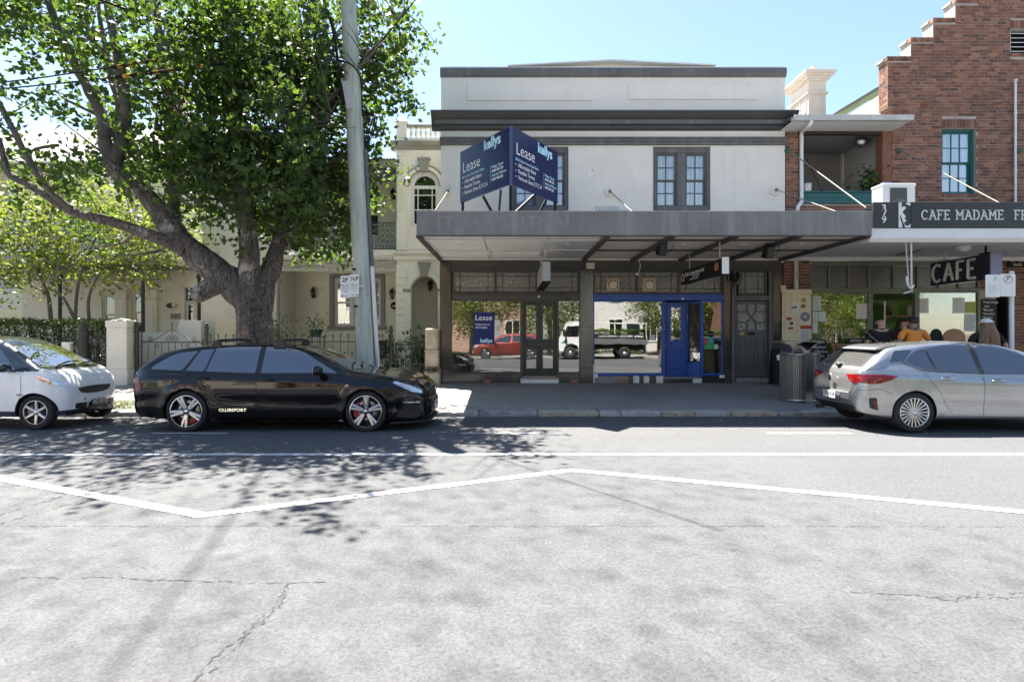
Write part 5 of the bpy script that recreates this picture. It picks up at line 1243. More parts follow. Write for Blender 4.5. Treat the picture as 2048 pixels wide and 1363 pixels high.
car.decal('plate_recess',[(-.32,.62),(.32,.62),(.26,.44),(-.26,.44)],'rear',mat('recess_shadow_grey',(.20,.20,.20),.4,.5),.006,rnd=.05)
car.plate((-2.205,0,.535),(0,-1,0),'DTV-51B',M_plate,M_ink)
pd1=car.door([(1.03,.88),(1.02,.935),(-.205,.935),(-.205,.27),(.86,.25),(.96,.5)]);pd2=car.door([(-.22,.935),(-.95,.965),(-1.18,1.0),(-1.06,.82),(-.93,.66),(-.80,.42),(-.70,.29),(-.22,.27)])
car.door([(1.03,.88),(1.02,.935),(-.205,.935),(-.205,.27),(.86,.25),(.96,.5)],1)
car.handle(.02,.83,M_silvercar,pd1);car.handle(-.80,.865,M_silvercar,pd2)
car.mirror(.82,.97,.2,M_silvercar,-1);car.mirror(.82,.97,.2,M_silvercar,1)
car.decal('fuel_flap',roundpoly([(-1.45,.93),(-1.22,.92),(-1.22,.77),(-1.45,.78)],.05),'side',M_silvercar,.003,-1,.04,.003)
car.strip('bumper_gap',[(-2.12,.66),(-1.86,.70),(-1.68,.62)],.006,'side',M_seam,.003)
MB().tube([(-1.62,-.2,1.02+.06),(-1.94,-.16,1.06),(-2.0,.12,1.075)],.014,6).ball((-2.03,0,1.045),(.05,.06,.04),10,6).build('rear_wiper',M_trimp,sv)
MB().tube([(-1.30,0,1.40),(-1.78,0,1.80)],[.008,.004],6).ball((-1.28,0,1.405),(.07,.03,.03),10,6).build('roof_aerial',M_trimp,sv)
MB().tube([(-2.05,.45,.27),(-2.19,.45,.27)],.035,12,caps=False).build('exhaust_pipe',M_disc,sv)
spl=[(-.085,-.075,.024,.022),(.085,.075,.024,.022),(0.0,0.0,.02,.018)]
car.wheels(dict(axles=(1.33,-1.33),spokes=7,split=[(-.26,-.30,.016,.024),(0,0,.016,.024),(.26,.30,.016,.024)],mat=M_silv),.325,.235,.215,.895)
# ------------------------------------------------------------------ small white city car
M_whitecar=paint('white_car_paint',(.88,.88,.87),0,.35,1.0)
M_cell=mat('dark_navy_cell_panel',(.022,.025,.036),.3,coat=1.0,var=.08)
sm=thing('parked_car','tiny white two seat city car with black safety cell and smiling black grille','car',(-8.79,10.27,-.01))
MX=.933
MP=dict(top=[(-1.36,.62),(-1.34,.85),(-1.30,1.05),(-1.24,1.25),(-1.15,1.42),(-1.0,1.50),(-.6,1.55),(-.2,1.545),(.05,1.51),(.30,1.41),(.6,1.24),(.83,1.09),(.92,1.035),(1.05,.99),(1.2,.91),(1.3,.81),(1.37,.68),(1.39,.5)],bottom=[(-1.36,.42),(-1.28,.3),(-1.1,.24),(1.0,.20),(1.25,.20),(1.36,.23),(1.39,.30)],belt=[(-1.36,.9),(-.8,.98),(0,.97),(.6,.95),(.9,.93),(1.1,.88),(1.25,.78),(1.39,.6)],plan=[(-1.36,.56),(-1.30,.66),(-1.1,.74),(-.8,.775),(0,.765),(.6,.775),(.95,.78),(1.15,.735),(1.28,.65),(1.36,.54),(1.39,.43)],plan_max=.785,arches=[(MX,.29,.325),(-MX,.29,.325)],flare=.018,tumble=.30,shoulder=.03,midz=.58)
car=Car(sm,MP,M_whitecar,(-8.79,10.27,-.01))
car.body.data.materials.append(M_cell)
_bm=bmesh.new();_bm.from_mesh(car.body.data)
for f in _bm.faces:
 c=f.calc_center_median()
 if c.z>.962+max(0,(c.x-.7))*.02 and c.x<1.0-abs(c.y)*.06 and f.material_index==0:f.material_index=2
_bm.to_mesh(car.body.data);_bm.free()
for sd in(-1,1):
 car.decal('side_window',[(.60,.975),(.22,1.33),(-.1,1.43),(-.42,1.45),(-.42,.975)],'side',M_cglass,.007,sd,rnd=.05)
 car.strip('safety_cell',[(.0,.25),(.62,.25)],.12,'side',M_cell,.010,sd)
 car.decal('headlight',[(.93,.895),(1.04,.895),(1.22,.815),(1.34,.735),(1.30,.715),(1.10,.765)],'side',M_clear,.010,sd,.025,rnd=.03)
 car.strip('door_gap',[(.70,.90),(.72,.60),(.60,.24)],.006,'side',M_seam,.003,sd)
 car.decal('side_repeater',[(.64,.60),(.76,.60),(.74,.57),(.66,.575)],'side',mat('amber_smoke_lens',(.28,.24,.18),.2),.008,sd,.03)
car.decal('windscreen',[(.93,-.60),(.99,0),(.93,.60),(.36,.50),(.31,0),(.36,-.50)],'top',glassmat('bright_windscreen_glass',(.1,.1,.1),.36,back=(.03,.035,.03),see=0),.006,rnd=.07,res=.05)
car.decal('scuttle',[(1.03,-.58),(1.08,0),(1.03,.58),(.94,.62),(1.0,0),(.94,-.62)],'top',M_cell,.005,res=.04)
g=car.decal('grille',[(-.40,.665),(-.2,.675),(0,.68),(.2,.675),(.40,.665),(.34,.585),(.2,.555),(0,.55),(-.2,.555),(-.34,.585)],'front',M_trimp,.008,rnd=.03,res=.04)
for k in range(3):car.strip('grille_bar',[(-.34,.595+k*.024),(.34,.595+k*.024)],.004,'front',M_gun,.012,parent=g)
car.decal('lower_grille',[(-.22,.40),(.22,.40),(.22,.31),(-.22,.31)],'front',M_trimp,.008,rnd=.02)
for sd in(-1,1):car.decal('fog_light_recess',[(sd*.26,.41),(sd*.46,.41),(sd*.47,.32),(sd*.26,.31)],'front',M_trimp,.008,rnd=.02,res=.03)
car.decal('front_lip',[(-.62,.31),(.62,.31),(.60,.22),(-.60,.22)],'front',M_cell,.010,rnd=.03,res=.05)
for sd in(-1,1):car.decal('front_lip',[(1.02,.30),(1.33,.31),(1.36,.24),(1.05,.215)],'side',M_cell,.010,sd,.04)
car.plate((1.452,0,.385),(0,1,0),'BC-977',M_ink,M_plate,.36,.115,.10)
MB().lathe([(.018,0),(.018,.02),(0,.022)],(1.405,-.30,.47),10,'x',caps=False).build('tow_cap',M_trimp,sm)
car.mirror(.55,.985,.2,M_cell,-1);car.mirror(.55,.985,.2,M_cell,1)
MB().tube(smoothpath([(.99,-.40,1.02),(.90,-.05,1.09),(.88,.25,1.10)],4),.014,6).tube(smoothpath([(1.0,.02,1.02),(.94,.30,1.06),(.90,.52,1.07)],4),.014,6).build('windscreen_wiper',M_trimp,sm)
car.wheels(dict(axles=(MX,-MX),spokes=6,split=[(0,0,.052,.04)],mat=M_silv,mat2=mat('bronze_barrel',(.22,.15,.12),.4,.7),dark_barrel=True),.29,.20,.165,.765)
# ================================================================== terrace house beside the shops
YT,YW=18.0,19.8
T=lambda px:fx(px,YT);TZ=lambda py:fz(py,YT);Wx=lambda px:fx(px,YW);Wz=lambda py:fz(py,YW)
M_yel=mat('pale_yellow_render',(.80,.765,.625),.85,var=.05,vs=1.5,bs=25,bst=.2,streak=((.50,.47,.36),.25,.55))
M_ytr=mat('cream_trim',(.78,.74,.62),.7,var=.05,vs=2,bs=30,bst=.1)
M_tau=mat('taupe_trim',(.26,.25,.21),.7,var=.12,vs=2,bs=30,bst=.15)
M_lace=mat('charcoal_iron',(.055,.055,.055),.6,.2,var=.2,vs=10)
yh=thing('terrace_house','pale yellow two storey terrace house with arched porch tower and iron lace balcony','house',(-4,YT,.25))
TX0,TX1=T(793),-1.90
ac=T(849);ar=T(879)-T(849)
def arch_wall(par,name,x0,x1,z0,z1,y,d,cx,r,zs,zb,m,n=16):
 """wall with one round headed opening of half width r, springing at zs, bottom zb"""
 b=MB();b.box(x0,cx-r,y,y+d,z0,z1).box(cx+r,x1,y,y+d,z0,z1)
 if zb>z0+.01:b.box(cx-r,cx+r,y,y+d,z0,zb)
 for i in range(n):
  a0,a1=PI-PI*i/n,PI-PI*(i+1)/n;p,q=(cx+r*math.cos(a0),zs+r*math.sin(a0)),(cx+r*math.cos(a1),zs+r*math.sin(a1))
  b.prism([p,q,(q[0],z1),(p[0],z1)],'y',y,y+d)
 return b.build(name,m,par)
def archivolt(par,name,cx,zs,r0,r1,y0,y1,m,legs=None,n=18):
 b=MB()
 for i in range(n):
  a0,a1=PI-PI*i/n,PI-PI*(i+1)/n
  b.prism([(cx+r0*math.cos(a0),zs+r0*math.sin(a0)),(cx+r1*math.cos(a0),zs+r1*math.sin(a0)),(cx+r1*math.cos(a1),zs+r1*math.sin(a1)),(cx+r0*math.cos(a1),zs+r0*math.sin(a1))],'y',y0,y1)
 if legs is not None:b.box(cx-r1,cx-r0,y0,y1,legs,zs).box(cx+r0,cx+r1,y0,y1,legs,zs)
 return b.build(name,m,par)
r_up=T(877)-ac;zs_up=TZ(372)
arch_wall(yh,'wall',TX0,TX1,TZ(508),TZ(292),YT,.3,ac,r_up,zs_up,TZ(452),M_yel)
r_dn=T(876)-ac;zs_dn=TZ(579)
arch_wall(yh,'wall',TX0,TX1,.25,TZ(520),YT,.3,ac,r_dn,zs_dn,.25,M_yel)
MB().box(TX0,TX0+.3,YT+.3,YW,.25,TZ(292)).build('wall',M_yel,yh)
MB().box(TX0-.06,TX1,YT-.08,YT+.3,TZ(520),TZ(512),c=.01).box(TX0-.02,TX1,YT-.03,YT+.3,TZ(512),TZ(507)).box(TX0-.10,TX1,YT-.12,YT+.3,TZ(507.5),TZ(503.5),c=.01).build('string_course',M_ytr,yh)
moul=[(.02,TZ(300)),(.06,TZ(298)),(.06,TZ(295)),(.14,TZ(292)),(.2,TZ(287)),(.2,TZ(285)),(.0,TZ(283))]
MB().prism([(YT+.2,moul[0][1])]+[(YT-y,z_)for y,z_ in moul]+[(YT+.2,moul[-1][1])],'x',TX0-.16,TX1).build('cornice',M_tau,yh)
MB().box(TX0,TX1,YT-.02,YT+.25,TZ(284),TZ(276)).box(TX0,TX0+.32,YT-.04,YT+.28,TZ(276),TZ(248),c=.01).box(TX0-.05,TX0+.37,YT-.09,YT+.33,TZ(248),TZ(243),c=.012).box(TX0+.07,TX0+.25,YT+.03,YT+.2,TZ(243),TZ(233),c=.03).box(TX0+.32,TX1,YT,YT+.2,TZ(254),TZ(248),1,.01).build('parapet',[M_ytr,M_tau],yh)
bal=None;zb0,zb1=TZ(276),TZ(254);hb=zb1-zb0
for i in range(9):
 x=TX0+.45+i*.155
 if x>TX1-.05:break
 if bal is None:bal=MB().lathe([(.055,0),(.055,.03),(.03,.05),(.035,.08),(.062,.14),(.055,.2),(.028,.27),(.026,hb-.06),(.05,hb-.03),(.05,hb)],(x,YT+.1,zb0),10).build('baluster',M_ytr,yh);bx0=x
 else:o=link(bal.data,'baluster',yh);o.location.x=x-bx0
for s0,s1 in((T(795),T(812)),):
 MB().box(s0,s1,YT-.05,YT,TZ(440),TZ(312),c=.01).box(s0-.03,s1+.03,YT-.08,YT,TZ(312),TZ(307),c=.01).box(s0-.02,s1+.02,YT-.06,YT,TZ(500),TZ(440),c=.01).build('pilaster',M_ytr,yh)
 fl=MB()
 for k in range(4):fl.box(s0+.05+k*.045,s0+.07+k*.045,YT-.065,YT-.05,TZ(425),TZ(325))
 fl.build('flute',M_yel,yh)
for k in range(13):
 zz=.5+k*.235
 if zz<TZ(524):MB().box(T(793)-.02,T(813),YT-.04,YT,zz,zz+.225,c=.012).build('quoin',M_yel,yh)
archivolt(yh,'arch_moulding',ac,zs_up,r_up+.03,r_up+.22,YT-.05,YT,M_tau);archivolt(yh,'arch_moulding',ac,zs_up,r_up+.06,r_up+.16,YT-.08,YT-.05,M_ytr)
archivolt(yh,'arch_moulding',ac,zs_dn,r_dn,r_dn+.2,YT-.05,YT,M_ytr,.3);archivolt(yh,'arch_moulding',ac,zs_dn,r_dn+.05,r_dn+.15,YT-.075,YT-.05,M_yel)
for zz in(zs_up+r_up,zs_dn+r_dn):MB().prism([(ac-.10,zz-.02),(ac+.10,zz-.02),(ac+.17,zz+.36),(ac-.17,zz+.36)],'y',YT-.13,YT-.0).box(ac-.2,ac+.2,YT-.15,YT,zz+.36,zz+.42,c=.01).build('keystone',M_tau,yh)
for sx_ in(-1,1):MB().box(ac+sx_*(r_dn+.0),ac+sx_*(r_dn+.24),YT-.08,YT,zs_dn-.07,zs_dn+.02,c=.012).build('impost',M_tau,yh)
w=archivolt(yh,'window',ac,zs_up,r_up-.10,r_up,YT+.10,YT+.2,M_white,TZ(452))
MB().box(ac-r_up+.1,ac+r_up-.1,YT+.12,YT+.18,zs_up-.06,zs_up+.04).box(ac-r_up+.1,ac+r_up-.1,YT+.12,YT+.18,TZ(452),TZ(446)).build('sash',M_white,w)
b=MB();zz0,zz1=TZ(446),zs_up-.06;xx0,xx1=ac-r_up+.1,ac+r_up-.1
for u in(.17,.83):b.box(xx0+(xx1-xx0)*u-.015,xx0+(xx1-xx0)*u+.015,YT+.125,YT+.165,zz0,zz1)
for u in(.40,.82):b.box(xx0,xx1,YT+.13,YT+.16,zz0+(zz1-zz0)*u-.015,zz0+(zz1-zz0)*u+.015)
b.build('sash',M_white,w)
M_dkglass=glassmat('dark_house_glass',(.10,.11,.10),.16,back=(.010,.011,.010),see=.25,wav=.08)
MB().box(xx0,xx1,YT+.145,YT+.15,zz0,zz1).build('pane',M_dkglass,w)
MB().prism([(ac+(r_up-.1)*math.cos(t),zs_up+.04+(r_up-.1)*math.sin(t))for t in np.linspace(0,PI,17)],'y',YT+.145,YT+.15).build('pane',M_dkglass,w)
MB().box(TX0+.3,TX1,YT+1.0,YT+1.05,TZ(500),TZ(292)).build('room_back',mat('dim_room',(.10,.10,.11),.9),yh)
MB().box(TX0+.3,TX1,YW-.0,YW+.2,.25,TZ(520)).box(TX0+.3,TX1,YT+.3,YW,TZ(520),TZ(515)).build('porch_wall',M_yel,yh)
dx=Wx(868);dr=.45
archivolt(yh,'door_surround',dx,Wz(578),dr,dr+.13,YW-.06,YW,M_ytr,.3)
dd=MB().box(dx-dr,dx+dr,YW-.04,YW-.01,.45,Wz(578)).build('door',mat('dark_olive_door',(.03,.032,.025),.4),yh)
MB().prism([(dx+dr*math.cos(t),Wz(578)+dr*math.sin(t))for t in np.linspace(0,PI,15)],'y',YW-.03,YW-.02).build('fanlight',M_dkglass,dd)
for zz0,zz1 in((.55,1.2),(1.35,2.4)):
 for q in(-.38,.04):MB().box(dx+q,dx+q+.34,YW-.055,YW-.04,zz0,zz1,c=.01).build('door_panel',dd.data.materials[0],dd)
MB().box(TX0+.3,TX1,YT+.0,YW,.25,.42).build('porch_step',mat('porch_tile',(.28,.26,.22),.6,var=.2,vs=20),yh)
def lantern(par,x,y,z,hang=False):
 b=MB();b.lathe([(.02,.20),(.06,.15),(.09,.12),(.085,.10)],(x,y,z),6,smooth=False,caps=False).lathe([(.045,-.12),(.085,.10)],(x,y,z),6,mi=1,smooth=False,caps=False).lathe([(.0,-.17),(.05,-.12)],(x,y,z),6,smooth=False,caps=False)
 for k in range(6):a=2*PI*k/6;b.bar((x+.046*math.cos(a),y+.046*math.sin(a),z-.12),(x+.088*math.cos(a),y+.088*math.sin(a),z+.11),.010,.010)
 if hang:b.tube([(x,y,z+.19),(x,y,z+.55)],.008,6)
 else:b.tube(smoothpath([(x,y+.16,z-.02),(x,y+.13,z+.22),(x,y+.02,z+.25),(x,y,z+.19)],4),.012,6).box(x-.04,x+.04,y+.15,y+.17,z-.12,z+.1)
 return b.build('lantern',[M_black,glassmat('lantern_glass',(.6,.6,.5),.1,see=.9)],par)
lantern(yh,T(852),YT+.9,TZ(568),True);lantern(yh,Wx(629),YW-.17,Wz(588));lantern(yh,Wx(786),YW-.17,Wz(590));lantern(yh,Wx(788),YW-.17,Wz(392))
nb=MB().lathe([(.13,0),(.13,.012),(.11,.02),(0,.02)],(Wx(789),YW-.02,Wz(611)),20,'y',caps=False).build('number_plaque',M_black,yh);text('383',.10,(Wx(789),YW-.043,Wz(615)),(1,0,0),(0,0,1),M_gold if 'gold_leaf' in MATS else M_white,'numerals',nb,.001,.002,'CENTER')
VX0=T(556)
fwin=(Wx(668),Wx(762),Wz(652),Wz(556));up=[(Wx(683),Wx(762),Wz(475),Wz(368))]
b=MB();x0,x1=fx(556,YW),TX0+.02
b.box(x0,fwin[0],YW,YW+.25,.25,TZ(508)).box(fwin[1],x1,YW,YW+.25,.25,TZ(508)).box(fwin[0],fwin[1],YW,YW+.25,.25,fwin[2]).box(fwin[0],fwin[1],YW,YW+.25,fwin[3],TZ(508))
u_=up[0];b.box(x0,u_[0],YW,YW+.25,TZ(508),7.4).box(u_[1],x1,YW,YW+.25,TZ(508),7.4).box(u_[0],u_[1],YW,YW+.25,TZ(508),u_[2]).box(u_[0],u_[1],YW,YW+.25,u_[3],7.4)
b.build('wall',M_yel,yh)
zc,k=.55,0
while zc<TZ(520):
 x=x0-(.0 if k%2 else .45)
 while x<x1:
  a,c=max(x,x0)+.006,min(x+.88,x1)-.006
  for s0,s1 in([(a,c)]if not(zc+.36>fwin[2]-.1 and zc<fwin[3]+.1)else[(a,min(c,fwin[0]-.16)),(max(a,fwin[1]+.16),c)]):
   if s1-s0>.06:MB().box(s0,s1,YW-.016,YW,zc+.006,zc+.366,c=.006).build('stone_block',M_yel,yh)
  x+=.9
 zc+=.372;k+=1
MB().box(fwin[0]-.14,fwin[0],YW-.06,YW+.1,fwin[2],fwin[3]+.14,c=.01).box(fwin[1],fwin[1]+.14,YW-.06,YW+.1,fwin[2],fwin[3]+.14,c=.01).box(fwin[0],fwin[1],YW-.06,YW+.1,fwin[3],fwin[3]+.14,c=.01).box(fwin[0]-.2,fwin[1]+.2,YW-.12,YW+.1,fwin[2]-.12,fwin[2],c=.015).build('window_surround',M_tau,yh)
xs3=[fwin[0],fwin[0]+(fwin[1]-fwin[0])*.34,fwin[1]-(fwin[1]-fwin[0])*.34,fwin[1]]
for a,c in((xs3[0],xs3[1]+.05),(xs3[1]+.05,xs3[2]-.05),(xs3[2]-.05,xs3[3])):sash_window(yh,a,c,fwin[2],fwin[3],YW+.04,M_white,1,1,.5,M_curt,.05,glass=M_housglass)
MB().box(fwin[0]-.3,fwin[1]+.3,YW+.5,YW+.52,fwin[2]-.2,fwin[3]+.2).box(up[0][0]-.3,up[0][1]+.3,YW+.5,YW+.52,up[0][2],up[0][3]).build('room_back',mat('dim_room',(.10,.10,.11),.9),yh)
sash_window(yh,up[0][0],(up[0][0]+up[0][1])/2,up[0][2],up[0][3],YW+.04,M_ytr,1,2,.45,None,.08,glass=M_dkglass);sash_window(yh,(up[0][0]+up[0][1])/2,up[0][1],up[0][2],up[0][3],YW+.04,M_ytr,1,2,.45,None,.08,glass=M_dkglass)
MB().box(VX0-.3,TX0-.01,YT-.02,YW,TZ(516),TZ(508)).box(VX0-.32,TX0-.01,YT-.08,YT-.02,TZ(512),TZ(500),c=.01).build('balcony_floor',M_ytr,yh)
b=MB();x=VX0-.3
while x<TX0-.05:b.box(x,x+.04,YT-.05,YT,TZ(520),TZ(516));x+=.085
b.build('dentils',M_ytr,yh,kind='stuff')
def lace(par,x0,x1,z0,z1,y,m,cell=.16,name='iron_lace',along=None):
 b=MB();P=(lambda u,zz:(u,y,zz))if along is None else along
 n=max(1,int((x1-x0)/cell));w=(x1-x0)/n;k=max(1,int((z1-z0)/cell));h=(z1-z0)/k;r=.0075
 b.bar(P(x0,z0),P(x1,z0),.02,.02).bar(P(x0,z1),P(x1,z1),.02,.02)
 for i in range(n):
  for j in range(k):
   cx,cz=x0+w*(i+.5),z0+h*(j+.5)
   ring=[P(cx+w*.36*math.cos(t),cz+h*.36*math.sin(t))for t in np.linspace(0,2*PI,9)]
   b.tube(ring,r,3,caps=False,smooth=False)
   sp_=[P(cx+w*(.5-t*.42)*math.cos(t*5+(i+j)%2*PI),cz+h*(.5-t*.42)*math.sin(t*5+(i+j)%2*PI))for t in np.linspace(0,1,8)]
   b.tube(sp_,r,3,caps=False,smooth=False)
   b.bar(P(cx-w/2,cz-h/2),P(cx+w/2,cz+h/2),.010,.010);b.bar(P(cx+w/2,cz-h/2),P(cx-w/2,cz+h/2),.010,.010)
 return b.build(name,m,par)
lace(yh,VX0,TX0-.03,TZ(498),TZ(445),YT,M_lace);lace(yh,VX0,TX0-.03,TZ(358),TZ(338),YT,M_lace,.14);lace(yh,VX0,TX0-.03,TZ(541),TZ(524),YT,mat('cream_iron',(.58,.56,.48),.6),.12)
for px,up_ in((556,0),(640,1),(556,1)):
 z0,z1=(.3,TZ(520))if not up_ else(TZ(500),TZ(335));x=T(px)
 MB().lathe([(.09,z0),(.09,z0+.25),(.055,z0+.3),(.05,z1-.75),(.07,z1-.72),(.10,z1-.64),(.12,z1-.60),(.05,z1-.58),(.045,z1)],(x,YT,0),12).build('verandah_post',M_tau,yh)
MB().box(VX0-.4,TX0-.01,YT-.15,YT-.05,TZ(335),TZ(322),c=.01).box(VX0-.4,TX0-.01,YT-.05,YW,TZ(334),TZ(332)).build('verandah_beam',M_tau,yh)
b=MB();n_=90
for i in range(n_):
 xa,xb=VX0-.5+(TX0-.01-VX0+.5)*i/n_,VX0-.5+(TX0-.01-VX0+.5)*(i+1)/n_;za,zb_=(.03 if i%2 else 0),(.03 if(i+1)%2 else 0)
 b.quad((xa,YT-.22,TZ(322)+za),(xb,YT-.22,TZ(322)+zb_),(xb,YW,TZ(322)+.5+zb_),(xa,YW,TZ(322)+.5+za))
b.build('verandah_roof',mat('pale_corrugated_iron',(.50,.50,.48),.5,.3),yh)
MB().box(VX0-1,TX0,YW+.25,27,.3,7.4).box(TX0+.02,TX1,YT+1.1,27,.3,TZ(292)).build('house_body',M_yel,yh)
PWY=18.3
pw=MB().box(fx(402,PWY),fx(557,PWY),PWY,27,.25,7.7).build('wall',mat('cream_render',(.66,.62,.52),.85),yh)
MB().box(fx(402,PWY)-.05,fx(557,PWY)+.05,PWY-.08,27,7.7,7.85).build('wall_coping',M_ytr,yh)
MB().box(fx(440,17.6),fx(500,17.6),17.3,PWY,.25,fz(638,17.6),c=.02).build('garden_wall',mat('ochre_render',(.60,.53,.38),.85,var=.06),yh)
M_leafd=leafmat('dark_leaf',(.018,.045,.012),(.07,.13,.03),(.10,.20,.03));M_leafm=leafmat('mid_leaf',(.035,.075,.016),(.13,.21,.05),(.22,.36,.06));M_pot=mat('green_glazed_pot',(.06,.10,.07),.35)
def potplant(x,y,z,r,h,nl,lsize,label,spread=1.0,potm=None,cat='pot plant'):
 t=thing('pot_plant',label,cat,(x,y,z));MB().lathe([(r*.7,0),(r,h*.9),(r*1.08,h*.9),(r*1.08,h),(r*.9,h),(r*.85,h*.85),(0,h*.85)],(x,y,z),16,caps=False).build('pot',potm or M_pot,t)
 c=rng.normal(size=(nl,3))*[r*spread,r*spread,r*spread*.9]+[x,y,z+h+r*spread*.9];leaves('foliage',c,lsize,M_leafm,t,'stuff')
 b=MB()
 for k in range(7):a=random.uniform(0,6.28);b.tube(smoothpath([(x,y,z+h*.8),(x+math.cos(a)*r*.4,y+math.sin(a)*r*.4,z+h+r*.7),(x+math.cos(a)*r*spread,y+math.sin(a)*r*spread,z+h+r*spread*1.3)],3),.008,5)
 b.build('stem',mat('green_stem',(.10,.14,.05),.7),t);return t
potplant(fx(632,17.2),17.2,fz(672,17.2),.2,.2,160,.07,'low green bowl plant on a stand under the yellow house window')
MB_stand=MB().box(fx(632,17.2)-.2,fx(632,17.2)+.2,17.0,17.4,fz(672,17.2)-.03,fz(672,17.2)-.001)
for sx_ in(-1,1):
 for sy in(-1,1):MB_stand.box(fx(632,17.2)+sx_*.18-.015,fx(632,17.2)+sx_*.18+.015,17.2+sy*.18-.015,17.2+sy*.18+.015,.25,fz(672,17.2)-.03)
tag(rebase(MB_stand.build('plant_stand',M_teal),(fx(632,17.2),17.2,.25)),'small dark stand carrying the low bowl plant in the garden','stand')
potplant(fx(858,16.6),16.6,.25,.26,.5,620,.16,'large glossy leaved shrub in a pot beside the sandstone gate pier',1.15)
potplant(fx(782,16.8),16.8,.25,.2,.45,260,.14,'leafy green pot plant behind the iron gate near the mailbox',1.5)
# ================================================================== house 385 to the left
YA,YB=18.6,20.2
lh=thing('terrace_house','shaded cream terrace house numbered 385 with slate roof behind the leafy trees','house',(-12,YA,.25))
A=lambda px:fx(px,YB);AZ=lambda py:fz(py,YB)
M_cr2=mat('pale_cream_render',(.76,.72,.62),.85,var=.06,vs=1.5,bs=25,bst=.2)  # one even cream colour for the house walls
x0,x1=A(-420),A(402)
ops=[(A(-40),A(45),AZ(668),AZ(560)),(A(203),A(232),AZ(668),AZ(588)),(A(262),A(291),AZ(668),AZ(580)),(A(366),A(392),.45,AZ(572)),(A(0),A(48),AZ(480),AZ(368)),(A(-300),A(-240),AZ(668),AZ(560)),(A(150),A(200),AZ(480),AZ(390)),(A(260),A(310),AZ(480),AZ(390))]
ops.sort();b=MB();cuts=sorted({x0,x1}|{v for o in ops for v in o[:2]})
for i in range(len(cuts)-1):
 xm=(cuts[i]+cuts[i+1])/2;hs=sorted([(o[2],o[3])for o in ops if o[0]<xm<o[1]]);zc=.25
 for h0,h1 in hs:b.box(cuts[i],cuts[i+1],YB,YB+.3,zc,h0);zc=h1
 b.box(cuts[i],cuts[i+1],YB,YB+.3,zc,7.4)
b.box(x0,x1,27,27.3,.25,7.4).box(x0,x0+.3,YB+.3,27,.25,7.4).box(x0,x1,YB+.9,YB+.95,.25,7.4,1)
b.build('wall',[M_cr2,mat('dim_room',(.1,.1,.1),.9)],lh)
for o in ops:
 if o[2]<.5:
  d=MB().box(o[0]+.06,o[1]-.06,YB+.1,YB+.15,o[2],o[3]-.5).box(o[0],o[0]+.06,YB-.02,YB+.15,o[2],o[3]).box(o[1]-.06,o[1],YB-.02,YB+.15,o[2],o[3]).box(o[0],o[1],YB-.02,YB+.15,o[3]-.06,o[3]+.06).build('door',M_white,lh)
  MB().box(o[0]+.13,o[1]-.13,YB+.09,YB+.1,o[2]+.7,o[3]-.65).box(o[0]+.06,o[1]-.06,YB+.1,YB+.12,o[3]-.45,o[3]-.06).build('pane',M_dkglass,d)
 else:sash_window(lh,o[0],o[1],o[2],o[3],YB+.06,M_white if o[0]<A(60)else M_ytr,1,1,.5,None,.06,glass=M_dkglass)
for l,r in((233,256),(296,316),(391,404)):
 xa,xb=A(l),A(r);MB().box(xa,xb,YB-.1,YB,.3,AZ(598),c=.012).box(xa-.05,xb+.05,YB-.16,YB,AZ(598),AZ(590),c=.012).box(xa-.02,xb+.02,YB-.13,YB,AZ(590),AZ(580),c=.01).box(xa+.1,xb-.1,YB-.12,YB-.1,.9,AZ(604),c=.008).build('pilaster',M_ytr,lh)
archivolt(lh,'arch_moulding',A(276),AZ(586),(A(291)-A(262))/2+.03,(A(291)-A(262))/2+.2,YB-.08,YB,M_ytr);archivolt(lh,'arch_moulding',A(218),AZ(592),(A(232)-A(203))/2+.03,(A(232)-A(203))/2+.2,YB-.08,YB,M_ytr)
text('385',.26,(A(340),YB-.012,AZ(640)),(1,0,0),(0,0,1),M_tau,'numerals',lh,.01,.006)
MB().ball((A(344),YB-.10,AZ(611)),(.14,.10,.09),12,8).ball((A(352),YB-.14,AZ(611)),(.07,.07,.07),10,8,1).build('wall_light',[M_lace,M_white],lh)
lace(lh,A(-200),A(396),AZ(568),AZ(546),YA,M_lace,.2);MB().box(A(-420),A(402),YA-.05,YB,AZ(540),AZ(532)).build('balcony_floor',M_tau,lh)
for px in(120,286,398):MB().lathe([(.09,.3),(.06,.6),(.05,3.3),(.09,3.4),(.05,3.5)],(fx(px,YA),YA,0),10).build('verandah_post',M_lace,lh)
lace(lh,A(-420),A(396),AZ(530),AZ(478),YA,M_lace,.25)
b=MB();
for k in range(14):xa=A(-60)+k*.16;b.quad((xa,YA-.2,AZ(366)),(xa+.16,YA-.2,AZ(366)),(xa+.16,YB,AZ(338)),(xa,YB,AZ(338)),k%2);b.quad((xa,YA-.2,AZ(374)),(xa+.16,YA-.2,AZ(374)),(xa+.16,YA-.2,AZ(366)),(xa,YA-.2,AZ(366)),k%2)
b.build('striped_awning',[mat('pale_stripe',(.62,.64,.64),.8),mat('sage_stripe',(.26,.34,.33),.8)],lh)
M_slate=mat('slate_tile',(.13,.128,.125),.65,var=.3,vs=5,bs=30,bst=.4,streak=((.09,.09,.085),.5,.5))
e0,e1,ez,rz_,ry_=A(-430),A(372),7.42,10.6,25.5
MB().prism([(YB-.55,ez-.05),(ry_,rz_-.07),(ry_+4,7.3),(YB-.5,ez-.2)],'x',e0,e1).build('roof',M_slate,lh)
d=Vector((0,ry_-YB+.55,rz_-ez));Ld=d.length;d.normalize();nrm=Vector((0,-d.z,d.y));sb=MB();rows=int(Ld/.24);nsl=0
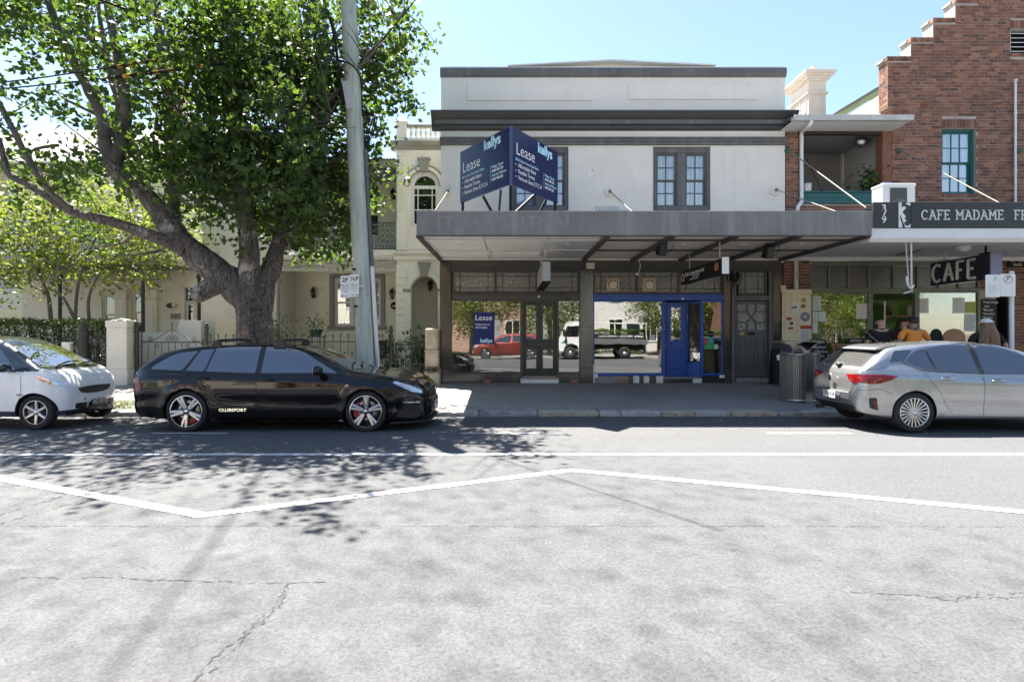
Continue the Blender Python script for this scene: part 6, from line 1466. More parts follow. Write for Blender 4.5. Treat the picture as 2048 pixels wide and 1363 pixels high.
for r_ in range(rows):
 q=Vector((0,YB-.58,ez))+d*(r_*.24);x=A(-40)+(.15 if r_%2 else 0)
 while x<e1-.05:
  a=Vector((x,q.y,q.z));t=random.uniform(.004,.016);u=nrm*(.012+t);bk=d*.26
  if x<A(352):sb.obox(a+bk/2+u+Vector((.14,0,0)),(.135,0,0),d*.13,nrm*.006)
  x+=.29
sb.build('slates',M_slate,lh,kind='stuff')
MB().box(e0,e1,YB-.72,YB-.55,ez-.16,ez-.03,c=.02).build('gutter',M_tau,lh)
MB().box(A(170),A(205),24.8,26,9.6,12.2).box(A(168),A(207),24.7,26.1,12.2,12.4,c=.03).build('chimney',mat('painted_brick_stack',(.55,.44,.36),.8),lh)
cw=[(fx(285,17.4),.25),(fx(285,17.4),fz(664,17.4))]+[(fx(285+58,17.4),fz(664,17.4))]+[(fx(343+16*math.sin(t),17.4),fz(664-24*(1-math.cos(t)),17.4))for t in np.linspace(.2,PI/2,7)]+[(fx(362,17.4),fz(639,17.4)),(fx(402,17.4),fz(641,17.4)),(fx(402,17.4),.25)]
tag(rebase(MB().prism(cw,'y',17.4,17.65).build('garden_wall',mat('white_garden_render',(.72,.70,.63),.85,var=.05)),(fx(345,17.4),17.5,.25)),'white rendered garden wall with a scrolled curved top in front of number 385','wall')
# ================================================================== front fences, gates, piers
YG=15.5
H=lambda px:fx(px,YG);HZ=lambda py:fz(py,YG)
M_iron=mat('dark_iron',(.055,.052,.048),.6,.3,var=.25,vs=14,bs=90,bst=.2)
PICK={}
def picket(par,x,z1,z0=.30,short=False):
 key=(round(z1-z0,3));
 if key not in PICK:
  h=z1-z0;b=MB().tube([(0,0,0),(0,0,h-.09)],.0095,6).lathe([(.010,h-.10),(.022,h-.085),(.010,h-.07),(.026,h-.045),(.014,h-.02),(.0,h)],(0,0,0),6,smooth=False,caps=False)
  o=b.build('picket',M_iron);o.parent=par;ORG[o.name]=ORG[par.name];PICK[key]=o.data
 else:o=link(PICK[key],'picket',par)
 o.location=Vector((x,YG,z0))-ORG[par.name];return o
def ironpost(par,x,z1,name='post',r=.045):
 MB().lathe([(r*1.5,.25),(r*1.5,.5),(r,.55),(r,z1-.32),(r*1.35,z1-.30),(r*1.35,z1-.27),(r*.9,z1-.25),(r*1.1,z1-.14),(r*1.5,z1-.12),(r*.7,z1-.09),(r*1.1,z1-.05),(r*.5,z1-.01),(0,z1)],(x,YG,0),12,caps=False).build(name,M_iron,par)
MB().box(H(408),H(783),YG-.12,YG+.12,.2,.36,c=.02).build('plinth',mat('stone_plinth',(.36,.33,.28),.9,var=.15,bs=30,bst=.4),None,kind='structure')
fn=thing('iron_fence','dark iron picket fence with spear tops in front of the yellow terrace house','fence',(H(600),YG,.36))
for x0,x1 in((421,727),(739,778)):
 n=max(2,int(round((x1-x0)/15.2)))
 for i in range(n+1):
  picket(fn,H(x0+(x1-x0)*i/n),HZ(667),.36)
  if i<n:picket(fn,H(x0+(x1-x0)*(i+.5)/n),HZ(702),.36)
 for py in(683,716,754):MB().box(H(x0-4),H(x1+4),YG-.018,YG+.018,HZ(py)-.014,HZ(py)+.014).build('rail',M_iron,fn)
ironpost(fn,H(413),HZ(645));ironpost(fn,H(782),HZ(650));ironpost(fn,H(733),HZ(662),r=.03)
def scroll(c,r0,turns,a0,sgn=1,n=18):return[(c[0]+sgn*r0*(1-.8*t)*math.cos(a0+turns*2*PI*t),YG,c[1]+r0*(1-.8*t)*math.sin(a0+turns*2*PI*t))for t in np.linspace(0,1,n)]
def gate(name,lab,x0,x1,zt,peak,nbars):
 g=thing(name,lab,'gate',((x0+x1)/2,YG,.27));zr=[.34,.34+(zt-.34)*.45,zt]
 for zz in zr:MB().box(x0,x1,YG-.015,YG+.015,zz-.016,zz+.016).build('rail',M_iron,g)
 for xx in(x0,x1):MB().box(xx-.02,xx+.02,YG-.02,YG+.02,.28,zt+.08,c=.005).build('stile',M_iron,g)
 for i in range(1,nbars):
  x=x0+(x1-x0)*i/nbars
  MB().tube([(x,YG,.34),(x,YG,zt)],.0095,6).build('bar',M_iron,g);picket(g,x+(x1-x0)/nbars*.5 if i<nbars-1 else x-(x1-x0)/nbars*.5,zr[1]+.12,.34)
 b=MB().bar((x0+.02,YG,.36),(x1-.02,YG,zr[1]-.02),.014,.03)
 xm=(x0+x1)/2
 for sg in(-1,1):
  b.tube(smoothpath([(x0 if sg<0 else x1,YG,zt+.02),(xm+sg*(x1-x0)*.3,YG,zt+.06),(xm+sg*(x1-x0)*.12,YG,zt+(peak-zt)*.55),(xm,YG,peak-.08)],5),.011,6)
  b.tube(scroll((xm+sg*.11,zt+.1),.09,1.3,PI/2,sg),.010,6);b.tube(scroll((xm+sg*(x1-x0)*.36,zt+.09),.075,1.3,-PI/2,-sg),.010,6);b.tube(scroll((xm+sg*(x1-x0)*.24,zt-.1),.06,1.2,0,sg),.009,6)
 b.build('scrollwork',M_iron,g);picket(g,xm,peak+.1,zt);return g
gate('iron_gate','wide dark iron gate with scrolled crest beside the tall cream pier',H(283),H(405),HZ(684),HZ(652),9)
gate('iron_gate','dark iron gate with arched scroll crest between mailbox and sandstone pier',H(792),H(850),HZ(690),HZ(664),6)
gate('iron_gate','dark iron gate at the hedge end left of the cream pier',H(173),H(222),HZ(684),HZ(660),5)
b=MB();
for k in range(2):b.tube([(H(800),YG+.0,.62+k*.2),(H(845),YG,.62+k*.2)],.012,6)
gp=thing('iron_post','stout fluted dark iron gate post at the end of the hedge','post',(H(168),YG,.25));MB().lathe([(.16,.25),(.16,.55),(.12,.6),(.115,HZ(672)),(.15,HZ(670)),(.15,HZ(662)),(.10,HZ(660)),(.13,HZ(652)),(.08,HZ(648)),(.05,HZ(644)),(0,HZ(642))],(H(168),YG,0),14,caps=False).build('shaft',M_iron,gp)
for k in range(10):a=k*PI/5;MB().tube([(H(168)+.116*math.cos(a),YG+.116*math.sin(a),.62),(H(168)+.112*math.cos(a),YG+.112*math.sin(a),HZ(674))],.012,5).build('flute',M_iron,gp)
gp2=thing('iron_post','slim ringed dark iron post right of the tall cream pier','post',(H(274),YG,.25));ironpost(gp2,H(274),HZ(643),'shaft',.055)
for k in range(5):MB().lathe([(.06,0),(.075,.015),(.06,.03)],(H(274),YG,.7+k*.13),12).build('ring',M_iron,gp2)
cp=thing('gate_pier','tall cream rendered gate pier with a pointed cap by the wide iron gate','pier',(H(247),15.4,.2))
M_pier=mat('pier_render',(.66,.63,.54),.9,var=.07,vs=2,bs=25,bst=.3,wear=((.52,.47,.38),5,.68))
x0,x1=H(228),H(268)
b=MB().box(x0-.05,x1+.05,15.15,15.75,.18,HZ(737),c=.02).box(x0,x1,15.2,15.7,HZ(737),HZ(655),c=.012).box(x0-.02,x1+.02,15.18,15.72,HZ(655),HZ(642),c=.012);b.build('shaft',M_pier,cp)
zc=HZ(642);b=MB();c_=((x0+x1)/2,15.45,HZ(636));q=[(x0-.02,15.18,zc),(x1+.02,15.18,zc),(x1+.02,15.72,zc),(x0-.02,15.72,zc)]
b.add(q+[c_],[(0,1,4),(1,2,4),(2,3,4),(3,0,4)]);b.build('cap',M_pier,cp)
sp_=thing('gate_pier','weathered sandstone gate pier with arched recess beside the black shop pilaster','pier',(H(866),15.4,.2))
def sandstone():
 m,nt,p=newmat('weathered_sandstone');c=mixc(nt,ramp(nt,noise(nt,4,8,.7),.35,.7),(.42,.34,.24),(.64,.56,.45));c=mixc(nt,ramp(nt,noise(nt,12,6,.7),.6,.7),c,(.36,.22,.15))
 nt.links.new(c,p.inputs['Base Color']);p.inputs['Roughness'].default_value=.95;nt.links.new(bump(nt,noise(nt,18,8,.75),.8,.02),p.inputs['Normal']);return m
M_sand=sandstone();x0,x1=H(853),H(879)
MB().box(x0-.03,x1+.03,15.2,15.6,.18,.62,c=.02).box(x0,x1,15.23,15.57,.62,HZ(703),c=.02).box(x0-.02,x1+.02,15.21,15.59,HZ(703),HZ(699),c=.01).box(x0,x1,15.23,15.57,HZ(699),HZ(656),c=.04).build('shaft',M_sand,sp_)
xm=(x0+x1)/2;archivolt(sp_,'arch_recess',xm,HZ(676),.07,.12,15.20,15.24,M_sand,HZ(692));MB().box(x0+.05,x1-.05,15.212,15.24,.7,HZ(710),c=.006).build('recessed_panel',M_sand,sp_)
n=500;leaves('moss',np.stack([rng.uniform(x0-.02,x1+.02,n),rng.uniform(15.17,15.2,n),.62+np.abs(rng.normal(0,.05,n))*np.sign(rng.normal(size=n))],1),.03,leafmat('moss_leaf',(.05,.06,.02),(.14,.15,.06),(.1,.12,.04)),sp_,'stuff')
mb=thing('mailbox','black cast metal mailbox with curved lid hung on the iron fence','mailbox',(H(765),15.4,HZ(715)))
x0,x1,z0,z1=H(756),H(774),HZ(712),HZ(686)
MB().box(x0,x1,15.28,15.46,z0,z1,c=.012).prism([(x0+.03,z0),(x1-.03,z0),((x0+x1)/2,z0-.08)],'y',15.3,15.45).build('body',M_black,mb)
MB().prism([(x0-.02,z1)]+[((x0+x1)/2+((x1-x0)/2+.02)*math.cos(t),z1+.08*math.sin(t))for t in np.linspace(PI,0,9)],'y',15.26,15.47).build('lid',M_black,mb)
MB().box(x0+.04,x1-.04,15.272,15.28,z1-.12,z1-.05,c=.003).box(x0+.05,x1-.05,15.27,15.28,z0+.06,z0+.18,c=.003).build('flap',M_gun,mb)
def hedge(x0,x1,y0,y1,z0,z1,n,lab,m,size=.065):
 h=thing('hedge',lab,'hedge',((x0+x1)/2,(y0+y1)/2,z0))
 u=rng.uniform(size=(n,3));pick=rng.integers(0,5,n);p=np.array([x0,y0,z0])+u*np.array([x1-x0,y1-y0,z1-z0])
 p[pick<=1,1]=y0;p[pick==2,2]=z1;p[pick==3,0]=np.where(u[pick==3,0]>.5,x1,x0)
 bumpy=.05*np.sin(p[:,0]*5)*np.sin(p[:,2]*6+p[:,0]*2);p+=rng.normal(0,.05,(n,3));p[:,1]-=bumpy;p[:,2]+=.03*np.sin(p[:,0]*4)
 leaves('foliage',p,size,m,h,'stuff',up=.2)
 b=MB()
 for k in range(int((x1-x0)/.25)):
  x=x0+.12+k*.25;y=(y0+y1)/2
  for q in range(4):b.tube(smoothpath([(x,y,z0),(x+random.uniform(-.1,.1),y+random.uniform(-.1,.1),(z0+z1)/2),(x+random.uniform(-.25,.25),y+random.uniform(-.25,.25),z1-.1)],3),.012,5)
 b.build('branches',mat('hedge_wood',(.06,.045,.03),.9),h,kind='stuff');return h
M_hedge=leafmat('hedge_leaf',(.020,.035,.010),(.10,.13,.035),(.12,.20,.04),.3)
hedge(H(-330),H(203),15.75,16.6,.25,HZ(643),30000,'clipped dark green hedge behind the white city car',M_hedge)
hf=thing('iron_fence','low dark iron fence running along the foot of the hedge','fence',(H(0),YG,.25))
for py in(684,735):MB().box(H(-300),H(160),YG-.02,YG+.02,HZ(py)-.018,HZ(py)+.018).build('rail',M_iron,hf)
for k in range(30):x=H(-295+k*15.6);MB().tube([(x,YG,.25),(x,YG,HZ(683))],.01,6).build('bar',M_iron,hf)
bx_=thing('meter_box','small cream box with sloping face fixed among the hedge leaves','box',(H(141),15.42,HZ(706)));MB().box(H(132),H(150),15.34,15.44,HZ(706),HZ(684),c=.01).build('case',M_pier,bx_);MB().box(H(133),H(149),15.325,15.34,HZ(704.5),HZ(685.5),c=.006).build('cover',M_pier,bx_)
t=thing('shrub','small clipped green shrub behind the iron fence right of the big trunk','shrub',(fx(545,16.6),16.6,.25))
leaves('foliage',rng.normal(size=(1500,3))*[.22,.2,.42]+[fx(548,16.6),16.6,1.15],.08,M_leafm,t,'stuff');MB().tube([(fx(548,16.6),16.6,.25),(fx(548,16.6),16.6,1.4)],.025,6).build('stem',mat('hedge_wood',(.06,.045,.03),.9),t)
# ================================================================== the big street tree
def barkmat():
 m,nt,p=newmat('rough_bark')
 v=scaled_pos(nt,(9.0,9.0,2.2));n1=noise(nt,1,8,.7,v)
 vo=_n(nt,'ShaderNodeTexVoronoi',feature='DISTANCE_TO_EDGE',i_Scale=2.2);nt.links.new(v,vo.inputs['Vector'])
 c=ramp(nt,n1,.3,.72,(.05,.042,.036),(.27,.235,.205));c=mixc(nt,ramp(nt,vo.outputs['Distance'],.0,.10,(1,1,1),(0,0,0)),c,(.022,.018,.016))
 c=mixc(nt,ramp(nt,noise(nt,1.6,5,.7),.56,.68),c,(.48,.44,.40));c=mixc(nt,ramp(nt,noise(nt,2.3,4),.68,.74),c,(.34,.17,.09))
 nt.links.new(c,p.inputs['Base Color']);p.inputs['Roughness'].default_value=.95
 ad=_n(nt,'ShaderNodeMath',operation='ADD');nt.links.new(n1,ad.inputs[0]);nt.links.new(vo.outputs['Distance'],ad.inputs[1])
 nt.links.new(bump(nt,ad.outputs[0],.9,.05),p.inputs['Normal']);return m
M_bark=barkmat();M_limb=mat('grey_limb_bark',(.13,.115,.10),.9,var=.4,vs=4,bs=14,bst=.7)
YTR=12.35
bt=thing('tree','big old street tree with forked grey trunk and dense dark green crown','tree',(fx(510,YTR),YTR,.08))
def limb(pts,r,dy=0.0,name='limb',m=None,k=4,n=10,par=None,Y0=YTR,wob=.05):
 P=[]
 for i,p in enumerate(pts):
  Y=Y0+(p[2]if len(p)>2 else dy*i/max(1,len(pts)-1));P.append((fx(p[0],Y0),Y,fz(p[1],Y0)))
 Q=smoothpath(P,k);rr=np.interp(np.linspace(0,1,len(Q)),np.linspace(0,1,len(r)),r)
 Q=[q+Vector((random.gauss(0,wob*R_),random.gauss(0,wob*R_),0))for q,R_ in zip(Q,rr)]
 rr=[R_*random.uniform(.94,1.06)for R_ in rr]
 return MB().tube(Q,list(rr),n).build(name,m or M_limb,par or bt),[tuple(q)for q in Q]
LP=[]
def L_(*a,**k):o,q=limb(*a,**k);LP.extend(q);return o
b=MB();rings=[];nz=26
for i in range(nz):
 u=i/(nz-1);py=748-u*208;cx=np.interp(py,[540,600,660,748],[505,505,509,513]);rad=np.interp(py,[540,548,560,600,640,690,748],[1,22,30,34,34,38,56])*YTR/FPX
 ring=[]
 for j in range(28):
  a=2*PI*j/28;lob=1+.09*math.sin(3*a+.6)+.06*math.sin(5*a+2+u)+(.22*max(0,math.sin(4*a+1))if u<.15 else 0)*(1-u/.15)+random.uniform(-.015,.015)
  ring.append((fx(cx,YTR)+rad*lob*math.cos(a),YTR+rad*.85*lob*math.sin(a),fz(py,YTR)))
 rings.append(ring)
vs=[p for r_ in rings for p in r_];fs=[(i*28+j,i*28+(j+1)%28,(i+1)*28+(j+1)%28,(i+1)*28+j)for i in range(nz-1)for j in range(28)]+[tuple(range((nz-1)*28,nz*28))]
b.add(vs,fs,0,True);b.build('trunk',M_bark,bt)
PXM=YTR/FPX
L_([(513,640),(490,592,-.05),(447,550,-.1),(400,512,-.15),(360,470,-.2),(330,425,-.2),(300,392,-.2),(258,362,-.2),(236,332,-.2)],[.32,.34,.31,.27,.235,.21,.18,.17,.15],m=M_bark,n=18)
MB().tube(smoothpath([(fx(455,YTR),YTR-.15,fz(560,YTR)),(fx(432,YTR),YTR-.28,fz(578,YTR)),(fx(414,YTR),YTR-.36,fz(592,YTR)),(fx(404,YTR),YTR-.38,fz(598,YTR))],3),[.24,.23,.22,.2,.19,.18,.17,.15,.12,.06],14).build('broken_stub',M_bark,bt)
L_([(238,338,-.2),(222,285,-.2),(205,235),(180,185),(150,130),(122,70),(100,10),(84,-70),(70,-180)],[.16,.13,.12,.11,.10,.09,.08,.06,.04])
L_([(240,335,-.2),(250,285,-.1),(245,210,.1),(232,140),(214,60),(198,-10),(180,-120)],[.15,.14,.12,.11,.09,.08,.05],dy=.3)
L_([(226,275),(232,210,.1),(205,150,.3),(180,80,.5),(160,10,.6),(140,-80,.8)],[.08,.075,.07,.06,.05,.03])
L_([(345,455),(332,400,.3),(322,330,.4),(312,250,.5),(300,160,.6),(288,70,.6),(276,-20,.6),(262,-140,.6)],[.17,.13,.12,.115,.10,.09,.08,.05])
L_([(385,505,-.3),(330,478,-.5),(270,457,-.7),(205,440,-.8),(165,415,-.9),(130,392,-.9),(92,372,-.9),(80,335,-.9),(68,300,-.9),(35,278,-1),(-30,262,-1.1)],[.14,.12,.10,.085,.075,.07,.065,.055,.045,.035,.02],m=M_bark)
L_([(205,440,-.8),(170,400,-1),(142,350,-1.1),(118,290,-1.2),(92,232,-1.3),(55,165,-1.4),(8,98,-1.5),(-40,30,-1.5)],[.075,.065,.06,.055,.05,.045,.04,.03])
L_([(505,610,.1),(490,560,.15),(476,500,.4),(455,400,.6),(438,300,.7),(425,200,.8),(412,110,.8),(402,20,.8),(392,-90,.8)],[.30,.25,.16,.13,.115,.10,.09,.08,.05],m=M_bark)
L_([(508,620,-.1),(508,560,-.15),(512,490,-.3),(500,390,-.3),(492,280,-.2),(480,170,0),(470,60,.1),(455,-70,.2)],[.30,.26,.17,.13,.11,.10,.08,.05],m=M_bark)
L_([(515,625,0),(530,560,.1),(550,480,.2),(566,390,.2),(580,280,.1),(592,170,0),(612,70,-.1),(640,0,-.2),(655,-60,0)],[.30,.24,.15,.13,.11,.10,.085,.07,.04],m=M_bark)
L_([(515,560,.3),(530,450,.8),(540,340,1),(540,220,1.1),(552,110,1.2),(560,-20,1.2)],[.16,.12,.10,.09,.08,.05])
L_([(600,150,.1),(650,80,.2),(720,0,.3),(750,-40,.4)],[.06,.055,.045,.03])
L_([(580,300,.1),(640,240,-.3),(700,190,-.5),(760,130,-.6),(820,60,-.7)],[.05,.045,.035,.03,.015])
for c0,tx,ty in(((300,160),360,60),((312,250),250,130),((438,300),350,200),((500,390),620,300),((566,390),660,330),((552,480),640,440),((500,390),420,330),((236,332),130,250),((205,235),90,170),((118,290),30,330),((592,170),690,110),((270,457),210,500),((330,478),270,520),((455,400),380,420),((580,280),690,260)):
 L_([(c0[0],c0[1]),((c0[0]+tx)/2+random.uniform(-12,12),(c0[1]+ty)/2,random.uniform(-.6,.4)),(tx,ty,random.uniform(-1.2,.7))],[.04,.028,.010],name='branch',n=6)
DENS=[(430,60,130,110,1.1),(600,80,170,130,1.5),(740,90,100,110,1.0),(520,230,190,150,1.6),(660,240,100,150,1.4),(760,170,60,90,.5),(400,250,110,150,.7),(560,380,150,105,1.5),(430,390,110,80,.75),(655,400,62,90,.95),(610,462,90,40,.7),(50,30,100,60,.95),(180,50,110,80,.75),(270,110,90,110,.75),(110,100,100,50,.5),(200,210,110,80,.7),(260,320,130,90,.6),(120,330,120,60,.75),(40,60,70,60,.4),(330,180,70,150,.5),(822,35,45,50,.22),(800,130,34,60,.25),(712,470,26,40,.25),(160,440,110,40,.35),(560,500,60,16,.25),(60,190,60,40,.3)]
def cloud(dens,total,per,spread,Y0,dY,zmin=None):
 wts=np.array([d[2]*d[3]*d[4]for d in dens]);wts=wts/wts.sum();out=[];tips=[]
 for d,w_ in zip(dens,wts):
  k=max(1,int(total*w_/per))
  for _ in range(k):
   r_=math.sqrt(random.random());a=random.uniform(0,2*PI);Y=Y0+random.gauss(0,dY)
   c=(fx(d[0]+d[2]*r_*math.cos(a),Y0),Y,fz(d[1]+d[3]*r_*math.sin(a),Y0));tips.append(c)
   out.append(rng.normal(size=(per,3))*[spread,spread,spread*.8]+c)
 return np.concatenate(out),tips
M_leaf=leafmat('street_tree_leaf',(.012,.028,.009),(.052,.092,.022),(.18,.31,.036),.52)
pts,tips=cloud(DENS,38000,30,.19,YTR,1.15)
_px=CX+pts[:,0]*FPX/pts[:,1];pts=pts[~((_px>655)&(_px<775)&(pts[:,1]<12.15))]
_py=CY-(pts[:,2]-EYE)*FPX/pts[:,1];_px=CX+pts[:,0]*FPX/pts[:,1];drop=np.zeros(len(pts),bool)
for lx_,ly_,lz_ in LP[::2]:
 qx,qy=CX+lx_*FPX/ly_,CY-(lz_-EYE)*FPX/ly_
 drop|=((_px-qx)**2+(_py-qy)**2<(13 if qx<330 else 9)**2)&(pts[:,1]<ly_+.1)&(rng.uniform(size=len(pts))<(.85 if qx<450 else .5))
pts=pts[~drop]
leaves('crown',pts,.145,M_leaf,bt,'stuff',up=.15,droop=.5,ratio=.72)
LPa=np.array(LP);b=MB()
for c in tips[::2]:
 d=np.linalg.norm(LPa-np.array(c),axis=1)+(LPa[:,2]>c[2]+.1)*.8;q=LPa[int(np.argmin(d))]
 if np.linalg.norm(q-np.array(c))<1.9:m_=(np.array(c)+q)/2+[0,0,.08];b.tube([tuple(q),tuple(m_),c],[.014,.009,.004],4,caps=False)
b.build('twigs',M_limb,bt,kind='stuff')
def upper(center,semi,nclus,per,spread,size,par,m):
 cs=[]
 while len(cs)<nclus:
  p=rng.uniform(-1,1,3)
  if np.linalg.norm(p)<1:cs.append(np.array(center)+p*np.array(semi))
 pts=np.concatenate([rng.normal(size=(per,3))*spread+c for c in cs]);keep=pts[:,2]-1.6>.585*pts[:,1]+.25
 leaves('crown',pts[keep],size,m,par,'stuff',up=.4,droop=.2,ratio=.75);return cs
cs=upper((-7.4,10.8,16.6),(6.5,6.3,4.8),15000,1,.1,.066,bt,M_leaf)
for k in range(3):
 c=cs[k*900];q=LPa[int(np.argmin(np.linalg.norm(LPa-c,axis=1)))]
 MB().tube(smoothpath([tuple(q),((q[0]+c[0])/2,(q[1]+c[1])/2,(q[2]+c[2])/2+.5),tuple(c)],4),[.03,.03,.025,.02,.018,.015,.012,.01,.006],6).build('branch',M_limb,bt)
# ================================================================== garden tree behind the hedge (bright young leaves)
gt=thing('tree','light green garden tree with yellowish leaves overhanging the clipped hedge','tree',(fx(120,17.2),17.2,.25))
G0=17.2
for pts_,r_ in(([(102,640),(92,585),(70,540),(40,480),(10,430)],[.06,.05,.04,.03,.015]),([(150,640),(120,590),(85,570),(60,520)],[.05,.04,.03,.015]),([(150,640),(152,580),(165,520),(190,460),(200,400)],[.05,.045,.035,.025,.012]),([(178,640),(176,590),(200,540),(250,490),(310,470)],[.05,.04,.03,.022,.012]),([(92,585),(40,560),(-10,545)],[.03,.02,.012])):
 limb(pts_,r_,0.2,par=gt,Y0=G0,n=7)
GD=[(70,430,110,70,1),(200,460,140,85,1.1),(300,490,100,62,1),(50,510,90,60,.9),(340,440,60,55,.7),(170,400,150,45,.9),(130,555,130,36,.45),(255,545,90,30,.45),(380,500,40,40,.5),(20,580,50,30,.4),(-60,470,90,90,.9)]
M_gleaf=leafmat('garden_tree_leaf',(.05,.085,.012),(.20,.25,.045),(.38,.46,.06),.55)
pts,tips=cloud(GD,9500,16,.22,G0,.7);leaves('crown',pts,.14,M_gleaf,gt,'stuff',up=.3,droop=.3,ratio=.6)
# ================================================================== timber power pole, conduits, wires, parking sign
PY=11.85
def polemat():
 m,nt,p=newmat('weathered_treated_pole');n1=noise(nt,1,8,.7,scaled_pos(nt,(16,16,1.1)))
 c=ramp(nt,n1,.3,.75,(.30,.345,.29),(.60,.65,.57));c=mixc(nt,ramp(nt,noise(nt,1,5,.7,scaled_pos(nt,(30,30,1.6))),.60,.68),c,(.13,.13,.115))
 nt.links.new(c,p.inputs['Base Color']);p.inputs['Roughness'].default_value=.9;nt.links.new(bump(nt,n1,.7,.02),p.inputs['Normal']);return m
pole=thing('power_pole','leaning grey green timber power pole with a white conduit at its side','pole',(fx(737,PY),PY,.07))
A0,A1=Vector((fx(737,PY),PY,.02)),Vector((fx(697,PY),PY,fz(0,PY)));A2=A0+(A1-A0)*1.08
MB().tube([A0.lerp(A2,t)for t in np.linspace(0,1,14)],list(np.linspace(.19,.155,14)),20).build('shaft',polemat(),pole)
PP=lambda z,dx=0,dy=0:(A0.x+(A2.x-A0.x)*(z-A0.z)/(A2.z-A0.z)+dx,PY+dy,z)
MB().bar(PP(.1,.245,-.02),PP(fz(532,PY),.225,-.02),.085,.10,c=.02).build('cable_guard',mat('galvanised_guard',(.52,.54,.57),.4,.5,var=.06),pole)
MB().tube([PP(fz(535,PY),.225,-.02),PP(fz(400,PY),.205,-.02),PP(fz(300,PY),.20,-.02)],.04,10).build('conduit',mat('grey_pvc',(.10,.105,.11),.5),pole)
MB().bar(PP(fz(225,PY),-.03,-.175),PP(fz(170,PY),-.10,-.175),.05,.14,c=.006).build('cable_bracket',M_galv,pole)
for py in(66,98):MB().bar(PP(fz(py,PY),-.27),PP(fz(py,PY),.26),.03,.03).build('step_bolt',M_galv,pole)
for py,w in((520,.05),(540,.06),(613,.06)):MB().box(*[v for d in(0,)for v in(PP(fz(py,PY))[0]-.14,PP(fz(py,PY))[0]-.14+w,PY-.205,PY-.16)],fz(py,PY)-.02,fz(py,PY)+.02).build('pole_tag',M_black if py>530 else M_white,pole)
b=MB()
for k in range(5):a=[PP(fz(300,PY),.2,-.02),PP(fz(265,PY),.22+.05*k,-.1),PP(fz(235,PY),.30+.04*k,-.05),PP(fz(233-k*3,PY),.16,0)];b.tube(smoothpath(a,5),.012,5)
b.tube(smoothpath([PP(fz(232,PY),.17,-.02),PP(fz(180,PY),.19,-.03),PP(fz(150,PY),.16,-.1),PP(fz(135,PY),.0,-.19),PP(fz(130,PY),-.16,-.14)],5),.016,6)
b.build('cable_loops',M_black,pole)
def wire(name,lab,pts,r=.014,m=None,group=None,sleeves=None):
 t=thing(name,lab,'cable',pts[0],group);MB().tube(smoothpath(pts,6),r,6).build('wire',m or M_black,t)
 if sleeves:
  (p,q,n)=sleeves;p,q=Vector(p),Vector(q);M_y=mat('marker_yellow',(.75,.42,.03),.5,var=.05)
  for i in range(n):MB().tube([p.lerp(q,i/n),p.lerp(q,(i+.98)/n)],r+.022,8).build('marker_sleeve',M_y if i%2 else M_black,t)
 return t
Q=lambda px,py,Y:(fx(px,Y),Y,fz(py,Y))
wire('power_cable','black overhead cable crossing down through the tree crown towards the pole',[Q(-300,-190,9.0),Q(190,-4,10.4),Q(330,45,11),Q(480,96,11.5),PP(fz(125,PY),-.15,-.05)],.022)
wire('power_cable','upper of two level wires with black and yellow marker sleeves',[Q(-400,200,11.4),Q(0,165,11.3),Q(200,138,11.2),Q(330,118,11.2),PP(fz(60,PY),-.15,.05)],.014,sleeves=(Q(225,135,11.2),Q(330,118,11.2),10))
wire('power_cable','lower of two level wires with black and yellow marker sleeves',[Q(-400,210,11.4),Q(0,178,11.3),Q(210,157,11.2),Q(410,132,11.2),PP(fz(95,PY),-.15,.05)],.014,sleeves=(Q(232,154.5,11.2),Q(410,132,11.2),12))
wire('service_cable','black twisted service cable rising from the pole towards upper right',[PP(fz(131,PY),.14,-.05),Q(760,85,11.0),Q(835,-5,9.6),Q(960,-160,8.0)],.011)
wire('service_cable','thick black cable pair running up the left side of the pole',[PP(fz(215,PY),-.19,-.1),Q(668,70,11.4),Q(645,0,11.0),Q(610,-120,10.5)],.03)
M_sgn=mat('sign_white',(.78,.78,.76),.4,var=.03);M_sgr=mat('sign_dark_green',(.02,.06,.04),.5);M_srd=mat('sign_red',(.45,.04,.04),.5)
sgn=thing('parking_sign','pair of white 2P and half hour parking plates fixed to the timber pole','sign',(fx(700,11.62),11.62,fz(595,11.62)))
for l,r,t,bt_,big in((681,699.3,551,595.5,'2P'),(699.7,718,548.5,593.5,'½P')):
 x0,x1,z0,z1=fx(l,11.62),fx(r,11.62),fz(bt_,11.62),fz(t,11.62)
 s=MB().prism(roundpoly([(x0,z0),(x1,z0),(x1,z1),(x0,z1)],.02),'y',11.62,11.625).build('plate',M_sgn,sgn);xm=(x0+x1)/2
 text(big,.12,(xm,11.617,z1-.15),(1,0,0),(0,0,1),M_sgr,'lettering',s,.001,.003,'CENTER')
 for k,(tx,sz)in enumerate((('8am - 6pm',.034),('MON - FRI',.024),('PERMIT HOLDERS',.018),('EXCEPTED',.018))if big=='2P' else(('8.30am - 6pm',.026),('MON - FRI',.024),('8.30am - 12.30',.022),('SAT',.02))):text(tx,sz,(xm,11.617,z1-.21-k*.042),(1,0,0),(0,0,1),M_sgr,'lettering',s,.001,.0005,'CENTER')
 MB().box(xm-.06,xm+.06,11.616,11.618,z0+.035,z0+.043).prism([(xm+(-.06 if big=='2P' else .06),z0+.025),(xm+(-.085 if big=='2P' else .085),z0+.039),(xm+(-.06 if big=='2P' else .06),z0+.053)],'y',11.616,11.618).build('arrow',M_sgr,s)
MB().box(fx(699,11.63),fx(730,11.63),11.626,11.645,fz(572,11.63)-.02,fz(572,11.63)+.02).build('bracket',M_galv,sgn)
